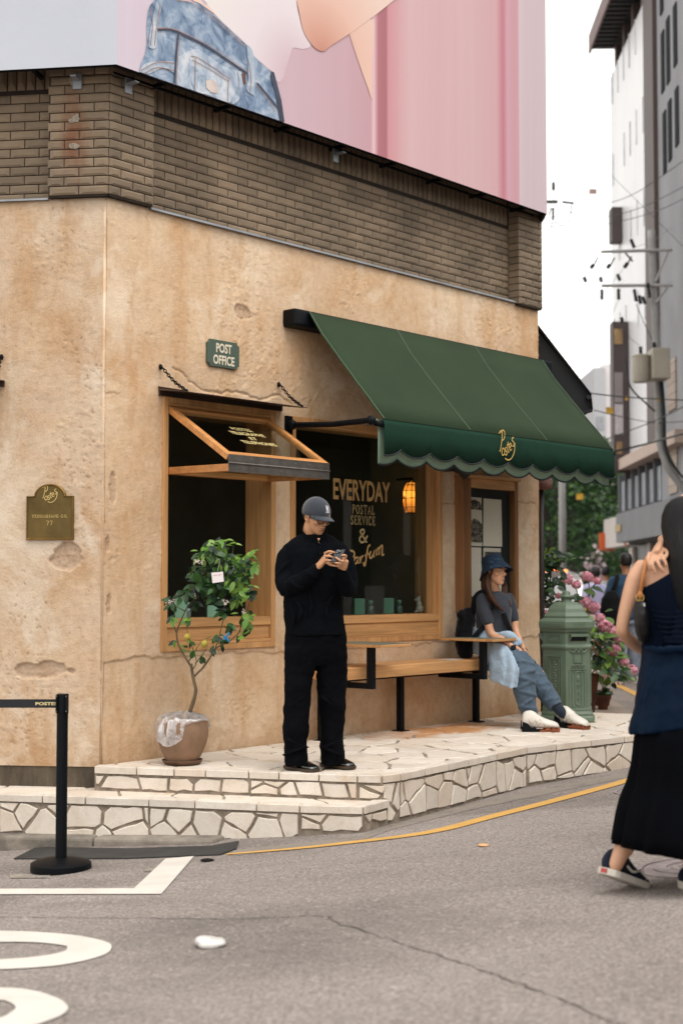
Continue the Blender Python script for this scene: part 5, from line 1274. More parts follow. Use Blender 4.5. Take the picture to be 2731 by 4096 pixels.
# white box sign projecting over the pavement
ws = thing('box_sign', 'white projecting shop sign box with small orange marks', 'sign', S(yL,3)); q = [(2414,2083,2190),(2514,2052,2175)]
mb = MB(); y1_ = sy(2514); z1a, z0a = sz(2514,2052), sz(2514,2180); mb.hexa([aty(2414,2195,y1_+8.5),aty(2514,2178,y1_),aty(2514,2178,y1_)+Vector((.4,.3,0)),aty(2414,2195,y1_+8.5)+Vector((.4,.3,0)),aty(2414,2080,y1_+8.5),aty(2514,2052,y1_),aty(2514,2052,y1_)+Vector((.4,.3,0)),aty(2414,2080,y1_+8.5)+Vector((.4,.3,0))])
ob('sign_box', mb, M('sign_white', A(196,188,182,.9), .6, .04), ws)
m_or = M('orange_sign', A(226,104,48,.85), .6, .1, 5)
mb = MB(); p = aty(2420,2168,y1_+8.2); mb.box(p.x-.24,p.x+.24,p.y-.3,p.y-.2,p.z-.28,p.z+.28); ob('orange_panel', mb, m_or, ws)
mb = MB(); p = aty(2503,2155,y1_+.9); mb.ball(p+Vector((-.03,-.15,0)), (.07,.06,.22), 10, 8); ob('orange_mark', mb, m_or, ws)
mb = MB(); p = sy(2527); boxS(mb, p-.5,p+.4,sz(2527,2128),sz(2527,2100),.36,.38); ob('gold_mark', mb, M('gilt_mark', A(176,146,84,.8), .5, .1), lb)
# grey block filling the right side of the street, from the brown strip towards the camera
gk = thing('grey_block', 'tall grey rendered block with narrow slit windows behind the utility pole', 'building', S(yC-8,0))
mb = MB(); boxS(mb, 22.1,yC,zf1+.02,30,-9,.02); ob('wall', mb, m_gry, gk)
# low dark shop row further along the same side, mirrored in the shop glass
m_lrow = M('reflection_panel_pale', A(214,212,206,.9), .7, .15, 1)
lr = thing('low_shop_row', 'low dark shop row across the street seen mirrored in the display window', 'building', S(8,0))
mb = MB(); boxS(mb, -9,21.9,0,4.3,-9,0); ob('wall', mb, m_shop, lr)
mb = MB(); boxS(mb, -9.1,22,4.3,4.5,-9,.25); ob('cornice', mb, m_grd, lr)
for k_, (a_, b_, c_, d_) in enumerate(((2,4.2,2.6,3.4),(6.4,9,.2,2.3),(10.6,11.2,.2,2.6),(11.36,11.48,.1,3.3),(11.68,11.98,.7,1.55),(12.14,12.24,.2,2.7),(12.42,12.66,.95,1.45),(12.92,13.0,.1,3.2),(13.1,13.36,.5,1.8),(11.0,13.7,2.9,3.04),(14.6,15.6,.3,2.4))):
    mb = MB(); boxS(mb, a_,b_,c_,d_,0,.06); ob('reflection_panel', mb, m_lrow, lr)  # pale strips added only to lift and break up the window reflections
m_slit = M('slit_dark', A(48,50,54,.8), .9, .1, spec=.1)
def slit(px, pya, pyb, w=.34):
    y_ = sy(px); mb = MB(); boxS(mb, y_-w/2,y_+w/2,sz(px,pyb),sz(px,pya),.0,.05); ob('window', mb, m_slit, gk)
for px, a, b in ((2676,-260,50),(2678,125,365),(2700,70,330),(2682,445,690),(2704,400,640),(2730,15,260),(2733,350,580)): slit(px, a, b)
t = NT('patterned_brick'); b_ = t.n('TexBrick'); t.l(t.map((1,1,1),(math.radians(90),0,math.radians(90))), b_.inputs['Vector']); b_.inputs['Scale'].default_value = 2.2
b_.inputs['Color1'].default_value = A(188,172,158,.85)+(1,); b_.inputs['Color2'].default_value = A(160,144,130,.85)+(1,); b_.inputs['Mortar'].default_value = A(120,108,98,.8)+(1,); t.base(b_.outputs[0]); t.rough(.8)
for px0,px1,a,b in ((2685,2718,1440,1640),(2686,2720,1755,1975)):
    mb = MB(); boxS(mb, sy(px1),sy(px0),sz(2700,b),sz(2700,a),.0,.06); ob('brick_panel', mb, t.m, gk)
# the shaded shop row across the street, which the shop windows mirror
# blade signs on brackets
m_bl = M('blade_brown', A(78,66,66,.85), .6, .08, 1); m_blf = M('blade_face', A(150,140,140,.85), .6, .15, .6)
def blade(label, px0, px1, py0, py1, y, skew, extra=()):
    b = thing('blade_sign', label, 'sign', aty(px0,(py0+py1)/2,y), 'signs standing out from the far facades')
    a0, a1 = aty(px0,py0+skew,y), aty(px0,py1-skew*.0,y); k = (px1-px0)*.66
    fx = Vector((a0.x,y,0)); gx_ = aty(px0+k,py0,y+.8); mb = MB()
    p = [aty(px0,py1,y), aty(px0+k,py1,y+1.0), aty(px1,py1,y+1.6), aty(px0,py1,y+1.6)]; zz0 = a1.z; zz1 = aty(px0,py0,y).z
    w = aty(px1,py0,y).x-a0.x
    mb.box(a0.x,a0.x+w,y,y+.45,zz0,zz1); ob('sign_box', mb, m_bl, b); 
    for (u0,u1,v0,v1,mt) in extra:
        mb = MB(); mb.box(a0.x+w*u0,a0.x+w*u1,y-.02,y-.002,zz0+(zz1-zz0)*v0,zz0+(zz1-zz0)*v1); ob('sign_face', mb, mt, b)
    mb = MB(); mb.box(a0.x+w,a0.x+w+1.2,y+.2,y+.3,zz1-.5,zz1-.4); mb.box(a0.x+w,a0.x+w+1.2,y+.2,y+.3,zz0+.4,zz0+.5); ob('bracket', mb, m_bl, b)
m_goldm = M('sign_gold', A(176,142,96,.85), .5, .3, 2.5)
blade('tall brown blade sign with gold marks low on the far facade', 2450, 2514, 1285, 1888, 37.4, 0, ((.06,.6,.85,.95,m_goldm),(.06,.58,.46,.66,m_blf),(.06,.58,.25,.45,M('blade_pale', A(196,188,190,.9), .6, .1)),(.15,.5,.12,.2,m_goldm)))
blade('small ribbed brown sign box high on the far facade', 2446, 2496, 826, 962, 38.2, 0)
# pale far building and the tree row that closes the street
fb = thing('far_building', 'pale grey distant building behind the blade sign', 'building', Vector((17,95,0))); mb = MB(); p0 = aty(2374,1470,95); p1 = aty(2420,1470,95)
mb.box(p0.x,p0.x+.8,95,110,0,p0.z); ob('wall', mb, M('far_wall_grey', A(176,176,180,.9), .8, .04), fb)
mb = MB(); mb.box(p0.x+.81,p1.x+12,96,112,0,p0.z+.4); ob('wall', mb, M('far_wall_pale', A(214,208,208,.95), .8, .04), fb)
for k in range(4): mb = MB(); mb.box(p0.x+.15,p0.x+.65,94.95,95,6+k*1.9,6.9+k*1.9); ob('window', mb, m_slit if False else M('far_glass', A(150,152,158,.9), .4) if k == 0 else bpy.data.materials['far_glass'], fb)
# ================================================================== overhead line pole, crossarms, transformers, wires
m_cp = M('pole_concrete', A(160,158,156,.9), .75, .1, 3); m_ins = M('insulator', A(30,34,36), .4, .1); m_tr = M('transformer_grey', A(176,168,152,.85), .5, .06, 2); m_arm = M('galvanised_arm', A(176,172,170,.85), .5, .1, 5)
m_cab = M('cable', A(34,38,40), .6, .1)
up = thing('utility_pole', 'grey utility pole with crossarms, two transformers and hanging insulators', 'utility pole', Vector((0,0,0)))
PY = 30.0
def pp(px, py, dy=0): return aty(px, py, PY+dy)
up.location = Vector((pp(2760,2640).x,PY,.12)); mb = MB()
mb.tube(smoothpath([pp(2604,920),pp(2616,1200),pp(2630,1500),pp(2634,1680),pp(2640,1770),pp(2668,1862),pp(2712,1926),pp(2760,1990),pp(2790,2120),pp(2795,2420),pp(2796,2700)], 5), .085, 12); ob('pole', mb, m_cp, up, smooth=True)
mb = MB()
for off in (.09,.0,.17): mb.tube(smoothpath([pp(2636+off*60,1490,-.14),pp(2650+off*50,1650,-.14),pp(2655+off*50,1780,-.14),pp(2690+off*40,1862,-.16),pp(2745,1925,-.16),pp(2800,1985,-.16)], 4), .02, 6)
ob('cable_run', mb, m_cab, up, smooth=True)
for a, b in (((2403,1006),(2688,998)), ((2405,1142),(2690,1140))):
    mb = MB(); mb.tube([pp(*a,-.1), pp(*b,-.1)], .035, 6); mb.tube([pp(2622,b[1]+ (125 if a[1] < 1100 else 70),-.1), pp(2672,b[1]+5,-.1)], .025, 6); ob('crossarm', mb, m_arm, up)
def insul(a, b, w=.05):
    mb = MB(); A_, B_ = pp(*a,-.15), pp(*b,-.15); n = 5; path = []; rad = []
    for i in range(n*2+1): path.append(A_.lerp(B_, i/(n*2))); rad.append(w if i % 2 else w*.45)
    mb.tube(path, rad, 8); ob('insulator', mb, m_ins, up)
for a, b in (((2362,1072),(2374,1056)),((2428,1072),(2440,1056)),((2496,1070),(2510,1050)),((2335,1106),(2343,1128)),((2401,1106),(2405,1128)),((2468,1095),(2480,1122)),((2406,1156),(2407,1198)),((2473,1154),(2474,1198)),((2536,1156),(2544,1205)),((2556,1180),(2562,1215)),((2568,1185),(2580,1215)),((2590,1130),(2598,1190)),((2522,955),(2536,990)),((2484,1268),(2490,1290)),((2561,1385),(2562,1415)),((2615,1368),(2616,1400))): insul(a, b)
mb = MB()
for a, b in (((2392,1028),(2376,1056)),((2458,1030),(2442,1056)),((2525,1026),(2512,1050)),((2500,1010),(2530,1045))): mb.tube([pp(*a,-.15), pp(*b,-.15)], .018, 5)
ob('arm_strap', mb, m_cab, up)
def can(px0,px1,py0,py1,lab):
    a, b = pp(px0,py1,-.3), pp(px1,py0,-.3); r = (b.x-a.x)/2; c = Vector(((a.x+b.x)/2,PY-.35,a.z)); h = b.z-a.z
    mb = MB(); mb.lathe([(r*.94,0),(r,.03),(r,h*.9),(r*1.04,h*.92),(r*1.04,h*.96),(r*.9,h),(.001,h)], 24, basis(c,(1,0,0),(0,1,0),(0,0,1))); ob('transformer', mb, m_tr, up, smooth=True, mods=[('EDGE_SPLIT', {})])
can(2527,2594,1420,1530,''); 
mb = MB(); a, b = pp(2596,1522,-.3), pp(2665,1400,-.3); mb.box(a.x,b.x,PY-.65,PY-.1,a.z,b.z); ob('transformer', mb, m_tr, up, bevel=.02)
def wire(name, label, pts, r=.012, group='overhead wires'):
    mb = MB(); mb.tube(smoothpath(pts, 6), r, 5); o = ob(name, mb, m_cab, loc=pts[0]); tagit(o, label, 'wire', group); return o
A_ = aty
w_list = [
 ('thick black cable sagging across the sky and the white tower', [A_(2170,878,34),A_(2300,846,33),A_(2500,790,31),A_(2650,700,29),A_(2800,590,27)], .008),
 ('thin cable crossing below the thick one at the upper right', [A_(2190,892,34),A_(2400,870,33),A_(2560,830,31),A_(2740,742,28)], .008),
 ('lowest cable of three crossing the white tower', [A_(2180,905,34),A_(2400,898,33),A_(2600,852,31),A_(2740,790,28)], .008),
 ('long taut diagonal wire slanting down across the white tower', [A_(2185,440,30),A_(2400,655,29),A_(2731,985,28)], .004),
 ('black cable drooping beside the blade sign to the pole', [A_(2500,1440,30),A_(2520,1545,30),A_(2580,1610,30),A_(2630,1655,30)], .02),
 ('level cable running from the black awning towards the pole', [A_(2362,1573,26),A_(2500,1588,27),A_(2640,1596,29),A_(2760,1602,30)], .012),
 ('lower level cable below the yellow warning plate', [A_(2375,1640,26),A_(2500,1670,28),A_(2620,1690,30),A_(2760,1684,28)], .009),
 ('heavy black cable rising to the right above the windows', [A_(2400,1818,27),A_(2560,1782,28),A_(2740,1732,26)], .022),
 ('cable rising steeply behind the transformers', [A_(2400,1765,32),A_(2600,1690,30),A_(2745,1620,26)], .012),
 ('thin wire hanging from the lower crossarm to the transformer', [A_(2544,1215,30),A_(2575,1290,30),A_(2613,1368,30)], .008),
 ('slack thin loop left of the lower crossarm', [A_(2405,1200,30),A_(2420,1260,30),A_(2470,1310,30),A_(2555,1380,30)], .005)]
m_thin = M('thin_wire', A(150,152,154), .6, .1)
for k_, (a_, b_) in enumerate((((2362,1072),(2170,1285)),((2428,1072),(2172,1345)),((2496,1070),(2180,1400)),((2335,1106),(2150,1240)),((2407,1198),(2240,1480)),((2474,1198),(2300,1520)),((2544,1205),(2731,1080)),((2536,990),(2731,860)))):
    mb = MB(); mb.tube(smoothpath([pp(*a_,-.15), (pp(*a_,-.15)+pp(*b_,2))*.5-Z*.12, pp(*b_,2)], 6), .005, 5); ob('line_wire', mb, m_thin, up)
for lb_, pts, r_ in w_list: wire('overhead_wire', lb_, pts, r_)
m_yel = M('warning_yellow', A(214,166,50,.85), .6, .2, 6)
def plate(px0,px1,py0,py1,y,label,m=m_yel):
    a, b = aty(px0,py1,y), aty(px1,py0,y); mb = MB(); mb.box(a.x,b.x,y,y+.03,a.z,b.z); o = ob('warning_plate', mb, m, loc=(a+b)/2); tagit(o, label, 'plate', 'plates hung on the overhead wires')
plate(2424,2452,1628,1655,27.5,'yellow warning plate on the wire beside the blade sign'); plate(2305,2332,1974,1998,45,'yellow plate hanging in front of the trees')
plate(2501,2511,1584,1600,27.5,'small yellow tag on the level cable'); plate(2356,2386,754,774,33,'pale pink plate on the upper cable', M('plate_pale', A(200,170,165,.9), .7, .1)); plate(2631,2640,1592,1604,29,'tiny yellow tag beside the pole')
hw = thing('line_hardware', 'black insulator string and clamp on the wire beside the hoarding edge', 'line hardware', A_(2215,880,34)); mb = MB()
def seg(a, b, r): mb.tube([A_(*a,34), A_(*b,34)], r, 6)
for i in range(4): mb.ball(A_(2213,732+i*8,34), (.05,.05,.028), 8, 5)
seg((2214,720),(2214,800),.008); seg((2184,806),(2230,806),.045); seg((2248,806),(2295,812),.03); seg((2212,830),(2211,880),.03); seg((2203,830),(2196,860),.018); seg((2285,818),(2282,850),.015)
mb.tube(smoothpath([A_(2214,885,34),A_(2240,900,34),A_(2270,890,34),A_(2284,850,34)],5), .008, 5); seg((2208,890),(2194,968),.010)
ob('insulator', mb, m_ins, hw)
hw2 = MB()
for i in range(3): hw2.ball(A_(2156,965+i*14,30), (.05,.05,.05), 8, 5)
hw2.tube([A_(2150,950,30),A_(2158,1010,30)], .03, 6); o = ob('line_clamp', hw2, m_ins, loc=A_(2156,975,30)); tagit(o, 'small black line clamp at the brick pier edge', 'line hardware')
# street lamp column among the trees
sl_ = thing('street_lamp', 'grey street lamp column standing before the tree row', 'street lamp', Vector((A_(2250,2300,40).x,40,.12))); mb = MB()
mb.tube([(sl_.location.x,40,.1),(sl_.location.x,40,6.2)], [.12,.085], 12); ob('column', mb, m_cp, sl_, smooth=True)
mb = MB(); p = Vector((sl_.location.x,40,5.0)); mb.tube([p, p+Vector((-1.2,0,.05))], .035, 8); ob('arm', mb, m_cp, sl_); mb = MB(); mb.ball(p+Vector((-1.4,0,.04)), (.25,.12,.07), 12, 8); ob('lamp_head', mb, m_arm, sl_, smooth=True)
# ================================================================== vehicles
def car(label, loc, col, scale=1.0):
    c = thing('parked_car' if 'parked' in label else 'car', label, 'car', loc); x, y, z = loc
    W, Lg, H = 1.86*scale, 4.6*scale, 1.66*scale
    mp = M('car_paint_'+str(int(y)), col, .3, .03, 2, coat=.6, metal=.3); mb = MB()
    prof = [(0,.32),(-.02,.55),(.03,.92),(.16,1.0),(.42,1.5),(.62,H-.05),(1.2,H),(2.5,H-.03),(3.3,1.05),(4.4,.95),(4.6,.7),(4.58,.32)]
    rings = []
    for k, xx in enumerate((-.5,-.47,-.36,0,.36,.47,.5)):
        e = 1-abs(xx)**6*14; rings.append([Vector((x+W*xx*(1-.0*1), y+py*scale, z+(pz if pz < 1.0 else 1.0+(pz-1.0)*(.86 if abs(xx) > .46 else 1)))) for py, pz in prof])
    for r, xx in zip(rings, (-.5,-.47,-.36,0,.36,.47,.5)):
        for v in r:
            if v.z-z > 1.02: v.x = x+W*xx*(1-.16*min(1,(v.z-z-1.0)/.6))
    mb.loft(rings); body = ob('body', mb, mp, c, bevel=.03)
    gl_ = M('car_glass', A(24,28,32), .06, .02, coat=.5) if 'car_glass' not in bpy.data.materials else bpy.data.materials['car_glass']
    mb = MB(); mb.hexa([Vector((x+a*W,y+b,z+h)) for a,b,h in ((-.40,.12,1.03),(.40,.12,1.03),(.40,.2,1.03),(-.40,.2,1.03),(-.335,.40,1.52),(.335,.40,1.52),(.335,.5,1.52),(-.335,.5,1.52))]); ob('rear_window', mb, gl_, c)
    tl = EM('brake_light', (1.0,.16,.05), 6) if 'brake_light' not in bpy.data.materials else bpy.data.materials['brake_light']
    for sx in (-1,1):
        mb = MB(); mb.ball((x+sx*W*.43,y-.02,z+.84), (.075,.05,.09), 12, 8); ob('tail_light', mb, tl, c, smooth=True)
        mb = MB()
        for yy in (.85,3.7):
            pl = basis((x+sx*W*.48,y+yy*scale,z+.33), (0,1,0), (0,0,1), (1,0,0)); mb.lathe([(.16,-.1),(.33,-.1),(.33,.1),(.16,.1)], 20, pl)
        ob('wheel', mb, m_rub, c)
    mb = MB(); mb.box(x-.55,x+.55,y+.36,y+.44,z+1.56,z+1.60); ob('brake_bar', mb, EM('brake_bar_glow', (1.0,.2,.05), 3.5) if 'brake_bar_glow' not in bpy.data.materials else bpy.data.materials['brake_bar_glow'], c)
    mb = MB(); mb.box(x-.26,x+.26,y-.03,y-.02,z+.72,z+.84); ob('number_plate', mb, M('plate_white', A(200,200,196), .5) if 'plate_white' not in bpy.data.materials else bpy.data.materials['plate_white'], c)
    return c
yc = 25.0; xr = aty(2339,2349,yc).x; car('pale silver car with lit red brake lights behind the flowers', (xr-.8,yc,.12), A(196,192,188,.85))
# ================================================================== plants
def mat_leaf(name, c0, c1, rough=.42, tr=.25):
    t = NT(name); g = t.n('NewGeometry').outputs['Random Per Island']
    c = t.ramp(g, [(0, c0), (.6, tuple((a+b)/2 for a, b in zip(c0, c1))), (1, c1)])
    t.base(c); t.rough(rough); t.set(Specular_IOR_Level=.5)
    td = t.n('BsdfTranslucent'); t.l(c, td.inputs[0]); ms = t.n('MixShader'); ms.inputs[0].default_value = tr
    t.l(t.b.outputs[0], ms.inputs[1]); t.l(td.outputs[0], ms.inputs[2]); t.l(ms.outputs[0], t.out.inputs[0]); return t.m
def leaf(mb, p, d, up, l, w, bend=.25, fold=.25):
    d = Vector(d).normalized(); sd = d.cross(Vector(up)); 
    if sd.length < 1e-4: sd = d.orthogonal()
    sd.normalize(); nn = sd.cross(d); vs = []
    for k, (t, ww) in enumerate(((0,.04),(.22,.74),(.5,1.0),(.76,.68),(1,.02))):
        c = Vector(p)+d*l*t-nn*bend*l*t*t; h = nn*(w*.5*ww*fold)
        vs += [c-sd*w*.5*ww+h, c, c+sd*w*.5*ww+h]
    return mb.add(vs, [(3*k+a, 3*k+a+1, 3*k+a+4, 3*k+a+3) for k in range(4) for a in (0,1)])
def rdir(r, zlo=-1, zhi=1):
    a = r.uniform(0, 2*math.pi); z = r.uniform(zlo, zhi); q = math.sqrt(max(0,1-z*z)); return Vector((q*math.cos(a), q*math.sin(a), z))
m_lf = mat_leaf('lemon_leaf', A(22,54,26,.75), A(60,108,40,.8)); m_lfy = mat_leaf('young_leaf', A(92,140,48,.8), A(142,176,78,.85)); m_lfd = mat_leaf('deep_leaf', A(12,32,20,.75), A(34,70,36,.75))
m_bark = M('grey_bark', A(118,98,72,.75), .9, .25, 30, .003, 60, stretch=(1,1,.4)); m_twig = M('green_twig', A(84,94,50,.75), .7, .2, 30)
m_pot = M('weathered_clay', A(166,130,102,.78), .85, .16, 5, .0015, 50, col2=A(132,102,80,.75)); m_sauc = M('brown_clay', A(108,74,54,.78), .75, .15, 9)
m_terra = M('terracotta', A(140,86,62,.78), .85, .25, 8, .002, 50, col2=A(84,52,40,.75)); m_soil = M('soil', A(52,40,32,.7), .95, .3, 40, .01, 60)
t = NT('clear_film'); t.t.nodes.remove(t.b); tr = t.n('BsdfTransparent'); tr.inputs[0].default_value = (.96,.94,.94,1); gl = t.n('BsdfGlossy'); gl.inputs['Roughness'].default_value = .3; df = t.n('BsdfDiffuse'); df.inputs[0].default_value = (.8,.76,.76,1)
m1 = t.n('MixShader'); m2 = t.n('MixShader'); lw = t.n('LayerWeight'); lw.inputs[0].default_value = .35
t.l(t.ramp(t.noise(22, 5, .7, dist=1.0), [(.35, .10), (.7, .55)]), m1.inputs[0]); t.l(tr.outputs[0], m1.inputs[1]); t.l(df.outputs[0], m1.inputs[2])
t.l(t.ramp(lw.outputs['Fresnel'], [(0, .06), (1, .5)]), m2.inputs[0]); t.l(m1.outputs[0], m2.inputs[1]); t.l(gl.outputs[0], m2.inputs[2]); t.l(m2.outputs[0], t.out.inputs[0]); m_film = t.m
LY = 9.43; lc = Vector(((734-1365.5)/5689.6*LY, LY, ZT))
lem = thing('lemon_tree', 'young lemon tree with white blossoms in a round clay pot wrapped in clear film', 'potted tree', lc); pl = Matrix.Translation(lc)
mb = MB(); mb.lathe([(.02,.004),(.105,.004),(.120,.010),(.132,.026),(.134,.034),(.126,.034),(.118,.016),(.02,.012)], 36, pl); ob('saucer', mb, m_sauc, lem, smooth=True)
mb = MB(); mb.lathe([(.02,.016),(.098,.016),(.108,.03),(.136,.085),(.158,.14),(.170,.195),(.171,.235),(.164,.275),(.150,.300),(.142,.306),(.134,.300),(.142,.27),(.02,.27)], 40, pl); ob('pot', mb, m_pot, lem, smooth=True)
mb = MB(); mb.lathe([(.001,.285),(.138,.28)], 24, pl); ob('soil', mb, m_soil, lem)
rr = random.Random(5); mb = MB(); na, nr = 64, 12; vs = []
for j in range(nr+1):
    for i in range(na):
        a = 2*math.pi*i/na; hang = .055+.075*max(0, math.cos(a-math.radians(236)))**2*1.25+.03*max(0, math.cos(a-math.radians(300)))*0+.012*math.sin(3*a+1)
        if math.cos(a-math.radians(320)) > .75: hang *= .35
        q = j/nr; wr_ = .008*math.sin(11*a+5*q)+.006*math.sin(23*a-3*q)+.004*rr.uniform(-1,1)
        if q < .55: r = .02+(.150-.02)*(q/.55); z = .322-.006*(q/.55)+wr_*.9+.02*(1-q/.55)
        else: e = (q-.55)/.45; r = .156+.021*math.sin(min(1,e*1.4)*1.5)+wr_*.7; z = .314-hang*e**1.1*1.15
        vs.append(pl @ Vector((r*math.cos(a), r*math.sin(a), z)))
mb.add(vs, [(j*na+i, j*na+(i+1)%na, (j+1)*na+(i+1)%na, (j+1)*na+i) for j in range(nr) for i in range(na)]); ob('film_wrap', mb, m_film, lem, smooth=True)
def lp_(x, y, dy=0): return aty(600+x*.3508, 2100+y*.3508, LY+dy)
def lq_(x, y, dy=0): return aty(560+x*.2551, 2650+y*.2551, LY+dy)
mb = MB(); mb.tube(smoothpath([lq_(768,830),lq_(800,720),lq_(850,570),lq_(874,430),lq_(852,320),lq_(826,200),lq_(806,60),lq_(800,20)],4), [.0135-.0045*i/28 for i in range(29)], 10)
mb.tube(smoothpath([lp_(480,1650),lp_(452,1590),lp_(380,1475),lp_(325,1370),lp_(303,1240),lp_(335,1130),lp_(400,985,.02),lp_(450,900,.03),lp_(590,790,.04),lp_(700,680,.05)],3), [.0085-.006*i/27 for i in range(28)], 8)
mb.tube(smoothpath([lp_(500,1730),lp_(600,1630),lp_(680,1520,-.02),lp_(760,1400,-.03),lp_(900,1330,-.04),lp_(990,1250,-.05),lp_(1080,1165,-.06)],3), [.0075-.005*i/18 for i in range(19)], 8)
tk = ob('trunk', mb, m_bark, lem, smooth=True)
mb = MB()
for pts in ([(495,1640),(530,1560),(490,1420),(430,1230),(400,1100)],[(520,1580),(590,1490),(660,1390)],[(440,1560),(520,1430),(590,1330),(700,1270)],[(740,1420),(800,1230),(845,1000),(850,840)],[(700,690),(790,560),(830,300),(870,180)],[(920,450),(950,250),(960,205)],[(700,690),(900,600),(1080,520),(1150,400),(1165,300)],[(560,800),(520,640),(540,500)],[(400,985),(300,930),(210,880)],[(303,1240),(260,1120),(240,1050)],[(1000,1250),(1080,1060),(1130,900),(1160,720)],[(620,640),(640,420),(580,300)]):
    mb.tube(smoothpath([lp_(x,y,rr.uniform(-.03,.05)) for x,y in pts],3), [.0042-.0026*i/(3*(len(pts)-1)) for i in range(3*(len(pts)-1)+1)], 6)
ob('twig', mb, m_twig, lem, smooth=True)
cl = [(620,330,120),(760,290,130),(840,400,130),(1010,430,120),(1130,400,100),(1180,480,70),(880,540,140),(640,540,130),(480,560,80),(560,690,120),(760,700,130),(960,640,120),(1100,610,60),(1130,790,85),(430,790,80),(340,810,60),(230,900,80),(770,930,80),(1000,860,80),(1100,1080,95),(840,1030,70),(770,1290,60),(850,1360,70),(910,1180,60),(255,1070,40),(440,1120,55),(280,1350,45),(400,1420,45),(480,1470,30),(590,1530,40),(700,1440,35),(1010,1290,25),(1100,1230,35),(470,1350,40),(520,900,60),(690,820,70),(1000,760,60)]
mb = MB(); used_ = 0
for (x, y, r) in cl:
    for k in range(max(3, int(r*r/560))):
        a = rr.uniform(0, 2*math.pi); q = math.sqrt(rr.uniform(0,1)); cx_, cy_ = x+r*q*math.cos(a)*.95, y+r*q*math.sin(a)*.95
        p = lp_(cx_, cy_, rr.uniform(-.13,.13)); d = Vector((math.cos(a)*.8+rr.uniform(-.5,.5), rr.uniform(-.8,.5), -math.sin(a)*.5-.35+rr.uniform(-.4,.4)))
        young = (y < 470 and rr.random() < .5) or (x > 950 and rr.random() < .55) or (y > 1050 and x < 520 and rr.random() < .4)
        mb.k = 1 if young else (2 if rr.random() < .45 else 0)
        l = rr.uniform(.048,.088)*(.8 if y > 1250 else 1); leaf(mb, p-d.normalized()*l*.5, d, Vector((rr.uniform(-.5,.5),-.75,.65+rr.uniform(-.3,.3))), l, l*rr.uniform(.44,.6), rr.uniform(.05,.4), rr.uniform(.1,.4))
for (x,y,a) in ((860,175,.2),(905,165,-.1),(790,185,2.9),(780,215,2.8),(890,225,.1),(1000,215,-.2),(930,205,.5),(510,290,3.0),(1190,300,.9),(1200,700,-.4),(1130,690,.4),(970,1005,3.1)):
    mb.k = 1; d = Vector((math.cos(a),-.2,math.sin(a)*.6+.1)); leaf(mb, lp_(x,y,-.05)-d*.02, d, (0,-.6,.8), .05, .018, .3, .3)
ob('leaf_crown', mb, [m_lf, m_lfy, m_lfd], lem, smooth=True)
m_lemon = M('lemon_skin', A(200,172,66,.85), .5, .1, 14, .0015, 160, col2=A(164,150,62,.85), sub=.05)
for (x, y, r) in ((425,1278,.0225),(622,1355,.0245)):
    mb = MB(); c = lp_(x,y,-.02); mb.lathe([(.002,-1.12*r),(.35*r,-1.05*r),(.75*r,-.72*r),(.97*r,-.25*r),(r,.1*r),(.86*r,.55*r),(.5*r,.9*r),(.18*r,1.08*r),(.002,1.18*r)], 18, Matrix.Translation(c) @ Matrix.Rotation(.3,4,'Y')); ob('lemon', mb, m_lemon, lem, smooth=True)
m_petal = M('white_petal', A(226,212,200,.9), .6, .05, 20); mb = MB()
for (x, y, n) in ((535,430,8),(585,420,6),(860,880,7),(205,880,4),(265,862,3),(1070,980,4),(510,800,2),(655,345,3)):
    for k in range(n):
        c = lp_(x+rr.uniform(-28,28), y+rr.uniform(-24,24), -.1+rr.uniform(-.02,.02))
        for j in range(5): d = rdir(rr); leaf(mb, c, d, rdir(rr), .012, .005, .3, .2)
ob('blossom', mb, m_petal, lem)
mb = MB(); a, b, c, d = lp_(698,545,-.15), lp_(832,532,-.15), lp_(842,645,-.155), lp_(712,664,-.155)
mb.hexa([d,c,c+Vector((0,.002,0)),d+Vector((0,.002,0)),a,b,b+Vector((0,.002,0)),a+Vector((0,.002,0))]); tg = ob('paper_tag', mb, M('tag_paper', A(226,216,216,.88), .8, .02), lem)
mb = MB(); m_red = M('red_ink', A(190,60,70,.85), .7, .05); ux = (b-a).normalized(); uy = Vector((0,0,1)); O_ = (a+b+c+d)/4-Vector((0,.0012,0))
for yy, x0, x1, in ((.014,-.026,-.002),(.0145,.002,.022),(-.018,-.012,.024)):
    n = 14; stroke_mb(mb, [(x0+(x1-x0)*i/n, yy+.0022*math.sin(i*2.4+x0*900)) for i in range(n+1)], .0016, basis(O_, ux, uy, Vector((0,-1,0))), .0)
ob('handwriting', mb, m_red, tg)
mb = MB(); mb.tube([lp_(770,530,-.12), lp_(790,440,-.11), lp_(800,390,-.1)], .0018, 5); ob('tag_string', mb, M('string', A(180,200,170,.8), .8), lem)
mb = MB()
for pts in ([(905,1228),(862,1290),(835,1305)],[(862,1290),(905,1325)],[(840,1265),(868,1295),(880,1300)]): mb.tube([lp_(x,y,-.13) for x,y in pts], [(.0075,.0012)]*len(pts), 6, up=(1,0,.3))
ob('ribbon', mb, M('blue_ribbon', A(28,120,170,.85), .5, .05), lem)
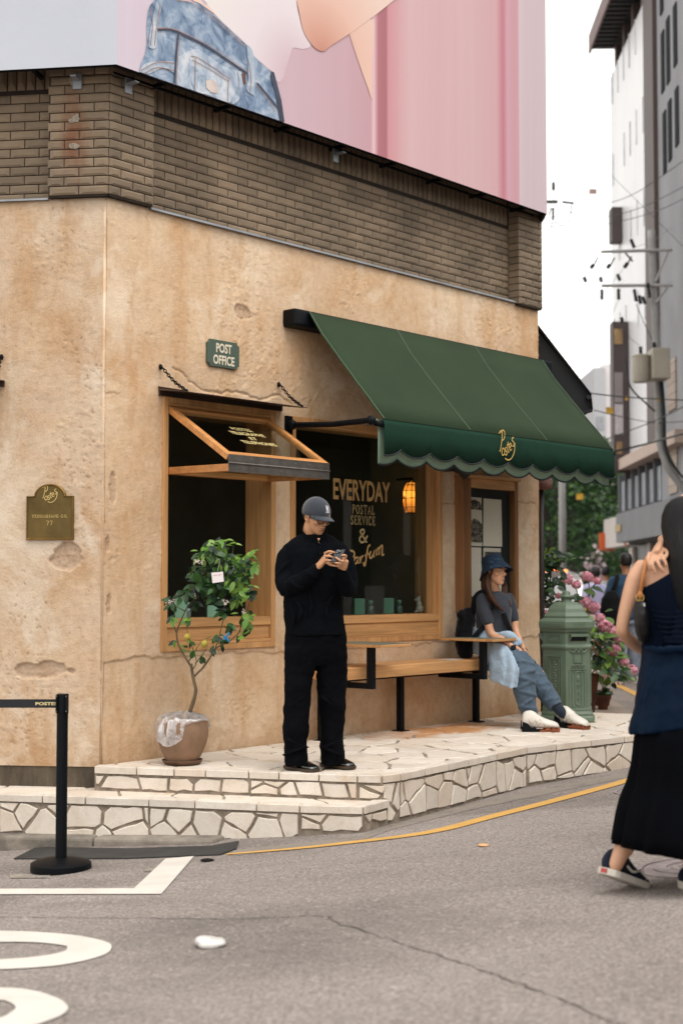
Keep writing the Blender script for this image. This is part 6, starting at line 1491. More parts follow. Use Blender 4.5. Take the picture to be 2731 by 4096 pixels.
# ------------------------------------------------------------------ plants beyond the post box
def zp(x, y, Yd): return aty(2100+x*.4024, 2150+y*.4024, Yd)
HY = 14.4
hyd = thing('hydrangea', 'pink flowering hydrangea spilling out behind the post box', 'flowering plant', Vector((zp(575,1560,HY).x, HY, .155)))
mb = MB(); b0 = hyd.location; mb.lathe([(.10,0),(.11,.01),(.155,.36),(.168,.37),(.168,.42),(.15,.42),(.148,.36),(.01,.35)], 24, Matrix.Translation(b0)); ob('pot', mb, m_terra, hyd, smooth=True)
m_hl = mat_leaf('hydrangea_leaf', A(40,84,34,.8), A(128,160,66,.85)); m_hl2 = mat_leaf('bush_leaf', A(14,40,22,.75), A(52,92,40,.8)); m_autumn = mat_leaf('reddish_leaf', A(130,80,50,.8), A(170,130,70,.8))
rh = random.Random(11)
lv = [(720,930,60),(690,1010,90),(800,1010,100),(740,1080,80),(870,1000,70),(700,1190,70),(820,1150,90),(880,1200,80),(760,1290,80),(920,1370,60),(930,1300,70),(690,1270,50),(860,1420,40),(990,1380,25),(520,660,40),(620,600,50),(650,495,40),(540,540,40),(780,760,40),(560,1050,60),(690,870,50),(600,720,60),(850,1290,60)]
mb = MB()
for (x, y, r) in lv:
    for k in range(max(2, int(r*r/560))):
        a = rh.uniform(0,6.28); q = math.sqrt(rh.random()); p = zp(x+r*q*math.cos(a), y+r*q*math.sin(a), HY-.15+rh.uniform(-.3,.2)); d = Vector((math.cos(a)*.8+.2, rh.uniform(-.9,.2), -.3*math.sin(a)+rh.uniform(-.5,.3)))
        mb.k = 1 if (1080 < y+r*q*math.sin(a) < 1150 and rh.random() < .25) else (2 if rh.random() < .3 else 0); l = rh.uniform(.08,.14); leaf(mb, p, d, (rh.uniform(-.4,.4),-.6,.8), l, l*.66, .3, .2)
ob('foliage', mb, [m_hl, m_autumn, m_hl2], hyd, smooth=True)
mb = MB()
for pts in ([(585,1400),(620,1100),(600,800),(640,600),(630,420)],[(590,1400),(700,1200),(800,1000),(850,930)],[(595,1400),(750,1300),(900,1330),(1050,1330)],[(600,1300),(740,1150),(860,1110)],[(620,900),(560,700),(500,500),(430,430)],[(600,650),(650,520),(720,440)]):
    mb.tube(smoothpath([zp(x,y,HY-.1+rh.uniform(-.1,.1)) for x,y in pts],3), .006, 5)
ob('stem', mb, m_twig, hyd, smooth=True)
m_pink = mat_leaf('pink_petal', A(226,140,166,.9), A(246,200,210,.95), .7, .35); m_pinkp = mat_leaf('pale_petal', A(222,184,182,.9), A(238,216,208,.9), .6, .35)
for (x, y, r, pale) in [(620,390,58,0),(720,432,32,0),(415,420,60,0),(510,470,42,0),(600,640,58,0),(680,690,66,0),(650,800,58,1),(740,800,48,0),(790,880,76,0),(880,935,58,0),(922,1010,38,0),(880,1115,66,0),(985,1240,42,0),(1060,1320,55,0),(830,1260,34,0),(190,670,44,0),(195,760,44,0),(330,580,26,0)]:
    mb = MB(); c = zp(x, y, HY-.28); R_ = r*.4024*HY/5689.6
    for k in range(int(22+r*.9)):
        n = rdir(rh); 
        if n.y > .5: n.y *= -1
        jr = rh.uniform(.55,1.12); p = c+Vector((n.x*R_*jr, n.y*R_*.8*jr, n.z*R_*.8*jr)); t1 = n.orthogonal().normalized(); t2 = n.cross(t1); a0 = rh.uniform(0,1.5)
        for j in range(4): a = a0+j*math.pi/2; d = t1*math.cos(a)+t2*math.sin(a)+n*.35; leaf(mb, p, d, n, .023, .019, .3, .25)
    ob('flower_head', mb, m_pinkp if pale else m_pink, hyd)
# lemon bush standing behind the post box near the wall
BY = 13.75
bsh = thing('potted_bush', 'dark leafy potted bush with a grey tag rising behind the post box', 'potted bush', Vector((zp(270,1500,BY).x, BY, .155)))
mb = MB(); mb.lathe([(.12,0),(.17,.30),(.185,.31),(.185,.36),(.16,.36),(.01,.33)], 24, Matrix.Translation(bsh.location)); ob('pot', mb, m_terra, bsh, smooth=True)
mb = MB()
for pts in ([(265,1300),(265,900),(258,600),(250,420),(270,300),(275,120)],[(275,600),(285,480),(320,380),(350,250)],[(262,640),(180,620),(140,610)],[(270,300),(200,250),(150,180)],[(300,330),(390,210),(470,180)],[(270,450),(200,400),(120,370)]): mb.tube(smoothpath([zp(x,y,BY+rh.uniform(-.05,.05)) for x,y in pts],3), .008, 6)
ob('stem', mb, m_twig, bsh, smooth=True)
mb = MB()
for (x, y, r, n) in [(275,115,38,4),(145,190,50,7),(210,180,60,8),(270,190,60,8),(320,190,50,6),(400,190,50,6),(480,180,25,3),(420,215,30,3),(330,250,50,6),(230,260,60,7),(150,290,55,6),(200,350,60,8),(330,330,60,8),(250,400,70,8),(360,400,40,4),(180,440,50,6),(300,480,70,9),(230,520,50,5),(360,500,40,4),(180,560,45,5),(130,630,40,4),(210,620,50,5),(300,650,60,6),(100,380,24,2),(390,600,40,4),(470,580,30,3)]:
    for k in range(n):
        a = rh.uniform(0,6.28); q = math.sqrt(rh.random()); p = zp(x+r*q*math.cos(a), y+r*q*math.sin(a), BY+rh.uniform(-.15,.15)); d = Vector((math.cos(a)+rh.uniform(-.4,.4), rh.uniform(-.8,.3), rh.uniform(-.7,.3)))
        mb.k = 1 if (y < 230 and rh.random() < .4) else 0; l = rh.uniform(.065,.1); leaf(mb, p-d.normalized()*l*.5, d, (rh.uniform(-.4,.4),-.7,.7), l, l*.66, .25, .2)
ob('foliage', mb, [m_hl2, m_hl], bsh, smooth=True)
mb = MB(); a, b, c, d = [zp(x,y,BY-.2) for x,y in ((262,338),(345,340),(350,385),(262,400))]; mb.hexa([d,c,c+Vector((0,.003,0)),d+Vector((0,.003,0)),a,b,b+Vector((0,.003,0)),a+Vector((0,.003,0))]); ob('paper_tag', mb, M('grey_tag', A(160,150,146,.85), .8), bsh)
# small terracotta pots on the pavement
SY = 15.1
sp = thing('flower_pot', 'small terracotta pot of pale pink flowers standing alone on the pavement', 'flower pot', Vector((zp(772,1690,SY).x, SY, .155))); k_ = .4024*SY/5689.6
mb = MB(); mb.lathe([(42*k_,0),(46*k_,2*k_),(70*k_,120*k_),(82*k_,122*k_),(84*k_,152*k_),(74*k_,154*k_),(70*k_,130*k_),(1*k_,126*k_)], 22, Matrix.Translation(sp.location)); ob('pot', mb, m_terra, sp, smooth=True)
mb = MB(); rim = sp.location+Z*150*k_
for k in range(22): d = rdir(rh,.0,.9); d.y = -abs(d.y); leaf(mb, rim+Vector((d.x*.04,d.y*.04,.01)), d, (0,-.5,.8), .07, .06, .5, .15)
ob('foliage', mb, m_hl2, sp, smooth=True); mb = MB()
for k in range(60):
    c = zp(rh.gauss(790,45), rh.gauss(1385,32), SY-.1+rh.uniform(-.08,.08)); n = rdir(rh)
    for j in range(4): leaf(mb, c, rdir(rh), n, .028, .014, .4, .2)
for k in range(8):
    c = zp(rh.gauss(895,20), rh.gauss(1445,12), SY-.1)
    for j in range(4): leaf(mb, c, rdir(rh), rdir(rh), .035, .02, .4, .2)
ob('flower', mb, m_pinkp, sp); mb = MB()
for k in range(10): mb.tube([rim+Vector((rh.uniform(-.03,.03),0,0)), zp(rh.gauss(790,40), rh.gauss(1390,25), SY-.1)], .003, 5)
ob('stem', mb, m_twig, sp)
op = thing('flower_pot', 'ornate dark terracotta pot close behind the small pot of pale flowers', 'flower pot', Vector((zp(765,1610,SY+.5).x, SY+.5, .155)))
mb = MB(); mb.lathe([(70*k_,0),(74*k_,10*k_),(82*k_,60*k_),(96*k_,68*k_),(92*k_,80*k_),(98*k_,120*k_),(108*k_,128*k_),(108*k_,146*k_),(96*k_,150*k_),(1*k_,140*k_)], 22, Matrix.Translation(op.location)); ob('pot', mb, m_terra, op, smooth=True)
mb = MB()
for k in range(26): d = rdir(rh,.2,1); leaf(mb, op.location+Z*.26, d, rdir(rh), .14, .08, .4, .2)
ob('foliage', mb, m_hl, op, smooth=True)
# ------------------------------------------------------------------ street trees closing the view
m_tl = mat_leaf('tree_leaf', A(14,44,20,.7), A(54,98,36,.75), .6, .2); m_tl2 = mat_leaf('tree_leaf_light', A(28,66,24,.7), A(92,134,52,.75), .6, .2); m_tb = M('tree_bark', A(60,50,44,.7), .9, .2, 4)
def tree(px, yd, h, spread, label, seed, base=1.7, n=2600):
    r = random.Random(seed); x = (px-1365.5)/5689.6*yd; o = thing('street_tree', label, 'tree', Vector((x,yd,.12)), 'trees closing the street'); p0 = o.location
    mb = MB(); mb.tube(smoothpath([p0, p0+Vector((.1,0,h*.3)), p0+Vector((-.1,.1,h*.6)), p0+Vector((0,0,h*.85))],3), [.2-.018*i for i in range(10)], 8)
    bl = []
    for k in range(9):
        a = r.uniform(0,6.28); b = p0+Vector((0,0,h*r.uniform(.3,.7))); e = b+Vector((math.cos(a)*spread*.7, math.sin(a)*spread*.7, h*r.uniform(.08,.3))); mb.tube([b, b.lerp(e,.5)+Z*.2, e], [.08,.05,.02], 6); bl.append(e)
    ob('trunk', mb, m_tb, o, smooth=True); mb = MB(); cl = [(e, r.uniform(.6,1.1)) for e in bl]
    for k in range(20):
        a = r.uniform(0,6.28); q = math.sqrt(r.random()); zz = r.uniform(base/h, .95); w = spread*math.sin(math.pi*min(1,max(.12,(zz-.1)/1.0)))**.6
        cl.append((p0+Vector((math.cos(a)*q*w, math.sin(a)*q*w, zz*h)), r.uniform(.5,1.1)))
    for k in range(n):
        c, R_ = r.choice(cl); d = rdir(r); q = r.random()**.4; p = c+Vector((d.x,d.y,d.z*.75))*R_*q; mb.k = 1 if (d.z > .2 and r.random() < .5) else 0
        l = r.uniform(.16,.30); leaf(mb, p, rdir(r,-.9,.4), rdir(r,.1,1), l, l*.6, .2, .15)
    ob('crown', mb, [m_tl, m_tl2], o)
tree(2195, 52, 6.6, 2.3, 'dense green tree directly behind the grey lamp column', 1); tree(2290, 56, 6.9, 2.4, 'broad green tree between the lamp column and the box sign', 2); tree(2370, 60, 7.1, 2.4, 'green tree just left of the white box sign', 3)
tree(2445, 66, 8.3, 2.2, 'taller pale tipped tree under the brown blade sign', 4); tree(2130, 60, 6.4, 2.4, 'green tree half hidden by the ochre corner of the shop', 5); tree(2330, 72, 6.0, 2.6, 'far dark tree behind the others at the street end', 6)
rs = thing('flowering_shrub', 'pale blossoming shrub under the trees left of the white box sign', 'shrub', Vector(((2375-1365.5)/5689.6*46,46,.12))); mb = MB(); r_ = random.Random(9); mf = MB()
for k in range(420):
    p = aty(r_.gauss(2372,22), r_.gauss(2285,38), 46+r_.uniform(-.5,.5)); p.z = max(p.z,.2); leaf(mb, p, rdir(r_), rdir(r_), .17, .1, .2, .2)
    if k % 3 == 0: leaf(mf, p+Vector((0,-.5,0)), rdir(r_), rdir(r_), .16, .13, .2, .2)
mb.tube([rs.location, rs.location+Z*1.2], .05, 6); ob('foliage', mb, m_tl, rs); ob('blossom', mf, M('pale_blossom', A(206,186,190,.9), .7, .1), rs)
fs_ = thing('far_shop_row', 'dark low building glimpsed under the trees at the end of the street', 'building', Vector((9,80,0))); mb = MB(); mb.box(5.0,22,80,86,0,4.6); ob('wall', mb, M('far_dark_wall', A(52,54,54,.7), .8, .3, .4), fs_)
mb = MB(); mb.box(4.8,22.2,79.6,86.2,4.6,4.9); ob('roof', mb, m_grd, fs_)
# ================================================================== people
def M_cloth(name, col, var=.12, rough=.88, weave=900, fold=14, sheen=.15, fb=.012):
    t = NT(name); n = t.noise(5, 3, .5); t.base(t.ramp(n, [(.3, tuple(v*(1-var) for v in col)), (.7, tuple(min(.95,v*(1+var)) for v in col))])); t.rough(rough); t.set(Sheen_Weight=sheen, Specular_IOR_Level=.06)
    b = t.bump(t.noise(fold, 3, .5, t.map((1,1,.55)), dist=.8), fb, .55); t.bump(t.noise(weave, 2, .5), .0006, .4, b); return t.m
def M_skin(name, col, c2=None):
    t = NT(name); n = t.noise(16, 4, .6); t.base(t.ramp(n, [(.3, tuple(v*.9 for v in col)), (.7, col)])); t.rough(.5)
    t.set(Subsurface_Weight=.12, Subsurface_Radius=(.012,.005,.003), Subsurface_Scale=.4, Specular_IOR_Level=.4); t.bump(t.noise(320, 3, .6), .0006, .3); return t.m
def lerp_list(r, n):
    out = []
    for i in range(n):
        f = i/(n-1)*(len(r)-1); k = min(int(f), len(r)-2); a, b = r[k], r[k+1]; u = f-k
        out.append(tuple(x+(y-x)*u for x, y in zip(a, b)) if isinstance(a, tuple) else a+(b-a)*u)
    return out
def limb(mb, pts, rad, k=4, n=12, up=None, ends=True):
    P = smoothpath(pts, k) if len(pts) > 2 else [Vector(pts[0]).lerp(Vector(pts[1]), i/k) for i in range(k+1)]
    Rr = lerp_list(list(rad), len(P)); mb.tube(P, Rr, n, True, up=up)
    if ends:
        for p, r in ((P[0],Rr[0]),(P[-1],Rr[-1])):
            r_ = min(r) if isinstance(r, tuple) else r; mb.ball(p, r_*.98, 10, 7)
    return mb
def body_loft(mb, rows, n=28, sq=2.3, ang=0.0, fn=None):
    """rows: (left point, right point, half depth) - superellipse sections between two silhouette points"""
    rings = []
    for i, (l, r, dp) in enumerate(rows):
        l, r = Vector(l), Vector(r); c = (l+r)/2; a = (r-l)/2; dv = Vector((-a.y, a.x, 0)).normalized() if math.hypot(a.x,a.y) > 1e-6 else Vector((0,1,0)); ring = []
        for j in range(n):
            q = 2*math.pi*j/n; cx, sx = math.cos(q), math.sin(q); k = 1.0
            if fn: k = fn(q, i/(len(rows)-1))
            ring.append(c+a*(abs(cx)**(2/sq)*(1 if cx >= 0 else -1))*k+dv*dp*(abs(sx)**(2/sq)*(1 if sx >= 0 else -1))*k)
        rings.append(ring)
    return mb.loft(rings)
def head_frame(c, yaw, pitch=0, roll=0, s=1.0):
    """yaw: degrees turned to the right of facing the camera, pitch down positive"""
    a = math.radians(yaw); f = Vector((math.sin(a), -math.cos(a), 0)); x = Vector((f.y, -f.x, 0)); m = basis((0,0,0), x, f, Z)
    return Matrix.Translation(Vector(c)) @ m @ Matrix.Rotation(-math.radians(pitch), 4, 'X') @ Matrix.Rotation(math.radians(roll), 4, 'Y') @ Matrix.Scale(s, 4)
def head_mb(mb, H, neck_to, smile=0.0, neck_r=.052):
    rings = []
    for z, cy, w, d in ((-.120,.056,.014,.014),(-.108,.046,.034,.034),(-.085,.028,.050,.056),(-.05,.012,.061,.078),(-.012,.002,.069,.087),(.03,-.004,.073,.092),(.07,-.008,.070,.088),(.10,-.01,.055,.070),(.118,-.01,.026,.036)):
        rings.append([H @ Vector((w*math.cos(q), cy+d*math.sin(q), z)) for q in [2*math.pi*j/24 for j in range(24)]])
    mb.loft(rings)
    T = lambda *p: H @ Vector(p); k = H.to_scale().x
    mb.tube([T(0,.080,.016), T(0,.095,-.012), T(0,.109,-.034), T(0,.094,-.044)], [.006*k,.0085*k,.0115*k,.006*k], 10)
    for sx in (-1,1):
        mb.ball(T(sx*.0115,.093,-.038), .0085*k, 8, 6); mb.ball(T(sx*(.040+smile*.004),.058,-.030+smile*.006), (.026*k,.026*k,.022*k), 10, 7); mb.ball(T(sx*.030,.078,.020), (.024*k,.012*k,.008*k), 10, 6)
        ear = [T(sx*.073,-.004+.017*math.sin(q)*(1 if math.cos(q) > 0 else .75), -.006+.030*math.cos(q)) for q in [2*math.pi*j/12 for j in range(13)]]; mb.tube([e+(H.to_3x3() @ Vector((sx*.007,-.004,0))) for e in ear], .0055*k, 7, cap=False)
        mb.ball(T(sx*.073,-.002,-.006), (.007*k,.014*k,.024*k), 8, 6); mb.ball(T(sx*.072,.004,-.034), .009*k, 8, 6)
    mb.ball(T(0,.066,-.105), (.020*k,.018*k,.014*k), 10, 7)
    mb.tube([T(-.020,.081,-.064+smile*.006), T(-.008,.090,-.063), T(.008,.090,-.063), T(.020,.081,-.064+smile*.006)], [.004*k,.007*k,.007*k,.004*k], 8)
    mb.tube([T(-.017,.081,-.074+smile*.004), T(0,.089,-.076), T(.017,.081,-.074+smile*.004)], [.004*k,.0075*k,.004*k], 8)
    limb(mb, [T(0,-.018,-.045), T(0,-.022,-.11), Vector(neck_to)], [neck_r*.95*k, neck_r*k, neck_r*1.15*k], 4, 16)
    return mb
def wrinkles(mb, pts, rad, items, k=6):
    P = smoothpath(pts, k); Rr = lerp_list(list(rad), len(P))
    for t, a0, a1, tilt, th in items:
        i = min(len(P)-2, max(1, int(t*(len(P)-1)))); tg = (P[i+1]-P[i-1]).normalized(); a = Vector((0,-1,0)); a = (a-tg*a.dot(tg)).normalized(); b = tg.cross(a); arc = []
        for j in range(9):
            q = math.radians(a0+(a1-a0)*j/8); arc.append(P[i]+(a*math.cos(q)+b*math.sin(q))*Rr[i]*.97+tg*tilt*math.sin(math.pi*(j/8-.5)))
        mb.tube(arc, [th*.25,th*.8,th,th,th,th,th,th*.8,th*.25], 8)
def lips(H, parent, smile=0.0, mat=None):
    mb = MB(); T = lambda *p: H @ Vector(p)
    mb.tube([T(-.019,.0855,-.0645+smile*.007), T(-.007,.0965,-.0635), T(.007,.0965,-.0635), T(.019,.0855,-.0645+smile*.007)], [.0018,.0034,.0034,.0018], 7)
    mb.tube([T(-.016,.0855,-.0745+smile*.005), T(0,.0955,-.0765), T(.016,.0855,-.0745+smile*.005)], [.0018,.0042,.0018], 7)
    o = ob('lips', mb, mat, parent, smooth=True)
    if smile:
        mb = MB(); mb.tube([T(-.015,.089,-.0675), T(0,.0965,-.0695), T(.015,.089,-.0675)], [.0018,.0036,.0018], 7); ob('teeth', mb, M('teeth', A(226,218,206,.9), .3), parent, smooth=True)
    return o
def eyes(H, parent, white, iris, brow, closed=False):
    T = lambda *p: H @ Vector(p); mb = MB(); mi = MB(); me_ = MB()
    for sx in (-1,1):
        if not closed: mb.ball(T(sx*.031,.0795,.000), (.0125,.0075,.0055), 10, 7); mi.ball(T(sx*.031,.0865,.000), .0042, 8, 6)
        mi.tube([T(sx*.018,.086,.003), T(sx*.030,.0895,.006 if not closed else .001), T(sx*.044,.080,.002)], .0016, 5)
        me_.tube([T(sx*.014,.0925,.018), T(sx*.030,.0925,.0235), T(sx*.048,.078,.018)], [.0026,.0036,.0016], 6)
    if not closed: ob('eye_white', mb, white, parent, smooth=True)
    ob('eye', mi, iris, parent, smooth=True); ob('eyebrow', me_, brow, parent, smooth=True)
def finger(mb, pts, r0=.0088, r1=.0068): limb(mb, pts, [r0, (r0+r1)/2, r1], 3, 9)
def shoe(upper, sole, heel, toe, W=.092, Hh=.09, sole_h=.022, n=20, lift=0.0, bulk=1.0):
    """upper and sole meshes between heel and toe ground points"""
    heel, toe = Vector(heel), Vector(toe); f = (toe-heel); Lg = f.length; f.normalize(); x = f.cross(Z).normalized(); up = x.cross(f).normalized(); rings = []
    for t, w, h in ((.0,.28,.70),(.05,.37,.92),(.18,.40,1.0),(.32,.42,.98),(.46,.45,.74),(.6,.50,.60),(.76,.54,.50),(.9,.47,.42),(.97,.33,.34),(1.0,.14,.22)):
        c = heel+f*Lg*t; ring = []
        for j in range(n):
            q = 2*math.pi*j/n; s_, c_ = math.sin(q), math.cos(q); z = sole_h*.6+(Hh*h*bulk-sole_h*.6)*(s_*.5+.5)**(.9); ring.append(c+x*W*w*(abs(c_)**.8*(1 if c_ >= 0 else -1))*(1-.22*max(0,s_))+up*z)
        rings.append(ring)
    upper.loft(rings); out = []; m = 24
    for j in range(m):
        q = 2*math.pi*j/m; u = -math.cos(q)*.5+.5; wid = .5*W*(1.06-.16*max(0,.6-u)+.08*math.sin(math.pi*u))*min(1, 1.35*math.sqrt(max(0,1-(2*u-1)**4))); out.append(heel+f*(Lg*(u*1.03-.012))+x*wid*(1 if math.sin(q) >= 0 else -1))
    sole.prism([p+up*.001 for p in out], up*sole_h); return f, x, up
m_iris = M('dark_iris', A(24,18,16), .2); m_eyew = M('eye_white', A(210,200,194,.85), .3); m_brow = M('dark_brow', A(30,24,22), .8)
# ------------------------------------------------------------------ man with phone
MY = 9.15
def h_(x, y, dy=0): return aty(1050+x*.2976, 1900+y*.2976, MY+dy)
def g_(x, y, dy=0): return aty(1050+x*.287, 2500+y*.287, MY+dy)
man = thing('person', 'man in black with dark cap and glasses standing on the terrace reading his phone', 'person', Vector((-.14,9.15,ZT)))
m_skinM = M_skin('man_skin', A(216,160,120,.8)); m_blkc = M_cloth('black_jersey', A(9,11,15,1), .25, .95, sheen=0); m_blkt = M_cloth('black_trousers', A(8,9,13,1), .2, .9, 700, 9, 0)
HM = head_frame(h_(722,552,-.03), 44, 17, 0, .93)
mb = MB(); head_mb(mb, HM, h_(700,860,.04), 0, .056)
body_loft(mb, [(h_(560,800,.02),h_(850,800,.02),.06),(h_(430,930,.02),h_(950,930,.02),.08),(h_(360,1100,0),h_(1040,1100,0),.10),(h_(350,1700,0),h_(1010,1700,0),.10),(h_(350,2150,0),h_(1060,2150,0),.10)], 20)
for l in ([g_(520,50),g_(500,900),g_(470,1500),g_(470,1960,-.02)],[g_(960,50,.03),g_(960,900,.08),g_(960,1500,.09),g_(930,1900,.10)]): limb(mb, l, [.07,.06,.045,.035], 4, 12)
limb(mb, [h_(420,1000,.0),h_(320,1330,-.03),h_(340,1470,-.06),h_(600,1370,-.16),h_(735,1245,-.20)], [.035,.034,.034,.03,.026], 5, 12); limb(mb, [h_(980,1000,.02),h_(1130,1330,.0),h_(1130,1470,-.05),h_(1085,1380,-.15),h_(1065,1280,-.19)], [.035,.034,.034,.03,.026], 5, 12)
limb(mb, [h_(720,1258,-.20),h_(785,1190,-.225),h_(850,1105,-.25)], [(.026,.020),(.038,.019),(.040,.015)], 4, 12, up=(.55,0,.83))
for f in ([(838,1052,-.25),(895,1028,-.28),(930,1032,-.285),(966,1044,-.275)], [(832,1092,-.255),(885,1090,-.285),(920,1098,-.288),(948,1116,-.275)], [(845,1140,-.255),(890,1148,-.285),(915,1152,-.285),(940,1162,-.275)], [(850,1175,-.245),(885,1186,-.27),(905,1190,-.275),(928,1196,-.265)], [(800,1170,-.205),(850,1110,-.19),(890,1075,-.19),(930,1050,-.20)]): finger(mb, [h_(*p) for p in f])
limb(mb, [h_(1060,1280,-.19),h_(1075,1210,-.225),h_(1098,1130,-.245)], [(.026,.020),(.036,.019),(.034,.015)], 4, 12, up=(-.7,0,.7))
for f in ([(1100,1128,-.25),(1122,1098,-.27),(1105,1078,-.285),(1068,1082,-.285)], [(1098,1160,-.255),(1060,1158,-.285),(1020,1135,-.292),(984,1110,-.285)], [(1088,1192,-.255),(1030,1190,-.285),(980,1180,-.29),(930,1166,-.28)], [(1070,1222,-.245),(1010,1222,-.27),(950,1216,-.275),(886,1202,-.265)], [(1060,1230,-.21),(1070,1150,-.195),(1050,1090,-.195),(1010,1060,-.20)]): finger(mb, [h_(*p) for p in f])
bd = ob('body', mb, m_skinM, man); fuse(bd, .0038, 3, .4)
lips(HM, man, 0, M('man_lips', A(168,102,84,.75), .5)); eyes(HM, man, m_eyew, m_iris, m_brow)
# shirt: torso and sleeves in one skin
mb = MB()
body_loft(mb, [(h_(545,792,.03),h_(868,796,.03),.066),(h_(470,812,.02),h_(930,812,.03),.085),(h_(370,868,.02),h_(1015,872,.03),.10),(h_(300,935,.01),h_(1085,940,.03),.115),(h_(290,1060,0),h_(1095,1060,.02),.125),(h_(300,1250,0),h_(1080,1250,.02),.130),(h_(285,1500,0),h_(1060,1500,.02),.128),(h_(280,1700,0),h_(1058,1700,.02),.126),(h_(290,1900,0),h_(1080,1900,.02),.128),(h_(303,2060,0),h_(1104,2060,.02),.130),(h_(308,2165,0),h_(1118,2140,.02),.130)], 30, 2.4)
limb(mb, [h_(372,985,.01),h_(305,1120,-.01),h_(290,1350,-.03),h_(330,1500,-.06),h_(480,1470,-.12),h_(620,1370,-.165),h_(735,1278,-.20)], [.043,.056,.061,.065,.059,.051,.042], 4, 14)
limb(mb, [h_(1030,975,.03),h_(1105,1120,.02),h_(1155,1350,.0),h_(1150,1510,-.03),h_(1120,1490,-.10),h_(1085,1380,-.16),h_(1065,1305,-.19)], [.042,.052,.056,.060,.058,.050,.041], 4, 14)
ArmP = [h_(372,985,.01),h_(305,1120,-.01),h_(290,1350,-.03),h_(330,1500,-.06),h_(480,1470,-.12),h_(620,1370,-.165),h_(735,1278,-.20)]
wrinkles(mb, ArmP, [.043,.056,.061,.065,.059,.051,.042], [(.3,-60,70,.05,.012),(.42,-70,60,.04,.014),(.52,-50,90,.02,.014),(.62,-80,60,-.03,.014),(.72,-70,70,.03,.012),(.86,-80,70,-.02,.010),(.93,-90,80,.02,.008)])
for pts in ([h_(420,1650,-.10),h_(520,1800,-.135),h_(480,2000,-.13)], [h_(960,1600,-.11),h_(860,1800,-.135),h_(900,2020,-.13)], [h_(360,1700,-.08),h_(420,1900,-.12),h_(400,2080,-.12)], [h_(620,1560,-.13),h_(660,1760,-.14),h_(640,1900,-.14)]): mb.tube(smoothpath(pts,4), [.004,.008,.010,.012,.012,.012,.010,.008,.004], 7)
sh = ob('shirt', mb, m_blkc, man); fuse(sh, .0065, 5, .5); crease(sh, .018, .09)
mb = MB(); mb.tube(smoothpath([h_(530,742,-.01),h_(575,800,-.075),h_(650,842,-.095),h_(735,858,-.10),h_(745,905,-.112)],4), .0042, 6); mb.tube(smoothpath([h_(880,768,-.02),h_(840,830,-.085),h_(775,858,-.10),h_(765,905,-.112)],4), .0042, 6); mb.tube(smoothpath([h_(765,900,-.115),h_(772,985,-.132),h_(778,1080,-.14)],3), .003, 5)
ob('placket', mb, m_blkt, sh); mb = MB()
for y in (925,985,1060): mb.ball(h_(773,y,-.14), .005, 8, 5)
ob('button', mb, m_black, sh)
mb = MB(); neckv = MB(); neckv.prism([h_(738,850,-.098),h_(768,850,-.098),h_(764,905,-.104),h_(755,920,-.106)], (0,-.006,0)); ob('neck_opening', neckv, m_skinM, sh)
# trousers
mb = MB(); body_loft(mb, [(g_(322,-20,.0),g_(1150,-20,.03),.118),(g_(312,160,.0),g_(1165,150,.03),.124),(g_(306,330,.0),g_(1178,330,.04),.122),(g_(308,470,.0),g_(1182,470,.05),.110),(g_(330,560,.0),g_(1170,560,.05),.085)], 28, 2.4)
def leg(rows, dys, dps): return [(g_(l, y, d), g_(r, y, d), p) for (y, l, r), d, p in zip(rows, dys, dps)]
body_loft(mb, leg([(300,308,770),(500,304,775),(700,303,716),(980,298,672),(1250,290,658),(1450,284,642),(1600,292,612),(1720,302,612),(1830,302,622),(1962,312,632)], [0,0,-.0,-.01,-.02,-.03,-.03,-.03,-.03,-.03], [.11,.108,.104,.10,.096,.092,.088,.09,.096,.10]), 24, 2.3)
body_loft(mb, leg([(300,745,1176),(500,760,1180),(700,742,1176),(980,772,1166),(1250,788,1152),(1450,812,1134),(1580,812,1112),(1700,800,1130),(1800,806,1148),(1945,820,1152)], [.05,.06,.07,.08,.09,.09,.09,.085,.08,.08], [.11,.108,.104,.10,.096,.092,.088,.09,.096,.10]), 24, 2.3)
for l, xs in (([g_(470,700,-.03),g_(470,1300,-.05),g_(465,1900,-.05)], 1), ([g_(960,700,.04),g_(970,1300,.06),g_(980,1900,.05)], -1)):
    wrinkles(mb, l, [.10,.098,.09], [(.34,-60,60,.05*xs,.008),(.80,-80,60,-.03*xs,.008),(.90,-60,80,.03*xs,.010)])
tr_ = ob('trousers', mb, m_blkt, man); fuse(tr_, .007, 5, .5); crease(tr_, .022, .085)
m_lea = M('black_leather', A(10,10,11,1), .16, .1, 20, .0006, 200, coat=.7); m_sole = M('shoe_sole', A(60,42,24,.8), .5, .1)
for hp_, tp_ in (((1148,3072),(1262,3092)), ((1291,3062),(1409,3079))):
    u_, s_ = MB(), MB(); shoe(u_, s_, atz(*hp_,ZT+.004), atz(*tp_,ZT+.004), .100, .112, .020); so1 = ob('shoe', u_, m_lea, man, smooth=True, mods=[('SUBSURF', dict(levels=1, render_levels=1))]); ob('sole', s_, m_black if False else m_sole, so1, bevel=.003)
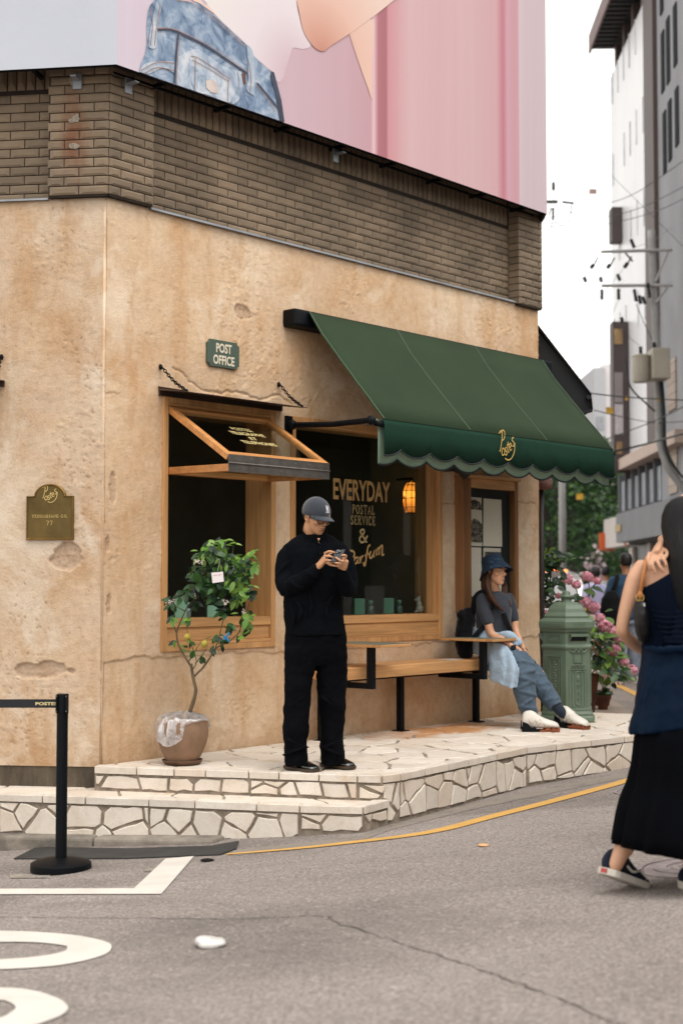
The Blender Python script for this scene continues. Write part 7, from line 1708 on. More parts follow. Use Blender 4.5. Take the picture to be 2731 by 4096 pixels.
# cap, hair, glasses
def T_(H, *p): return H @ Vector(p)
m_cap = M_cloth('cap_cotton', A(62,66,74,.85), .12, .9, 1200, 30, .3, .003); mb = MB(); rings = []
CC = Vector((0,-.010,.030)); CR = (.087,.106,.100)
def capp(az, el, k=1.0):
    return Vector((CC.x+CR[0]*k*math.cos(el)*math.sin(az), CC.y+CR[1]*k*math.cos(el)*math.cos(az), CC.z+CR[2]*k*math.sin(el)))
for i in range(11):
    el = math.radians(-13+103*i/10) if i < 10 else math.radians(89.5)
    ring = []
    for j in range(36):
        az = 2*math.pi*j/36; e2 = el if i else el-math.radians(7)*(1-math.cos(az))*.5; seam = 1-.012*max(0, 1-abs(((az/(math.pi/3)) % 1)-.0)*14) ; ring.append(T_(HM, *capp(az, e2, seam)))
    rings.append(ring)
mb.loft(rings, cap=False); cp = ob('cap', mb, m_cap, man, smooth=True, mods=[('SOLIDIFY', dict(thickness=.003, offset=-1))])
mb = MB(); nb, mbk = 18, 6; vs = []
for j in range(mbk+1):
    for i in range(nb+1):
        az = math.radians(-66+132*i/nb); q = j/mbk; e = capp(az, math.radians(-6)); k = max(0, math.cos(az*1.28)); vs.append(T_(HM, e.x*(1+.10*q), e.y-.003+.074*q*k, e.z+.004-.016*q-.024*(e.x/.087)**2*q))
mb.add(vs, [(j*(nb+1)+i, j*(nb+1)+i+1, (j+1)*(nb+1)+i+1, (j+1)*(nb+1)+i) for j in range(mbk) for i in range(nb)]); ob('brim', mb, m_cap, cp, smooth=True, mods=[('SOLIDIFY', dict(thickness=.004)), ('SUBSURF', dict(levels=1, render_levels=1))])
mb = MB(); mb.ball(T_(HM, *capp(0, math.radians(90), 1.01)), (.009,.009,.005), 10, 6)
for az in range(6):
    c = T_(HM, *capp(math.radians(30+60*az), math.radians(52), 1.003)); mb.ball(c, .0032, 8, 5)
ob('cap_button', mb, m_cap, cp, smooth=True)
mb = MB(); lw_ = .0052
for st, w in ([[(-.9,-1),(-.66,-.2),(-.9,.62)],.9],[[(-.95,.62),(-.3,-.1),(.45,-.98)],1.0],[[(.45,-.98),(.72,-.2),(.98,.5),(.7,.95)],.8],[[(-.52,1.0),(.02,.12)],1.1],[[(.62,1.0),(.05,.1),(.05,-.98)],1.0],[[(-.22,-.98),(.32,-.98)],.6],[[(-1.05,-1.0),(-.6,-.86)],.6],[[(-.72,.98),(-.34,1.0)],.6],[[(.42,1.0),(.82,.98)],.6],[[(.85,-.9),(1.1,-.7)],.7],[[(.25,-.9),(1.05,-.8)],.0]):
    if w == 0: continue
    P = sp2(st, 5) if len(st) > 2 else [tuple(Vector(st[0]).lerp(Vector(st[1]), i/6)) for i in range(7)]
    tmp = MB(); stroke_mb(tmp, [(x*.0185, y*.026) for x, y in P], lw_*w, Matrix())
    mb.add([T_(HM, *capp(math.radians(-6)+math.atan2(-v[0]*1.0, .100), math.radians(25)+v[1]/.100, 1.012)) for v in tmp.v], tmp.f)
ob('cap_emblem', mb, M('white_embroidery', A(236,226,232,.95), .8, .03), cp, smooth=False, mods=[('SOLIDIFY', dict(thickness=.0015, offset=1))])
m_hairb = M('black_hair', A(20,17,16), .45, .2, 60, .002, 150, stretch=(1,1,.2)); mb = MB(); mb.ball(T_(HM,0,-.040,-.004), (.066,.060,.052), 14, 9)
for sx in (-1,1): mb.tube([T_(HM,sx*.070,.012,.015), T_(HM,sx*.071,.016,-.012)], [.007,.004], 6)
ob('hair', mb, m_hairb, man, smooth=True)
mb = MB()
for sx in (-1,1):
    mb.tube([T_(HM,sx*.034+.026*math.cos(q)*1.0,.098-.010*abs(math.cos(q))*(1 if math.cos(q)*sx > 0 else 0),-.013+.020*math.sin(q)) for q in [2*math.pi*j/20 for j in range(21)]], .0030, 7, cap=False)
    mb.tube([T_(HM,sx*.060,.088,.004), T_(HM,sx*.075,.06,.006), T_(HM,sx*.078,.0,.010), T_(HM,sx*.077,-.012,.0)], .0034, 6)
mb.tube([T_(HM,-.010,.101,-.002), T_(HM,0,.104,.002), T_(HM,.010,.101,-.002)], .0026, 6); ob('glasses', mb, m_lea, man, smooth=True)
mb = MB()
for c, d in (((836,1122,-.268),(1,0,.15)), ((1072,1160,-.275),(.95,.2,.35))):
    c = h_(*c); dv = Vector(d).normalized(); a = dv.orthogonal().normalized(); b = dv.cross(a); mb.tube([c+a*.0105*math.cos(q)+b*.0105*math.sin(q) for q in [2*math.pi*j/16 for j in range(17)]], .0022, 6, cap=False)
ob('finger_ring', mb, M('silver', A(220,216,208,.95), .2, .02, metal=.9), man, smooth=True)
ph = thing('phone', 'black phone with a triple camera held in both hands by the standing man', 'phone', h_(1010,1085,-.265)); a_, b_, c_, d_ = h_(985,1002,-.235), h_(1120,992,-.205), h_(1045,1168,-.285), h_(912,1165,-.312); n_ = (b_-a_).cross(d_-a_).normalized()
if n_.y > 0: n_ = -n_
mb = MB(); mb.prism([a_,b_,c_,d_], -n_*.011); ob('case', mb, M('phone_case', A(26,28,32), .55, .05), ph, bevel=.006, bseg=3)
ux, uy = (b_-a_).normalized(), (a_-d_).normalized(); o_ = a_+ux*.018-uy*.022; mb = MB(); mb.prism([o_+ux*x+uy*y for x,y in ((-.010,-.018),(.026,-.018),(.026,.016),(-.010,.016))], n_*.003); ob('camera_plate', mb, m_black, ph, bevel=.002)
mb = MB()
for x, y in ((.0,.008),(.0,-.009),(.017,.0)): mb.lathe([(.0072,0),(.0072,.004),(.0055,.0045),(.0048,.002),(.001,.002)], 14, basis(o_+ux*x+uy*y+n_*.003, ux, uy, n_))
ob('camera_lens', mb, M('lens_ring', A(120,122,126), .2, .05, metal=.8), ph)
# ------------------------------------------------------------------ seated woman
SYW = 12.05
def w3(x, y, dy=0): return aty(1780+x*.2551, 2180+y*.2551, SYW+dy)
def w4(x, y, dy=0): return aty(1780+x*.3827, 2480+y*.3827, SYW+dy)
wo_ = thing('person', 'smiling woman in a denim bucket hat and grey shirt seated at the far bench end', 'person', R(3.85,.86,.25))
m_skinW = M_skin('woman_skin', A(222,166,132,.85)); m_tee = M_cloth('charcoal_jersey', A(62,66,74,.85), .12, .9, 900, 12, .2); m_jean = M_cloth('blue_denim', A(88,104,120,.8), .25, .85, 700, 9, .1, .022); m_lden = M_cloth('pale_denim', A(166,186,204,.85), .1, .85, 800, 10, .1, .018)
HW = head_frame(w3(782,412,-.02), 42, -2, 0, .98)
mb = MB(); head_mb(mb, HW, w3(770,760,.03), 1.0, .046)
body_loft(mb, [(w3(650,740,.03),w3(880,745,.03),.06),(w3(560,850,.02),w3(980,850,.02),.075),(w3(540,1100),w3(990,1100),.085),(w3(520,1400),w3(960,1400),.09),(w3(480,1640),w3(960,1640),.10)], 18)
limb(mb, [w3(600,860,-.06),w3(660,1180,-.11),w3(735,1405,-.14),w3(905,1495,-.20),w3(1065,1612,-.24)], [.044,.038,.034,.031,.022], 4, 12)
limb(mb, [w3(1000,850,.09),w3(1080,1170,.07),w3(1105,1350,.03),w3(1170,1520,-.06),w3(1235,1650,-.16)], [.040,.035,.031,.028,.021], 4, 12)
limb(mb, [w3(1075,1618,-.245),w3(1130,1655,-.26),w3(1195,1725,-.27)], [(.022,.018),(.034,.017),(.034,.014)], 4, 12)
for f in ([(1190,1700,-.275),(1240,1770,-.285),(1290,1830,-.288),(1334,1880,-.28)], [(1200,1725,-.27),(1235,1790,-.28),(1262,1830,-.285),(1275,1850,-.28)], [(1185,1745,-.265),(1205,1800,-.272),(1220,1830,-.275),(1232,1850,-.27)], [(1170,1755,-.255),(1180,1790,-.262),(1186,1810,-.265),(1195,1826,-.26)], [(1110,1660,-.265),(1180,1670,-.285),(1230,1690,-.285),(1265,1690,-.28)]): finger(mb, [w3(*p) for p in f], .0082, .0064)
limb(mb, [w3(1232,1640,-.16),w3(1250,1690,-.19),w3(1270,1730,-.21)], [(.020,.016),(.030,.015),(.030,.013)], 4, 12)
for f in ([(1270,1720,-.22),(1290,1750,-.24),(1298,1775,-.25),(1296,1795,-.25)], [(1255,1730,-.225),(1275,1765,-.25),(1280,1790,-.255),(1280,1805,-.25)], [(1240,1690,-.20),(1270,1685,-.225),(1290,1688,-.235),(1305,1695,-.235)], [(1262,1735,-.215),(1280,1770,-.23),(1288,1790,-.24),(1290,1800,-.24)], [(1250,1725,-.215),(1262,1760,-.235),(1268,1780,-.24),(1272,1795,-.24)]): finger(mb, [w3(*p) for p in f], .0080, .0062)
for l in ([w4(430,400,-.02),w4(800,470,-.30),w4(860,720,-.34),w4(890,1000,-.36)],[w4(480,400,.08),w4(930,540,-.10),w4(1050,740,-.18),w4(1180,930,-.25)]): limb(mb, l, [.075,.058,.048,.036], 5, 12)
bw = ob('body', mb, m_skinW, wo_); fuse(bw, .0038, 3, .4)
lips(HW, wo_, 1.0, M('woman_lips', A(186,96,88,.75), .45)); eyes(HW, wo_, m_eyew, m_iris, m_brow, True)
mb = MB()
body_loft(mb, [(w3(655,712,.03),w3(882,728,.03),.062),(w3(575,752,.03),w3(965,760,.03),.085),(w3(515,815,.02),w3(1020,830,.03),.10),(w3(490,950,.01),w3(1035,960,.02),.115),(w3(478,1100,.0),w3(1035,1100,.02),.125),(w3(480,1250,.0),w3(1020,1260,.01),.12),(w3(500,1340,.0),w3(1005,1380,.01),.118),(w3(520,1400,.0),w3(1000,1410,.01),.115)], 28, 2.3)
limb(mb, [w3(570,830,-.05),w3(610,1000,-.09),w3(662,1190,-.115)], [.056,.056,.053], 5, 14); limb(mb, [w3(990,830,.09),w3(1040,1000,.08),w3(1080,1165,.07)], [.05,.048,.045], 5, 14)
te = ob('shirt', mb, m_tee, wo_); fuse(te, .007, 4, .5); crease(te, .012, .10)
# hair
m_hairw = M('brown_hair', A(92,62,44,.85), .6, .3, 40, .006, 140, stretch=(1,1,.10), col2=A(40,26,20,.8), spec=.2); mb = MB(); mb.ball(T_(HW,0,-.022,.01), (.080,.088,.092), 16, 10)
limb(mb, [T_(HW,.062,-.02,-.02),w3(668,620,-.09),w3(690,740,-.115),w3(765,880,-.13),w3(850,980,-.14),w3(925,1040,-.14)], [(.036,.022),(.042,.026),(.044,.028),(.044,.024),(.034,.016),(.012,.006)], 4, 12); limb(mb, [T_(HW,.05,-.06,-.02),w3(640,640,-.02),w3(650,760,-.05),w3(720,880,-.11)], [.04,.045,.04,.02], 4, 10)
limb(mb, [T_(HW,-.064,.0,-.02),w3(930,640,.06),w3(930,760,.0),w3(985,880,-.03),w3(1035,975,-.04)], [(.022,.018),(.03,.02),(.034,.02),(.028,.014),(.010,.006)], 4, 12)
hw_ = ob('hair', mb, m_hairw, wo_); fuse(hw_, .006, 3, .5)
mb = MB(); c = T_(HW,.078,.0,-.062); mb.tube([c+Vector((.012*math.cos(q)*.8,-.012*math.cos(q)*.5,.017*math.sin(q))) for q in [2*math.pi*j/16 for j in range(17)]], .003, 6, cap=False); ob('earring', mb, M('earring_silver', A(210,206,196,.95), .2, .02, metal=.9), wo_, smooth=True)
# bucket hat
t = NT('hat_denim'); n = t.noise(1.0, 5, .7, t.map((14,14,50)), dist=.5); t.base(t.ramp(n, [(.38, A(12,34,54,.75)), (.6, A(22,52,78,.75)), (.74, A(100,128,146,.8))])); t.rough(.9); t.bump(n, .002, .6); m_hat = t.m
HH = HW @ Matrix.Translation((0,-.012,.035)) @ Matrix.Rotation(math.radians(20), 4, 'X'); rings = []
for r, z in ((.148,-.062),(.150,-.060),(.132,-.032),(.114,-.004),(.103,.012),(.100,.016),(.096,.045),(.090,.082),(.082,.098),(.06,.107),(.02,.109)):
    rings.append([T_(HH, r*.95*math.cos(q)*(1+.03*math.sin(3*q)*(z < 0)), r*1.06*math.sin(q), z+(.010*math.sin(2*q+.6) if z < -.02 else 0)) for q in [2*math.pi*j/36 for j in range(36)]])
mb = MB(); mb.loft(rings, cap=False); mb.f.append(tuple(10*36+j for j in range(36))); mb.mi.append(0); ob('bucket_hat', mb, m_hat, wo_, smooth=True, mods=[('SOLIDIFY', dict(thickness=.004, offset=-1))])
# trousers, socks, trainers
mb = MB(); body_loft(mb, [(w3(470,1480,.02),w3(985,1480,.02),.12),(w3(440,1600,.0),w3(1010,1600,.0),.14),(w3(440,1690,.0),w3(1010,1690,.0),.14)], 20)
limb(mb, [w4(430,390,-.03),w4(640,400,-.17),w4(800,470,-.29),w4(815,610,-.32),w4(835,780,-.34),w4(872,950,-.36),w4(882,995,-.36)], [.11,.108,.103,.100,.090,.068,.064], 4, 16, ends=False)
limb(mb, [w4(500,400,.08),w4(720,430,-.02),w4(900,560,-.10),w4(970,660,-.14),w4(1060,770,-.19),w4(1140,880,-.23),w4(1158,905,-.24)], [.105,.102,.098,.092,.080,.064,.062], 4, 16, ends=False)
wrinkles(mb, [w4(430,390,-.03),w4(640,400,-.17),w4(800,470,-.29),w4(815,610,-.32),w4(835,780,-.34),w4(872,950,-.36),w4(882,995,-.36)], [.11,.108,.103,.100,.090,.068,.064], [(.30,-80,40,.03,.014),(.38,-70,60,-.03,.016),(.45,-80,80,.03,.016),(.53,-90,60,-.03,.017),(.60,-70,90,.03,.015),(.68,-90,60,-.03,.016),(.75,-70,90,.03,.015),(.82,-90,70,-.02,.015),(.88,-80,90,.02,.013),(.97,-170,170,.0,.010)])
wrinkles(mb, [w4(500,400,.08),w4(720,430,-.02),w4(900,560,-.10),w4(970,660,-.14),w4(1060,770,-.19),w4(1140,880,-.23),w4(1158,905,-.24)], [.105,.102,.098,.092,.080,.064,.062], [(.35,-70,70,.03,.015),(.43,-80,60,-.03,.016),(.52,-60,90,.03,.016),(.60,-90,60,-.03,.015),(.70,-70,90,.03,.015),(.78,-90,70,-.02,.014),(.86,-80,90,.02,.012),(.97,-170,170,.0,.010)])
tj = ob('trousers', mb, m_jean, wo_); fuse(tj, .008, 4, .5); crease(tj, .022, .06)
m_sock = M_cloth('dark_sock', A(44,52,62,.85), .1); mb = MB(); limb(mb, [w4(880,975,-.36),w4(892,1040,-.37)], [.047,.045]); limb(mb, [w4(1150,895,-.24),w4(1238,985,-.28)], [.046,.044]); pieces('sock', mb, m_sock, wo_, smooth=True)
m_wsh = M('white_trainer', A(226,218,208,.85), .5, .05, 15, .0008, 80); m_trim = M('trainer_trim', A(186,176,160,.85), .6, .08); m_gum = M('gum_sole', A(150,78,44,.8), .55, .1, 20)
for hx, hy, tx, ty in ((800,1168,1182,1168),(1182,1118,1470,1146)):
    a = atz(1780+hx*.3827, 2480+hy*.3827, ZT+.002); b = atz(1780+tx*.3827, 2480+ty*.3827, ZT+.002)
    if hx == 1182: a.z += .012
    f = (b-a).normalized(); b = a+f*max(.30,min(.33,(b-a).length)); u_, s_ = MB(), MB(); f, x, up = shoe(u_, s_, a+up*0 if False else a+Z*.012, b+Z*.012, .112, .160, .022, bulk=1.0); so1 = ob('trainer', u_, m_wsh, wo_, smooth=True, mods=[('SUBSURF', dict(levels=1, render_levels=1))])
    Lg = (b-a).length; mbk = MB(); mgm = MB(); mwh = MB()
    for k in range(15):
        u0 = k/15; tgt = mbk if u0 < .42 else mgm; c = a+f*Lg*(u0+.033); w = .051*(1.0-.25*max(0,.25-u0)*2-.5*max(0,u0-.82)*2)
        tgt.hexa([c-f*Lg*.026-x*w, c+f*Lg*.026-x*w, c+f*Lg*.026+x*w, c-f*Lg*.026+x*w, c-f*Lg*.036-x*w+up*.017, c+f*Lg*.036-x*w+up*.017, c+f*Lg*.036+x*w+up*.017, c-f*Lg*.036+x*w+up*.017])
    mbk.prism([a+f*Lg*t_+up*h for t_,h in ((-.01,.02),(.40,.02),(.30,.045),(.20,.040),(.12,.085),(.0,.10))]+[], x*.0) if False else None
    for sx in (-1,1):
        mbk.prism([a+f*Lg*t_+up*h+x*sx*.050 for t_,h in ((-.015,.012),(.42,.012),(.32,.046),(.25,.030),(.15,.066),(.0,.085))], x*sx*.006)
        mgm.prism([a+f*Lg*t_+up*h+x*sx*(.052-.02*max(0,t_-.85)*5) for t_,h in ((.56,.010),(1.0,.012),(1.0,.036),(.90,.022),(.83,.042),(.76,.022),(.67,.042))], x*sx*.005)
    mz = MB()
    for sx in (-1,1):
        for P_ in (((.16,.105),(.24,.062),(.33,.092),(.42,.052),(.52,.084),(.60,.048)), ((.30,.115),(.38,.078),(.47,.100),(.56,.066),(.66,.074))): mz.tube([a+f*Lg*t_+up*h+x*sx*(.047+.004*math.sin(3*t_)-.22*max(0,h-.06)) for t_, h in P_], .0045, 6)
    ob('zigzag_panel', mz, m_trim, so1, smooth=True); ob('heel_sole', mbk, m_black, so1); ob('toe_sole', mgm, m_gum, so1)
    mb = MB()
    for k in range(5): c = a+f*Lg*(.42+.075*k)+up*(.108-.013*k); mb.tube([c-x*.026, c+up*.007, c+x*.026], .0042, 5)
    mb.tube(smoothpath([a+f*Lg*.42+up*.112, a+f*Lg*.40+up*.135-x*.02, a+f*Lg*.48+up*.12-x*.035],3), .004, 5); ob('lace', mb, m_wsh, so1)
# pale denim shirt tied round the waist
mb = MB(); body_loft(mb, [(w3(430,1285,.02),w3(1000,1400,.0),.125),(w3(418,1400,.02),w3(1010,1460,-.02),.14),(w3(425,1560,.0),w3(1010,1560,-.02),.15),(w3(430,1700,.0),w3(960,1700,-.02),.15)], 24, 2.2)
limb(mb, [w3(890,1410,-.14),w3(1010,1420,-.16),w3(1080,1470,-.16),w3(1170,1540,-.17)], [.028,.042,.038,.024], 4, 10); limb(mb, [w3(1000,1400,-.10),w3(1040,1450,-.14),w3(1080,1540,-.17),w3(1120,1560,-.18)], [.03,.04,.034,.02], 4, 10)
nx_, nz_ = 18, 12; top = smoothpath([w4(290,330,-.06),w4(400,270,-.16),w4(540,235,-.24),w4(650,275,-.29),w4(715,370,-.335)], 5); bot = smoothpath([w4(430,560,-.20),w4(470,628,-.26),w4(590,675,-.36),w4(690,722,-.42),w4(765,700,-.44)], 5); front = []
for j in range(nz_+1):
    t_ = j/nz_
    for i in range(len(top)):
        p = top[i].lerp(bot[i], t_); bulge = .05*math.sin(math.pi*min(1,t_*1.1)); fold = .014*math.sin(i*1.35+1.5*t_)*t_**.6; d_ = Vector((.45,-.85,0)); front.append(p+d_*(bulge+fold))
nT = len(top); back = [p+Vector((-.01,.022,.0)) for p in front]; o_ = len(front)
F = [(j*nT+i, j*nT+i+1, (j+1)*nT+i+1, (j+1)*nT+i) for j in range(nz_) for i in range(nT-1)]
fs = F+[tuple(o_+k for k in reversed(f)) for f in F]+[(i+1,i,o_+i,o_+i+1) for i in range(nT-1)]+[(nz_*nT+i,nz_*nT+i+1,o_+nz_*nT+i+1,o_+nz_*nT+i) for i in range(nT-1)]+[(j*nT,(j+1)*nT,o_+(j+1)*nT,o_+j*nT) for j in range(nz_)]+[((j+1)*nT+nT-1,j*nT+nT-1,o_+j*nT+nT-1,o_+(j+1)*nT+nT-1) for j in range(nz_)]
mb.add(front+back, fs); dn = ob('tied_shirt', mb, m_lden, wo_); fuse(dn, .0075, 3, .5); crease(dn, .016, .06)
mb = MB(); c = w3(1068,1614,-.275); n_ = Vector((-.15,-.9,.4)).normalized(); a = n_.orthogonal().normalized(); mb.lathe([(.022,0),(.023,.006),(.020,.010),(.001,.010)], 20, basis(c, a, n_.cross(a), n_)); ob('watch', mb, m_black, wo_, smooth=False)
mb = MB(); ax_ = (w3(1065,1612,-.24)-w3(905,1495,-.20)).normalized(); a = ax_.orthogonal().normalized(); b = ax_.cross(a); cc = w3(1066,1613,-.241); mb.tube([cc+(a*math.cos(q)+b*math.sin(q))*.0255 for q in [2*math.pi*j/16 for j in range(17)]], [(.004,.010)]*17, 6, cap=False); ob('watch_strap', mb, m_black, wo_)
mb = MB(); ax_ = (w3(1235,1650,-.16)-w3(1170,1520,-.06)).normalized(); a = ax_.orthogonal().normalized(); b = ax_.cross(a); cc = w3(1240,1655,-.165); 
for k in range(14): q = 2*math.pi*k/14; mb.ball(cc+(a*math.cos(q)+b*math.sin(q))*.0225, .0045, 6, 5)
ob('bracelet', mb, M('bead', A(90,60,50,.8), .4), wo_)
pw = MB(); a_, b_, c_, d_ = w3(1296,1785,-.262), w3(1425,1838,-.23), w3(1372,1950,-.29), w3(1285,1880,-.315); n_ = (b_-a_).cross(d_-a_).normalized(); pw.prism([a_,b_,c_,d_], n_*.009)
o = ob('phone', pw, M('phone_glass', A(12,13,15), .12, .02, coat=.5), loc=(a_+c_)/2, bevel=.003); tagit(o, 'black phone hanging from the seated woman\'s hand', 'phone')
bk = thing('backpack', 'black backpack worn by the seated woman, squashed against the wall', 'backpack', w3(300,1700,.1)); m_bag = M_cloth('black_nylon', A(16,17,20), .25, .7, 500, 12, .1, .02)
mb = MB(); body_loft(mb, [(w3(330,985,.05),w3(430,985,.03),.07),(w3(240,1060,.08),w3(450,1050,.05),.11),(w3(190,1180,.08),w3(460,1180,.05),.13),(w3(160,1400,.08),w3(440,1400,.05),.14),(w3(158,1560,.07),w3(440,1560,.04),.14),(w3(190,1700,.06),w3(430,1700,.04),.13),(w3(230,1765,.05),w3(420,1765,.04),.10)], 22, 2.6); mb.ball(w3(260,1100,-.02), (.05,.06,.05), 10, 8)
bo_ = ob('bag', mb, m_bag, bk); fuse(bo_, .009, 3, .5); crease(bo_, .03, .1)
mb = MB()
for pts in ([w3(440,1080,.0),w3(450,900,-.06),w3(500,780,-.085),w3(600,735,-.085),w3(690,800,-.118),w3(735,900,-.132),w3(742,1010,-.138)], [w3(600,1275,-.115),w3(520,1370,-.13),w3(440,1455,-.12)], [w3(915,1070,-.115),w3(960,1200,-.125),w3(1010,1320,-.118),w3(1045,1400,-.09)]): mb.tube(smoothpath(pts,4), [(.006,.022)]*(4*(len(pts)-1)+1), 8, up=(0,-1,.2))
ob('strap', mb, m_bag, bk, smooth=True)
# ------------------------------------------------------------------ walking woman seen from behind
WY = 6.15
def v6(x, y, dy=0): return aty(2331+x*.2976, 1950+y*.2976, WY+dy)
def v8(x, y, dy=0): return aty(2331+x*.2551, 3100+y*.2551, WY+dy)
def vs_(px, py, dy=0): return aty(px, py, WY+dy)
ww = thing('person', 'woman with long black hair walking past in a navy one shoulder top and black skirt', 'person', onG(2600,3556))
m_skinK = M_skin('walker_skin', A(214,164,132,.8)); m_navy = M_cloth('navy_satin', A(14,38,64,.42), .18, .5, 900, 7, .0, .02); m_navd = M_cloth('navy_rib', A(8,18,34,.7), .2, .8, 600, 16, 0, .016); m_skirt = M_cloth('black_skirt', A(4,5,8,1), .2, .95, 700, 5, 0, .02)
CXK = 2748
HK = head_frame(vs_(2765,2085,.02), 120, 4, 0, .98); mb = MB(); head_mb(mb, HK, vs_(2748,2215,.02), 0, .048)
def half(px, py, dy=0): return (vs_(px,py,dy), vs_(2*CXK-px,py,dy))
rowsb = [(2700,2215,.055),(2655,2240,.065),(2600,2258,.075),(2575,2290,.085),(2572,2360,.095),(2580,2440,.10),(2580,2540,.10),(2572,2640,.11),(2570,2760,.12)]
body_loft(mb, [(*half(x, y), d) for x, y, d in rowsb], 26, 2.3)
limb(mb, [vs_(2566,2268,.0),vs_(2537,2320,-.01),vs_(2512,2400,-.02),vs_(2488,2505,-.02),vs_(2494,2535,.0),vs_(2530,2572,.08),vs_(2575,2600,.18),vs_(2640,2600,.28)], [.034,.036,.031,.027,.028,.028,.025,.021], 5, 16)
limb(mb, [vs_(2930,2275,.0),vs_(2930,2400,.14),vs_(2860,2420,.26),vs_(2740,2270,.22),vs_(2650,2160,.10)], [.042,.038,.034,.030,.024], 5, 12)
limb(mb, [vs_(2662,2164,.09),vs_(2636,2186,.03),vs_(2612,2226,-.045)], [(.026,.020),(.038,.018),(.040,.015)], 4, 12, up=(.7,0,.7))
for f in ([(2598,2214,-.05),(2590,2240,-.085),(2592,2260,-.092),(2600,2280,-.09)], [(2612,2226,-.055),(2608,2252,-.092),(2612,2270,-.10),(2619,2290,-.10)], [(2628,2226,-.055),(2631,2250,-.095),(2640,2268,-.105),(2652,2284,-.105)], [(2644,2214,-.045),(2652,2234,-.085),(2660,2248,-.095),(2664,2262,-.10)], [(2640,2192,.0),(2664,2204,-.05),(2668,2218,-.07),(2660,2232,-.08)]): finger(mb, [vs_(*p) for p in f], .0092, .0072)
g0 = onG(2440,3556); limb(mb, [vs_(2690,2760,.02),vs_(2650,3000,.0),vs_(2575,3240,.0),vs_(2512,3345,-.0),vs_(2486,3405,-.01),vs_(2460,3466,-.015)], [.075,.060,.046,.042,.036,.030], 6, 16); mb.ball(vs_(2504,3366,.0), (.040,.045,.07), 14, 9)
limb(mb, [vs_(2800,2760,.0),vs_(2810,3100,.04),vs_(2775,3380,.10),vs_(2765,3500,.12)], [.075,.06,.046,.036], 6, 14)
kb = ob('body', mb, m_skinK, ww); fuse(kb, .0045, 3, .45)
# top: slanting neckline, ruched, then a loose tunic below the waist
def tilt_loft(mb, rows, n=40, sq=2.3, fold=None):
    rings = []
    for i, (lx, y, dp, tl) in enumerate(rows):
        l, r = half(lx, y); c = (l+r)/2; a = (r-l)/2; ring = []
        for j in range(n):
            q = 2*math.pi*j/n; cx, sx = math.cos(q), math.sin(q); k = 1+(fold(q, i) if fold else 0)
            p = c+a*(abs(cx)**(2/sq)*(1 if cx >= 0 else -1))*k+Vector((0,1,0))*dp*(abs(sx)**(2/sq)*(1 if sx >= 0 else -1))*k
            p.z += tl*(p.x-l.x)/max(.01,(r.x-l.x)); ring.append(p)
        rings.append(ring)
    return mb.loft(rings)
mb = MB(); tilt_loft(mb, [(2567,2352,.098,.24),(2566,2380,.104,.22),(2570,2430,.106,.16),(2572,2480,.108,.10),(2570,2530,.110,.05),(2568,2575,.112,.02),(2565,2600,.114,0)], fold=lambda q, i: .004*(i % 2))
for k in range(7): mb.tube(smoothpath([vs_(2600+8*k,2440+22*k,-.106),vs_(2680,2452+20*k,-.118),vs_(2760,2440+22*k,-.115)],4), .006, 6)
tp = ob('top', mb, m_navd, ww); fuse(tp, .007, 3, .5)
fl = lambda q, i: .02*math.sin(9*q+.6*i)*min(1, i/4)+.012*math.sin(17*q+2)*min(1, i/5)
mb = MB(); tilt_loft(mb, [(2571,2582,.115,0),(2567,2620,.118,0),(2562,2660,.122,0),(2555,2720,.130,0),(2547,2780,.138,0),(2538,2830,.146,0),(2527,2880,.150,.02),(2520,2915,.150,.06),(2516,2940,.148,.10)], 60, fold=fl)
for k in range(4): mb.tube(smoothpath([vs_(2572,2580+7*k,-.06),vs_(2640,2592+6*k,-.125),vs_(2740,2583+7*k,-.13)],4), .007, 6)
tn = ob('tunic', mb, m_navy, ww); fuse(tn, .0075, 3, .5); crease(tn, .018, .12)
ps = lambda q, i: (.035*math.sin(14*q+.15*i)+.02*math.sin(23*q+1+.2*i))*min(1, .25+i/5)
rows = []
for i, (lx, rx, y, dp) in enumerate(((2552,2930,2870,.14),(2540,2945,2960,.16),(2530,2955,3060,.18),(2512,2960,3140,.20),(2490,2960,3200,.225),(2474,2960,3265,.245),(2463,2960,3330,.26),(2455,2955,3372,.265))): rows.append((vs_(lx,y),vs_(rx,y+ (12 if i == 7 else 0)),dp))
mb = MB(); rings = []
for i, (l, r, dp) in enumerate(rows):
    c = (l+r)/2; a = (r-l)/2; ring = []
    for j in range(110):
        q = 2*math.pi*j/110; k = 1+ps(q, i); p = c+a*math.cos(q)*k+Vector((0,1,0))*dp*math.sin(q)*k; p.z -= (.055 if i == 7 else .0)*(.5+.5*math.cos(q-.3)); ring.append(p)
    rings.append(ring)
mb.loft(rings, cap=False); ob('skirt', mb, m_skirt, ww, smooth=True, mods=[('SOLIDIFY', dict(thickness=.004))])
# hair
mb = MB(); hl = [(1983,2722,.03),(1996,2690,.06),(2020,2667,.085),(2060,2654,.10),(2105,2651,.112),(2150,2657,.118),(2200,2664,.118),(2260,2661,.118),(2320,2664,.116),(2400,2677,.108),(2470,2694,.095),(2520,2716,.075),(2545,2735,.04)]
rings = []
for py, lx, dp in hl:
    l, r = vs_(lx,py,-.03), vs_(2*2766-lx,py,-.03); c = (l+r)/2; a = (r-l)/2; oy = -.02 if py > 2180 else .03*(1-abs(py-2080)/140)
    rings.append([c+Vector((0,oy,0))+a*math.cos(q)*(1+.015*math.sin(13*q))+Vector((0,1,0))*dp*math.sin(q)*(1+.02*math.sin(13*q)) for q in [2*math.pi*j/56 for j in range(56)]])
mb.loft(rings); ob('hair', mb, M('long_black_hair', A(7,7,10), .5, .3, 34, .008, 120, stretch=(1,1,.05), spec=.25), ww, smooth=True)
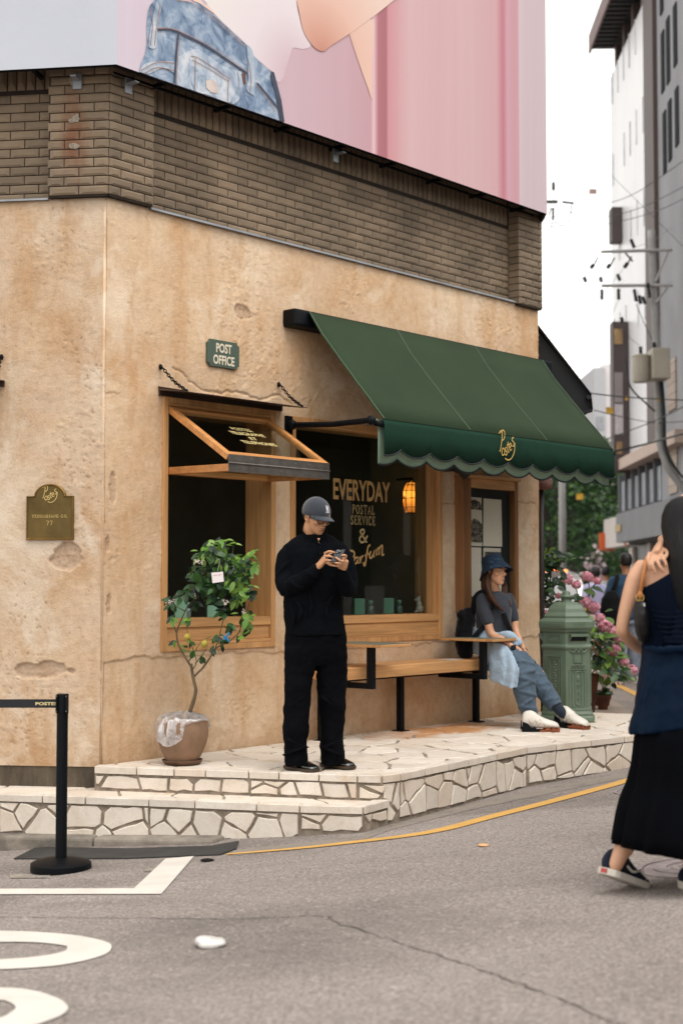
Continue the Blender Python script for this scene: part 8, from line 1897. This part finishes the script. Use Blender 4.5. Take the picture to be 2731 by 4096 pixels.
# canvas shoes with the white side stripe
m_canv = M_cloth('navy_canvas', A(18,24,40,.9), .15, .9, 900); m_wr = M('white_rubber', A(206,198,186,.85), .55, .06, 20); rh_ = None
he = vs_(2413,3498,-.02); to = Vector((vs_(2537,3552,.10))); to.z = float(gz(to.x,to.y))+.006; he.z = to.z+.075
u_, s_ = MB(), MB(); f, x, up = shoe(u_, s_, he, he+(to-he).normalized()*.265, .114, .128, .030); so_ = ob('canvas_shoe', u_, m_canv, ww, smooth=True, mods=[('SUBSURF', dict(levels=1, render_levels=1))]); ob('rubber_sole', s_, m_wr, so_, bevel=.004)
Lg = .265; mb = MB(); 
for sx in (-1,1):
    P = [he+f*Lg*t_+up*h+x*sx*w for t_, h, w in ((.30,.066,.0475),(.42,.050,.0525),(.55,.058,.053),(.66,.070,.046),(.74,.050,.0545),(.80,.040,.057))]; mb.tube(smoothpath(P,3), [(.0055,.0018)]*16, 6, up=up)
ob('side_stripe', mb, m_wr, so_); mb = MB(); mb.hexa([he-f*.0045+x*a+up*b for a,b in ((-.017,.008),(.017,.008))]+[he-f*.003+x*a+up*b for a,b in ((.017,.008),(-.017,.008))]+[he-f*.0045+x*a+up*b for a,b in ((-.017,.027),(.017,.027))]+[he-f*.003+x*a+up*b for a,b in ((.017,.027),(-.017,.027))]); ob('heel_tab', mb, M('red_rubber', A(176,60,56,.85), .5), so_)
hf = onG(2726,3560); fd = Vector((.88,.47,0)); tf_ = hf+fd*.265; tf_.z = float(gz(tf_.x,tf_.y)); u_, s_ = MB(), MB(); shoe(u_, s_, hf, tf_, .098, .098, .034); so2 = ob('canvas_shoe', u_, m_canv, ww, smooth=True, mods=[('SUBSURF', dict(levels=1, render_levels=1))]); ob('rubber_sole', s_, m_wr, so2, bevel=.004)
# shoulder bag
hb = thing('shoulder_bag', 'black leather shoulder bag on a tan strap under the walking woman\'s arm', 'bag', v6(790,1750,-.1)); mb = MB()
body_loft(mb, [(v6(735,1490,-.10),v6(800,1490,-.10),.015),(v6(705,1560,-.10),v6(835,1560,-.10),.035),(v6(690,1700,-.10),v6(870,1700,-.10),.05),(v6(690,1850,-.09),v6(890,1850,-.10),.052),(v6(710,1970,-.08),v6(890,1970,-.09),.05),(v6(745,2060,-.07),v6(860,2070,-.08),.035),(v6(790,2110,-.07),v6(830,2110,-.07),.012)], 22, 2.2)
bg_ = ob('bag', mb, M('bag_leather', A(10,9,9), .45, .15, 18, .002, 90, spec=.3), hb); fuse(bg_, .006, 3, .5); m_tan = M('tan_strap', A(190,120,58,.75), .6, .1, 20)
mb = MB(); mb.tube(smoothpath([v6(768,1440,-.125),v6(772,1370,-.128),v6(805,1200,-.13),v6(835,1030,-.11),v6(850,955,-.07),v6(860,930,.0)],4), [(.006,.003)]*21, 8, up=(1,0,0)); mb.tube(smoothpath([v6(772,1440,-.118),v6(800,1330,-.12),v6(826,1200,-.122),v6(846,1040,-.105)],4), [(.004,.0025)]*13, 6, up=(1,0,0)); mb.ball(v6(766,1445,-.125), (.012,.009,.018), 10, 7); ob('strap', mb, m_tan, hb, smooth=True)
mb = MB()
for c in ((745,1480,-.12),(785,1480,-.12)): mb.tube([v6(*c)+Vector((.010*math.cos(q),0,.014*math.sin(q))) for q in [2*math.pi*j/14 for j in range(15)]], .003, 6, cap=False)
ob('strap_ring', mb, M('brass_ring', A(200,166,90,.9), .3, .05, metal=.9), hb); mb = MB(); mb.tube([v6(822,1555,-.15), v6(826,1600,-.152)], .004, 6); ob('zip_pull', mb, m_scr, hb)
# ------------------------------------------------------------------ people further down the street
def walker(label, foot, h, yaw, shirt, trouser, hairm, skin, sleeve=True, bag=None):
    """whole standing figure in stride; yaw 0 = walking away from the camera"""
    o = thing('person', label, 'person', foot); s = h/1.75; R_ = Matrix.Translation(foot) @ Matrix.Rotation(math.radians(yaw), 4, 'Z') @ Matrix.Scale(s, 4); T = lambda *p: R_ @ Vector(p)
    def el(z, w, d, y=0): return [T(w*math.cos(q), y+d*math.sin(q), z) for q in [2*math.pi*j/20 for j in range(20)]]
    mb = MB(); rings = [el(z,w,d,y) for z,w,d,y in ((1.50,.02,.02,.03),(1.53,.05,.055,.03),(1.58,.066,.08,.015),(1.65,.074,.092,.01),(1.71,.064,.08,.0),(1.75,.03,.04,.0))]; mb.loft(rings)
    limb(mb, [T(0,0,1.55),T(0,-.01,1.40)], [.052*s,.06*s]); mb.loft([el(z,w,d) for z,w,d in ((.9,.15,.10),(1.1,.14,.10),(1.3,.16,.11),(1.42,.12,.09))])
    for sx in (-1,1):
        limb(mb, [T(sx*.18,0,1.38),T(sx*.23,-.02,1.12),T(sx*.235,.08*sx,.88)], [.045*s,.038*s,.028*s]); limb(mb, [T(sx*.235,.08*sx,.87),T(sx*.23,.09*sx,.80)], [.024*s,.03*s])
        for k in range(4): finger(mb, [T(sx*(.218+.006*k),.08*sx+.014*(k-1.5),.79),T(sx*(.215+.006*k),.09*sx+.014*(k-1.5),.75),T(sx*.215,.1*sx+.012*(k-1.5),.715)], .009*s, .007*s)
        finger(mb, [T(sx*.215,.11*sx,.83),T(sx*.2,.125*sx,.79),T(sx*.2,.13*sx,.765)], .009*s, .007*s)
        limb(mb, [T(sx*.09,0,.92),T(sx*.10,.06*sx,.5),T(sx*.10,-.02+.14*sx,.09)], [.085*s,.058*s,.04*s])
    b = ob('body', mb, skin, o); fuse(b, .011, 3, .5)
    mb = MB(); mb.loft([el(z,w,d,y) for z,w,d,y in ((1.585,.058,.05,-.035),(1.62,.079,.085,-.02),(1.68,.083,.10,-.006),(1.73,.074,.092,-.002),(1.765,.035,.045,0))]); ob('hair', mb, hairm, o, smooth=True)
    mb = MB(); mb.loft([el(z,w,d) for z,w,d in ((.86,.20,.135),(1.0,.195,.13),(1.2,.20,.135),(1.34,.205,.13),(1.42,.16,.10),(1.47,.085,.07))])
    for sx in (-1,1): limb(mb, [T(sx*.17,0,1.38),T(sx*.225,-.02,1.22),T(sx*.24,-.02+.02*sx,1.10)]+([T(sx*.24,.08*sx,.9)] if sleeve else []), [.072*s,.068*s,.064*s]+([.05*s] if sleeve else []))
    b = ob('shirt', mb, shirt, o); fuse(b, .012, 3, .5); crease(b, .02, .12)
    mb = MB(); mb.loft([el(z,w,d) for z,w,d in ((.80,.185,.125),(.95,.18,.12))])
    for sx in (-1,1): limb(mb, [T(sx*.09,0,.88),T(sx*.105,.06*sx,.5),T(sx*.105,-.02+.14*sx,.10)], [.105*s,.095*s,.085*s], ends=False)
    b = ob('trousers', mb, trouser, o); fuse(b, .012, 3, .5); crease(b, .025, .1)
    for sx in (-1,1):
        u_, s_ = MB(), MB(); a = T(sx*.10,-.10+.14*sx,.002+(.03 if sx < 0 else 0)); c = T(sx*.10,.16+.14*sx,.002); shoe(u_, s_, a, c, .095, .09, .025); so = ob('shoe', u_, m_lea if bag else m_wr, o, smooth=True); ob('sole', s_, m_wr, so)
    return o, T
far = lambda px, yd: Vector(((px-1365.5)/5689.6*yd, yd, .125))
m_hairf = M('short_black_hair', A(18,16,16), .6, .2, 40)
o, T = walker('man in a blue shirt carrying a black bag walking away beside the flowers', far(2502,19.3), 1.76, -3, M_cloth('faded_blue_cotton', A(50,76,100,.85), .15), M_cloth('light_jeans', A(140,150,166,.85), .15), m_hairf, M_skin('far_skin', A(206,150,118,.8)), True, True)
bb = thing('backpack', 'black bag slung on the shoulder of the man in the blue shirt', 'backpack', T(-.2,-.18,1.0)); mb = MB(); mb.loft([[T(-.22+w*math.cos(q), -.16+d*math.sin(q), z) for q in [2*math.pi*j/16 for j in range(16)]] for z, w, d in ((.72,.10,.06),(.78,.15,.09),(1.0,.16,.10),(1.15,.13,.08),(1.25,.06,.04))]); bo2 = ob('bag', mb, m_bag, bb); fuse(bo2, .012, 3, .5)
mb = MB(); mb.tube(smoothpath([T(-.22,-.15,1.2),T(-.15,-.13,1.36),T(-.12,-.06,1.46),T(-.12,.06,1.44),T(-.15,.13,1.3)],4), [(.008,.03)]*17, 8, up=(0,-1,0)); ob('strap', mb, m_bag, bb, smooth=True)
walker('person in a pale lilac shirt far off behind the blossoms and the car lights', far(2378,23.5), 1.62, 20, M_cloth('lilac_cotton', A(176,172,206,.9), .12), M_cloth('white_trousers', A(190,190,200,.85), .1), m_hairf, bpy.data.materials['far_skin'], False)
walker('person in a light grey shirt far off beside the man with the black bag', far(2420,27.5), 1.66, -10, M_cloth('light_grey_cotton', A(176,180,180,.9), .1), M_cloth('grey_trousers', A(90,92,98,.85), .1), m_hairf, bpy.data.materials['far_skin'], False)
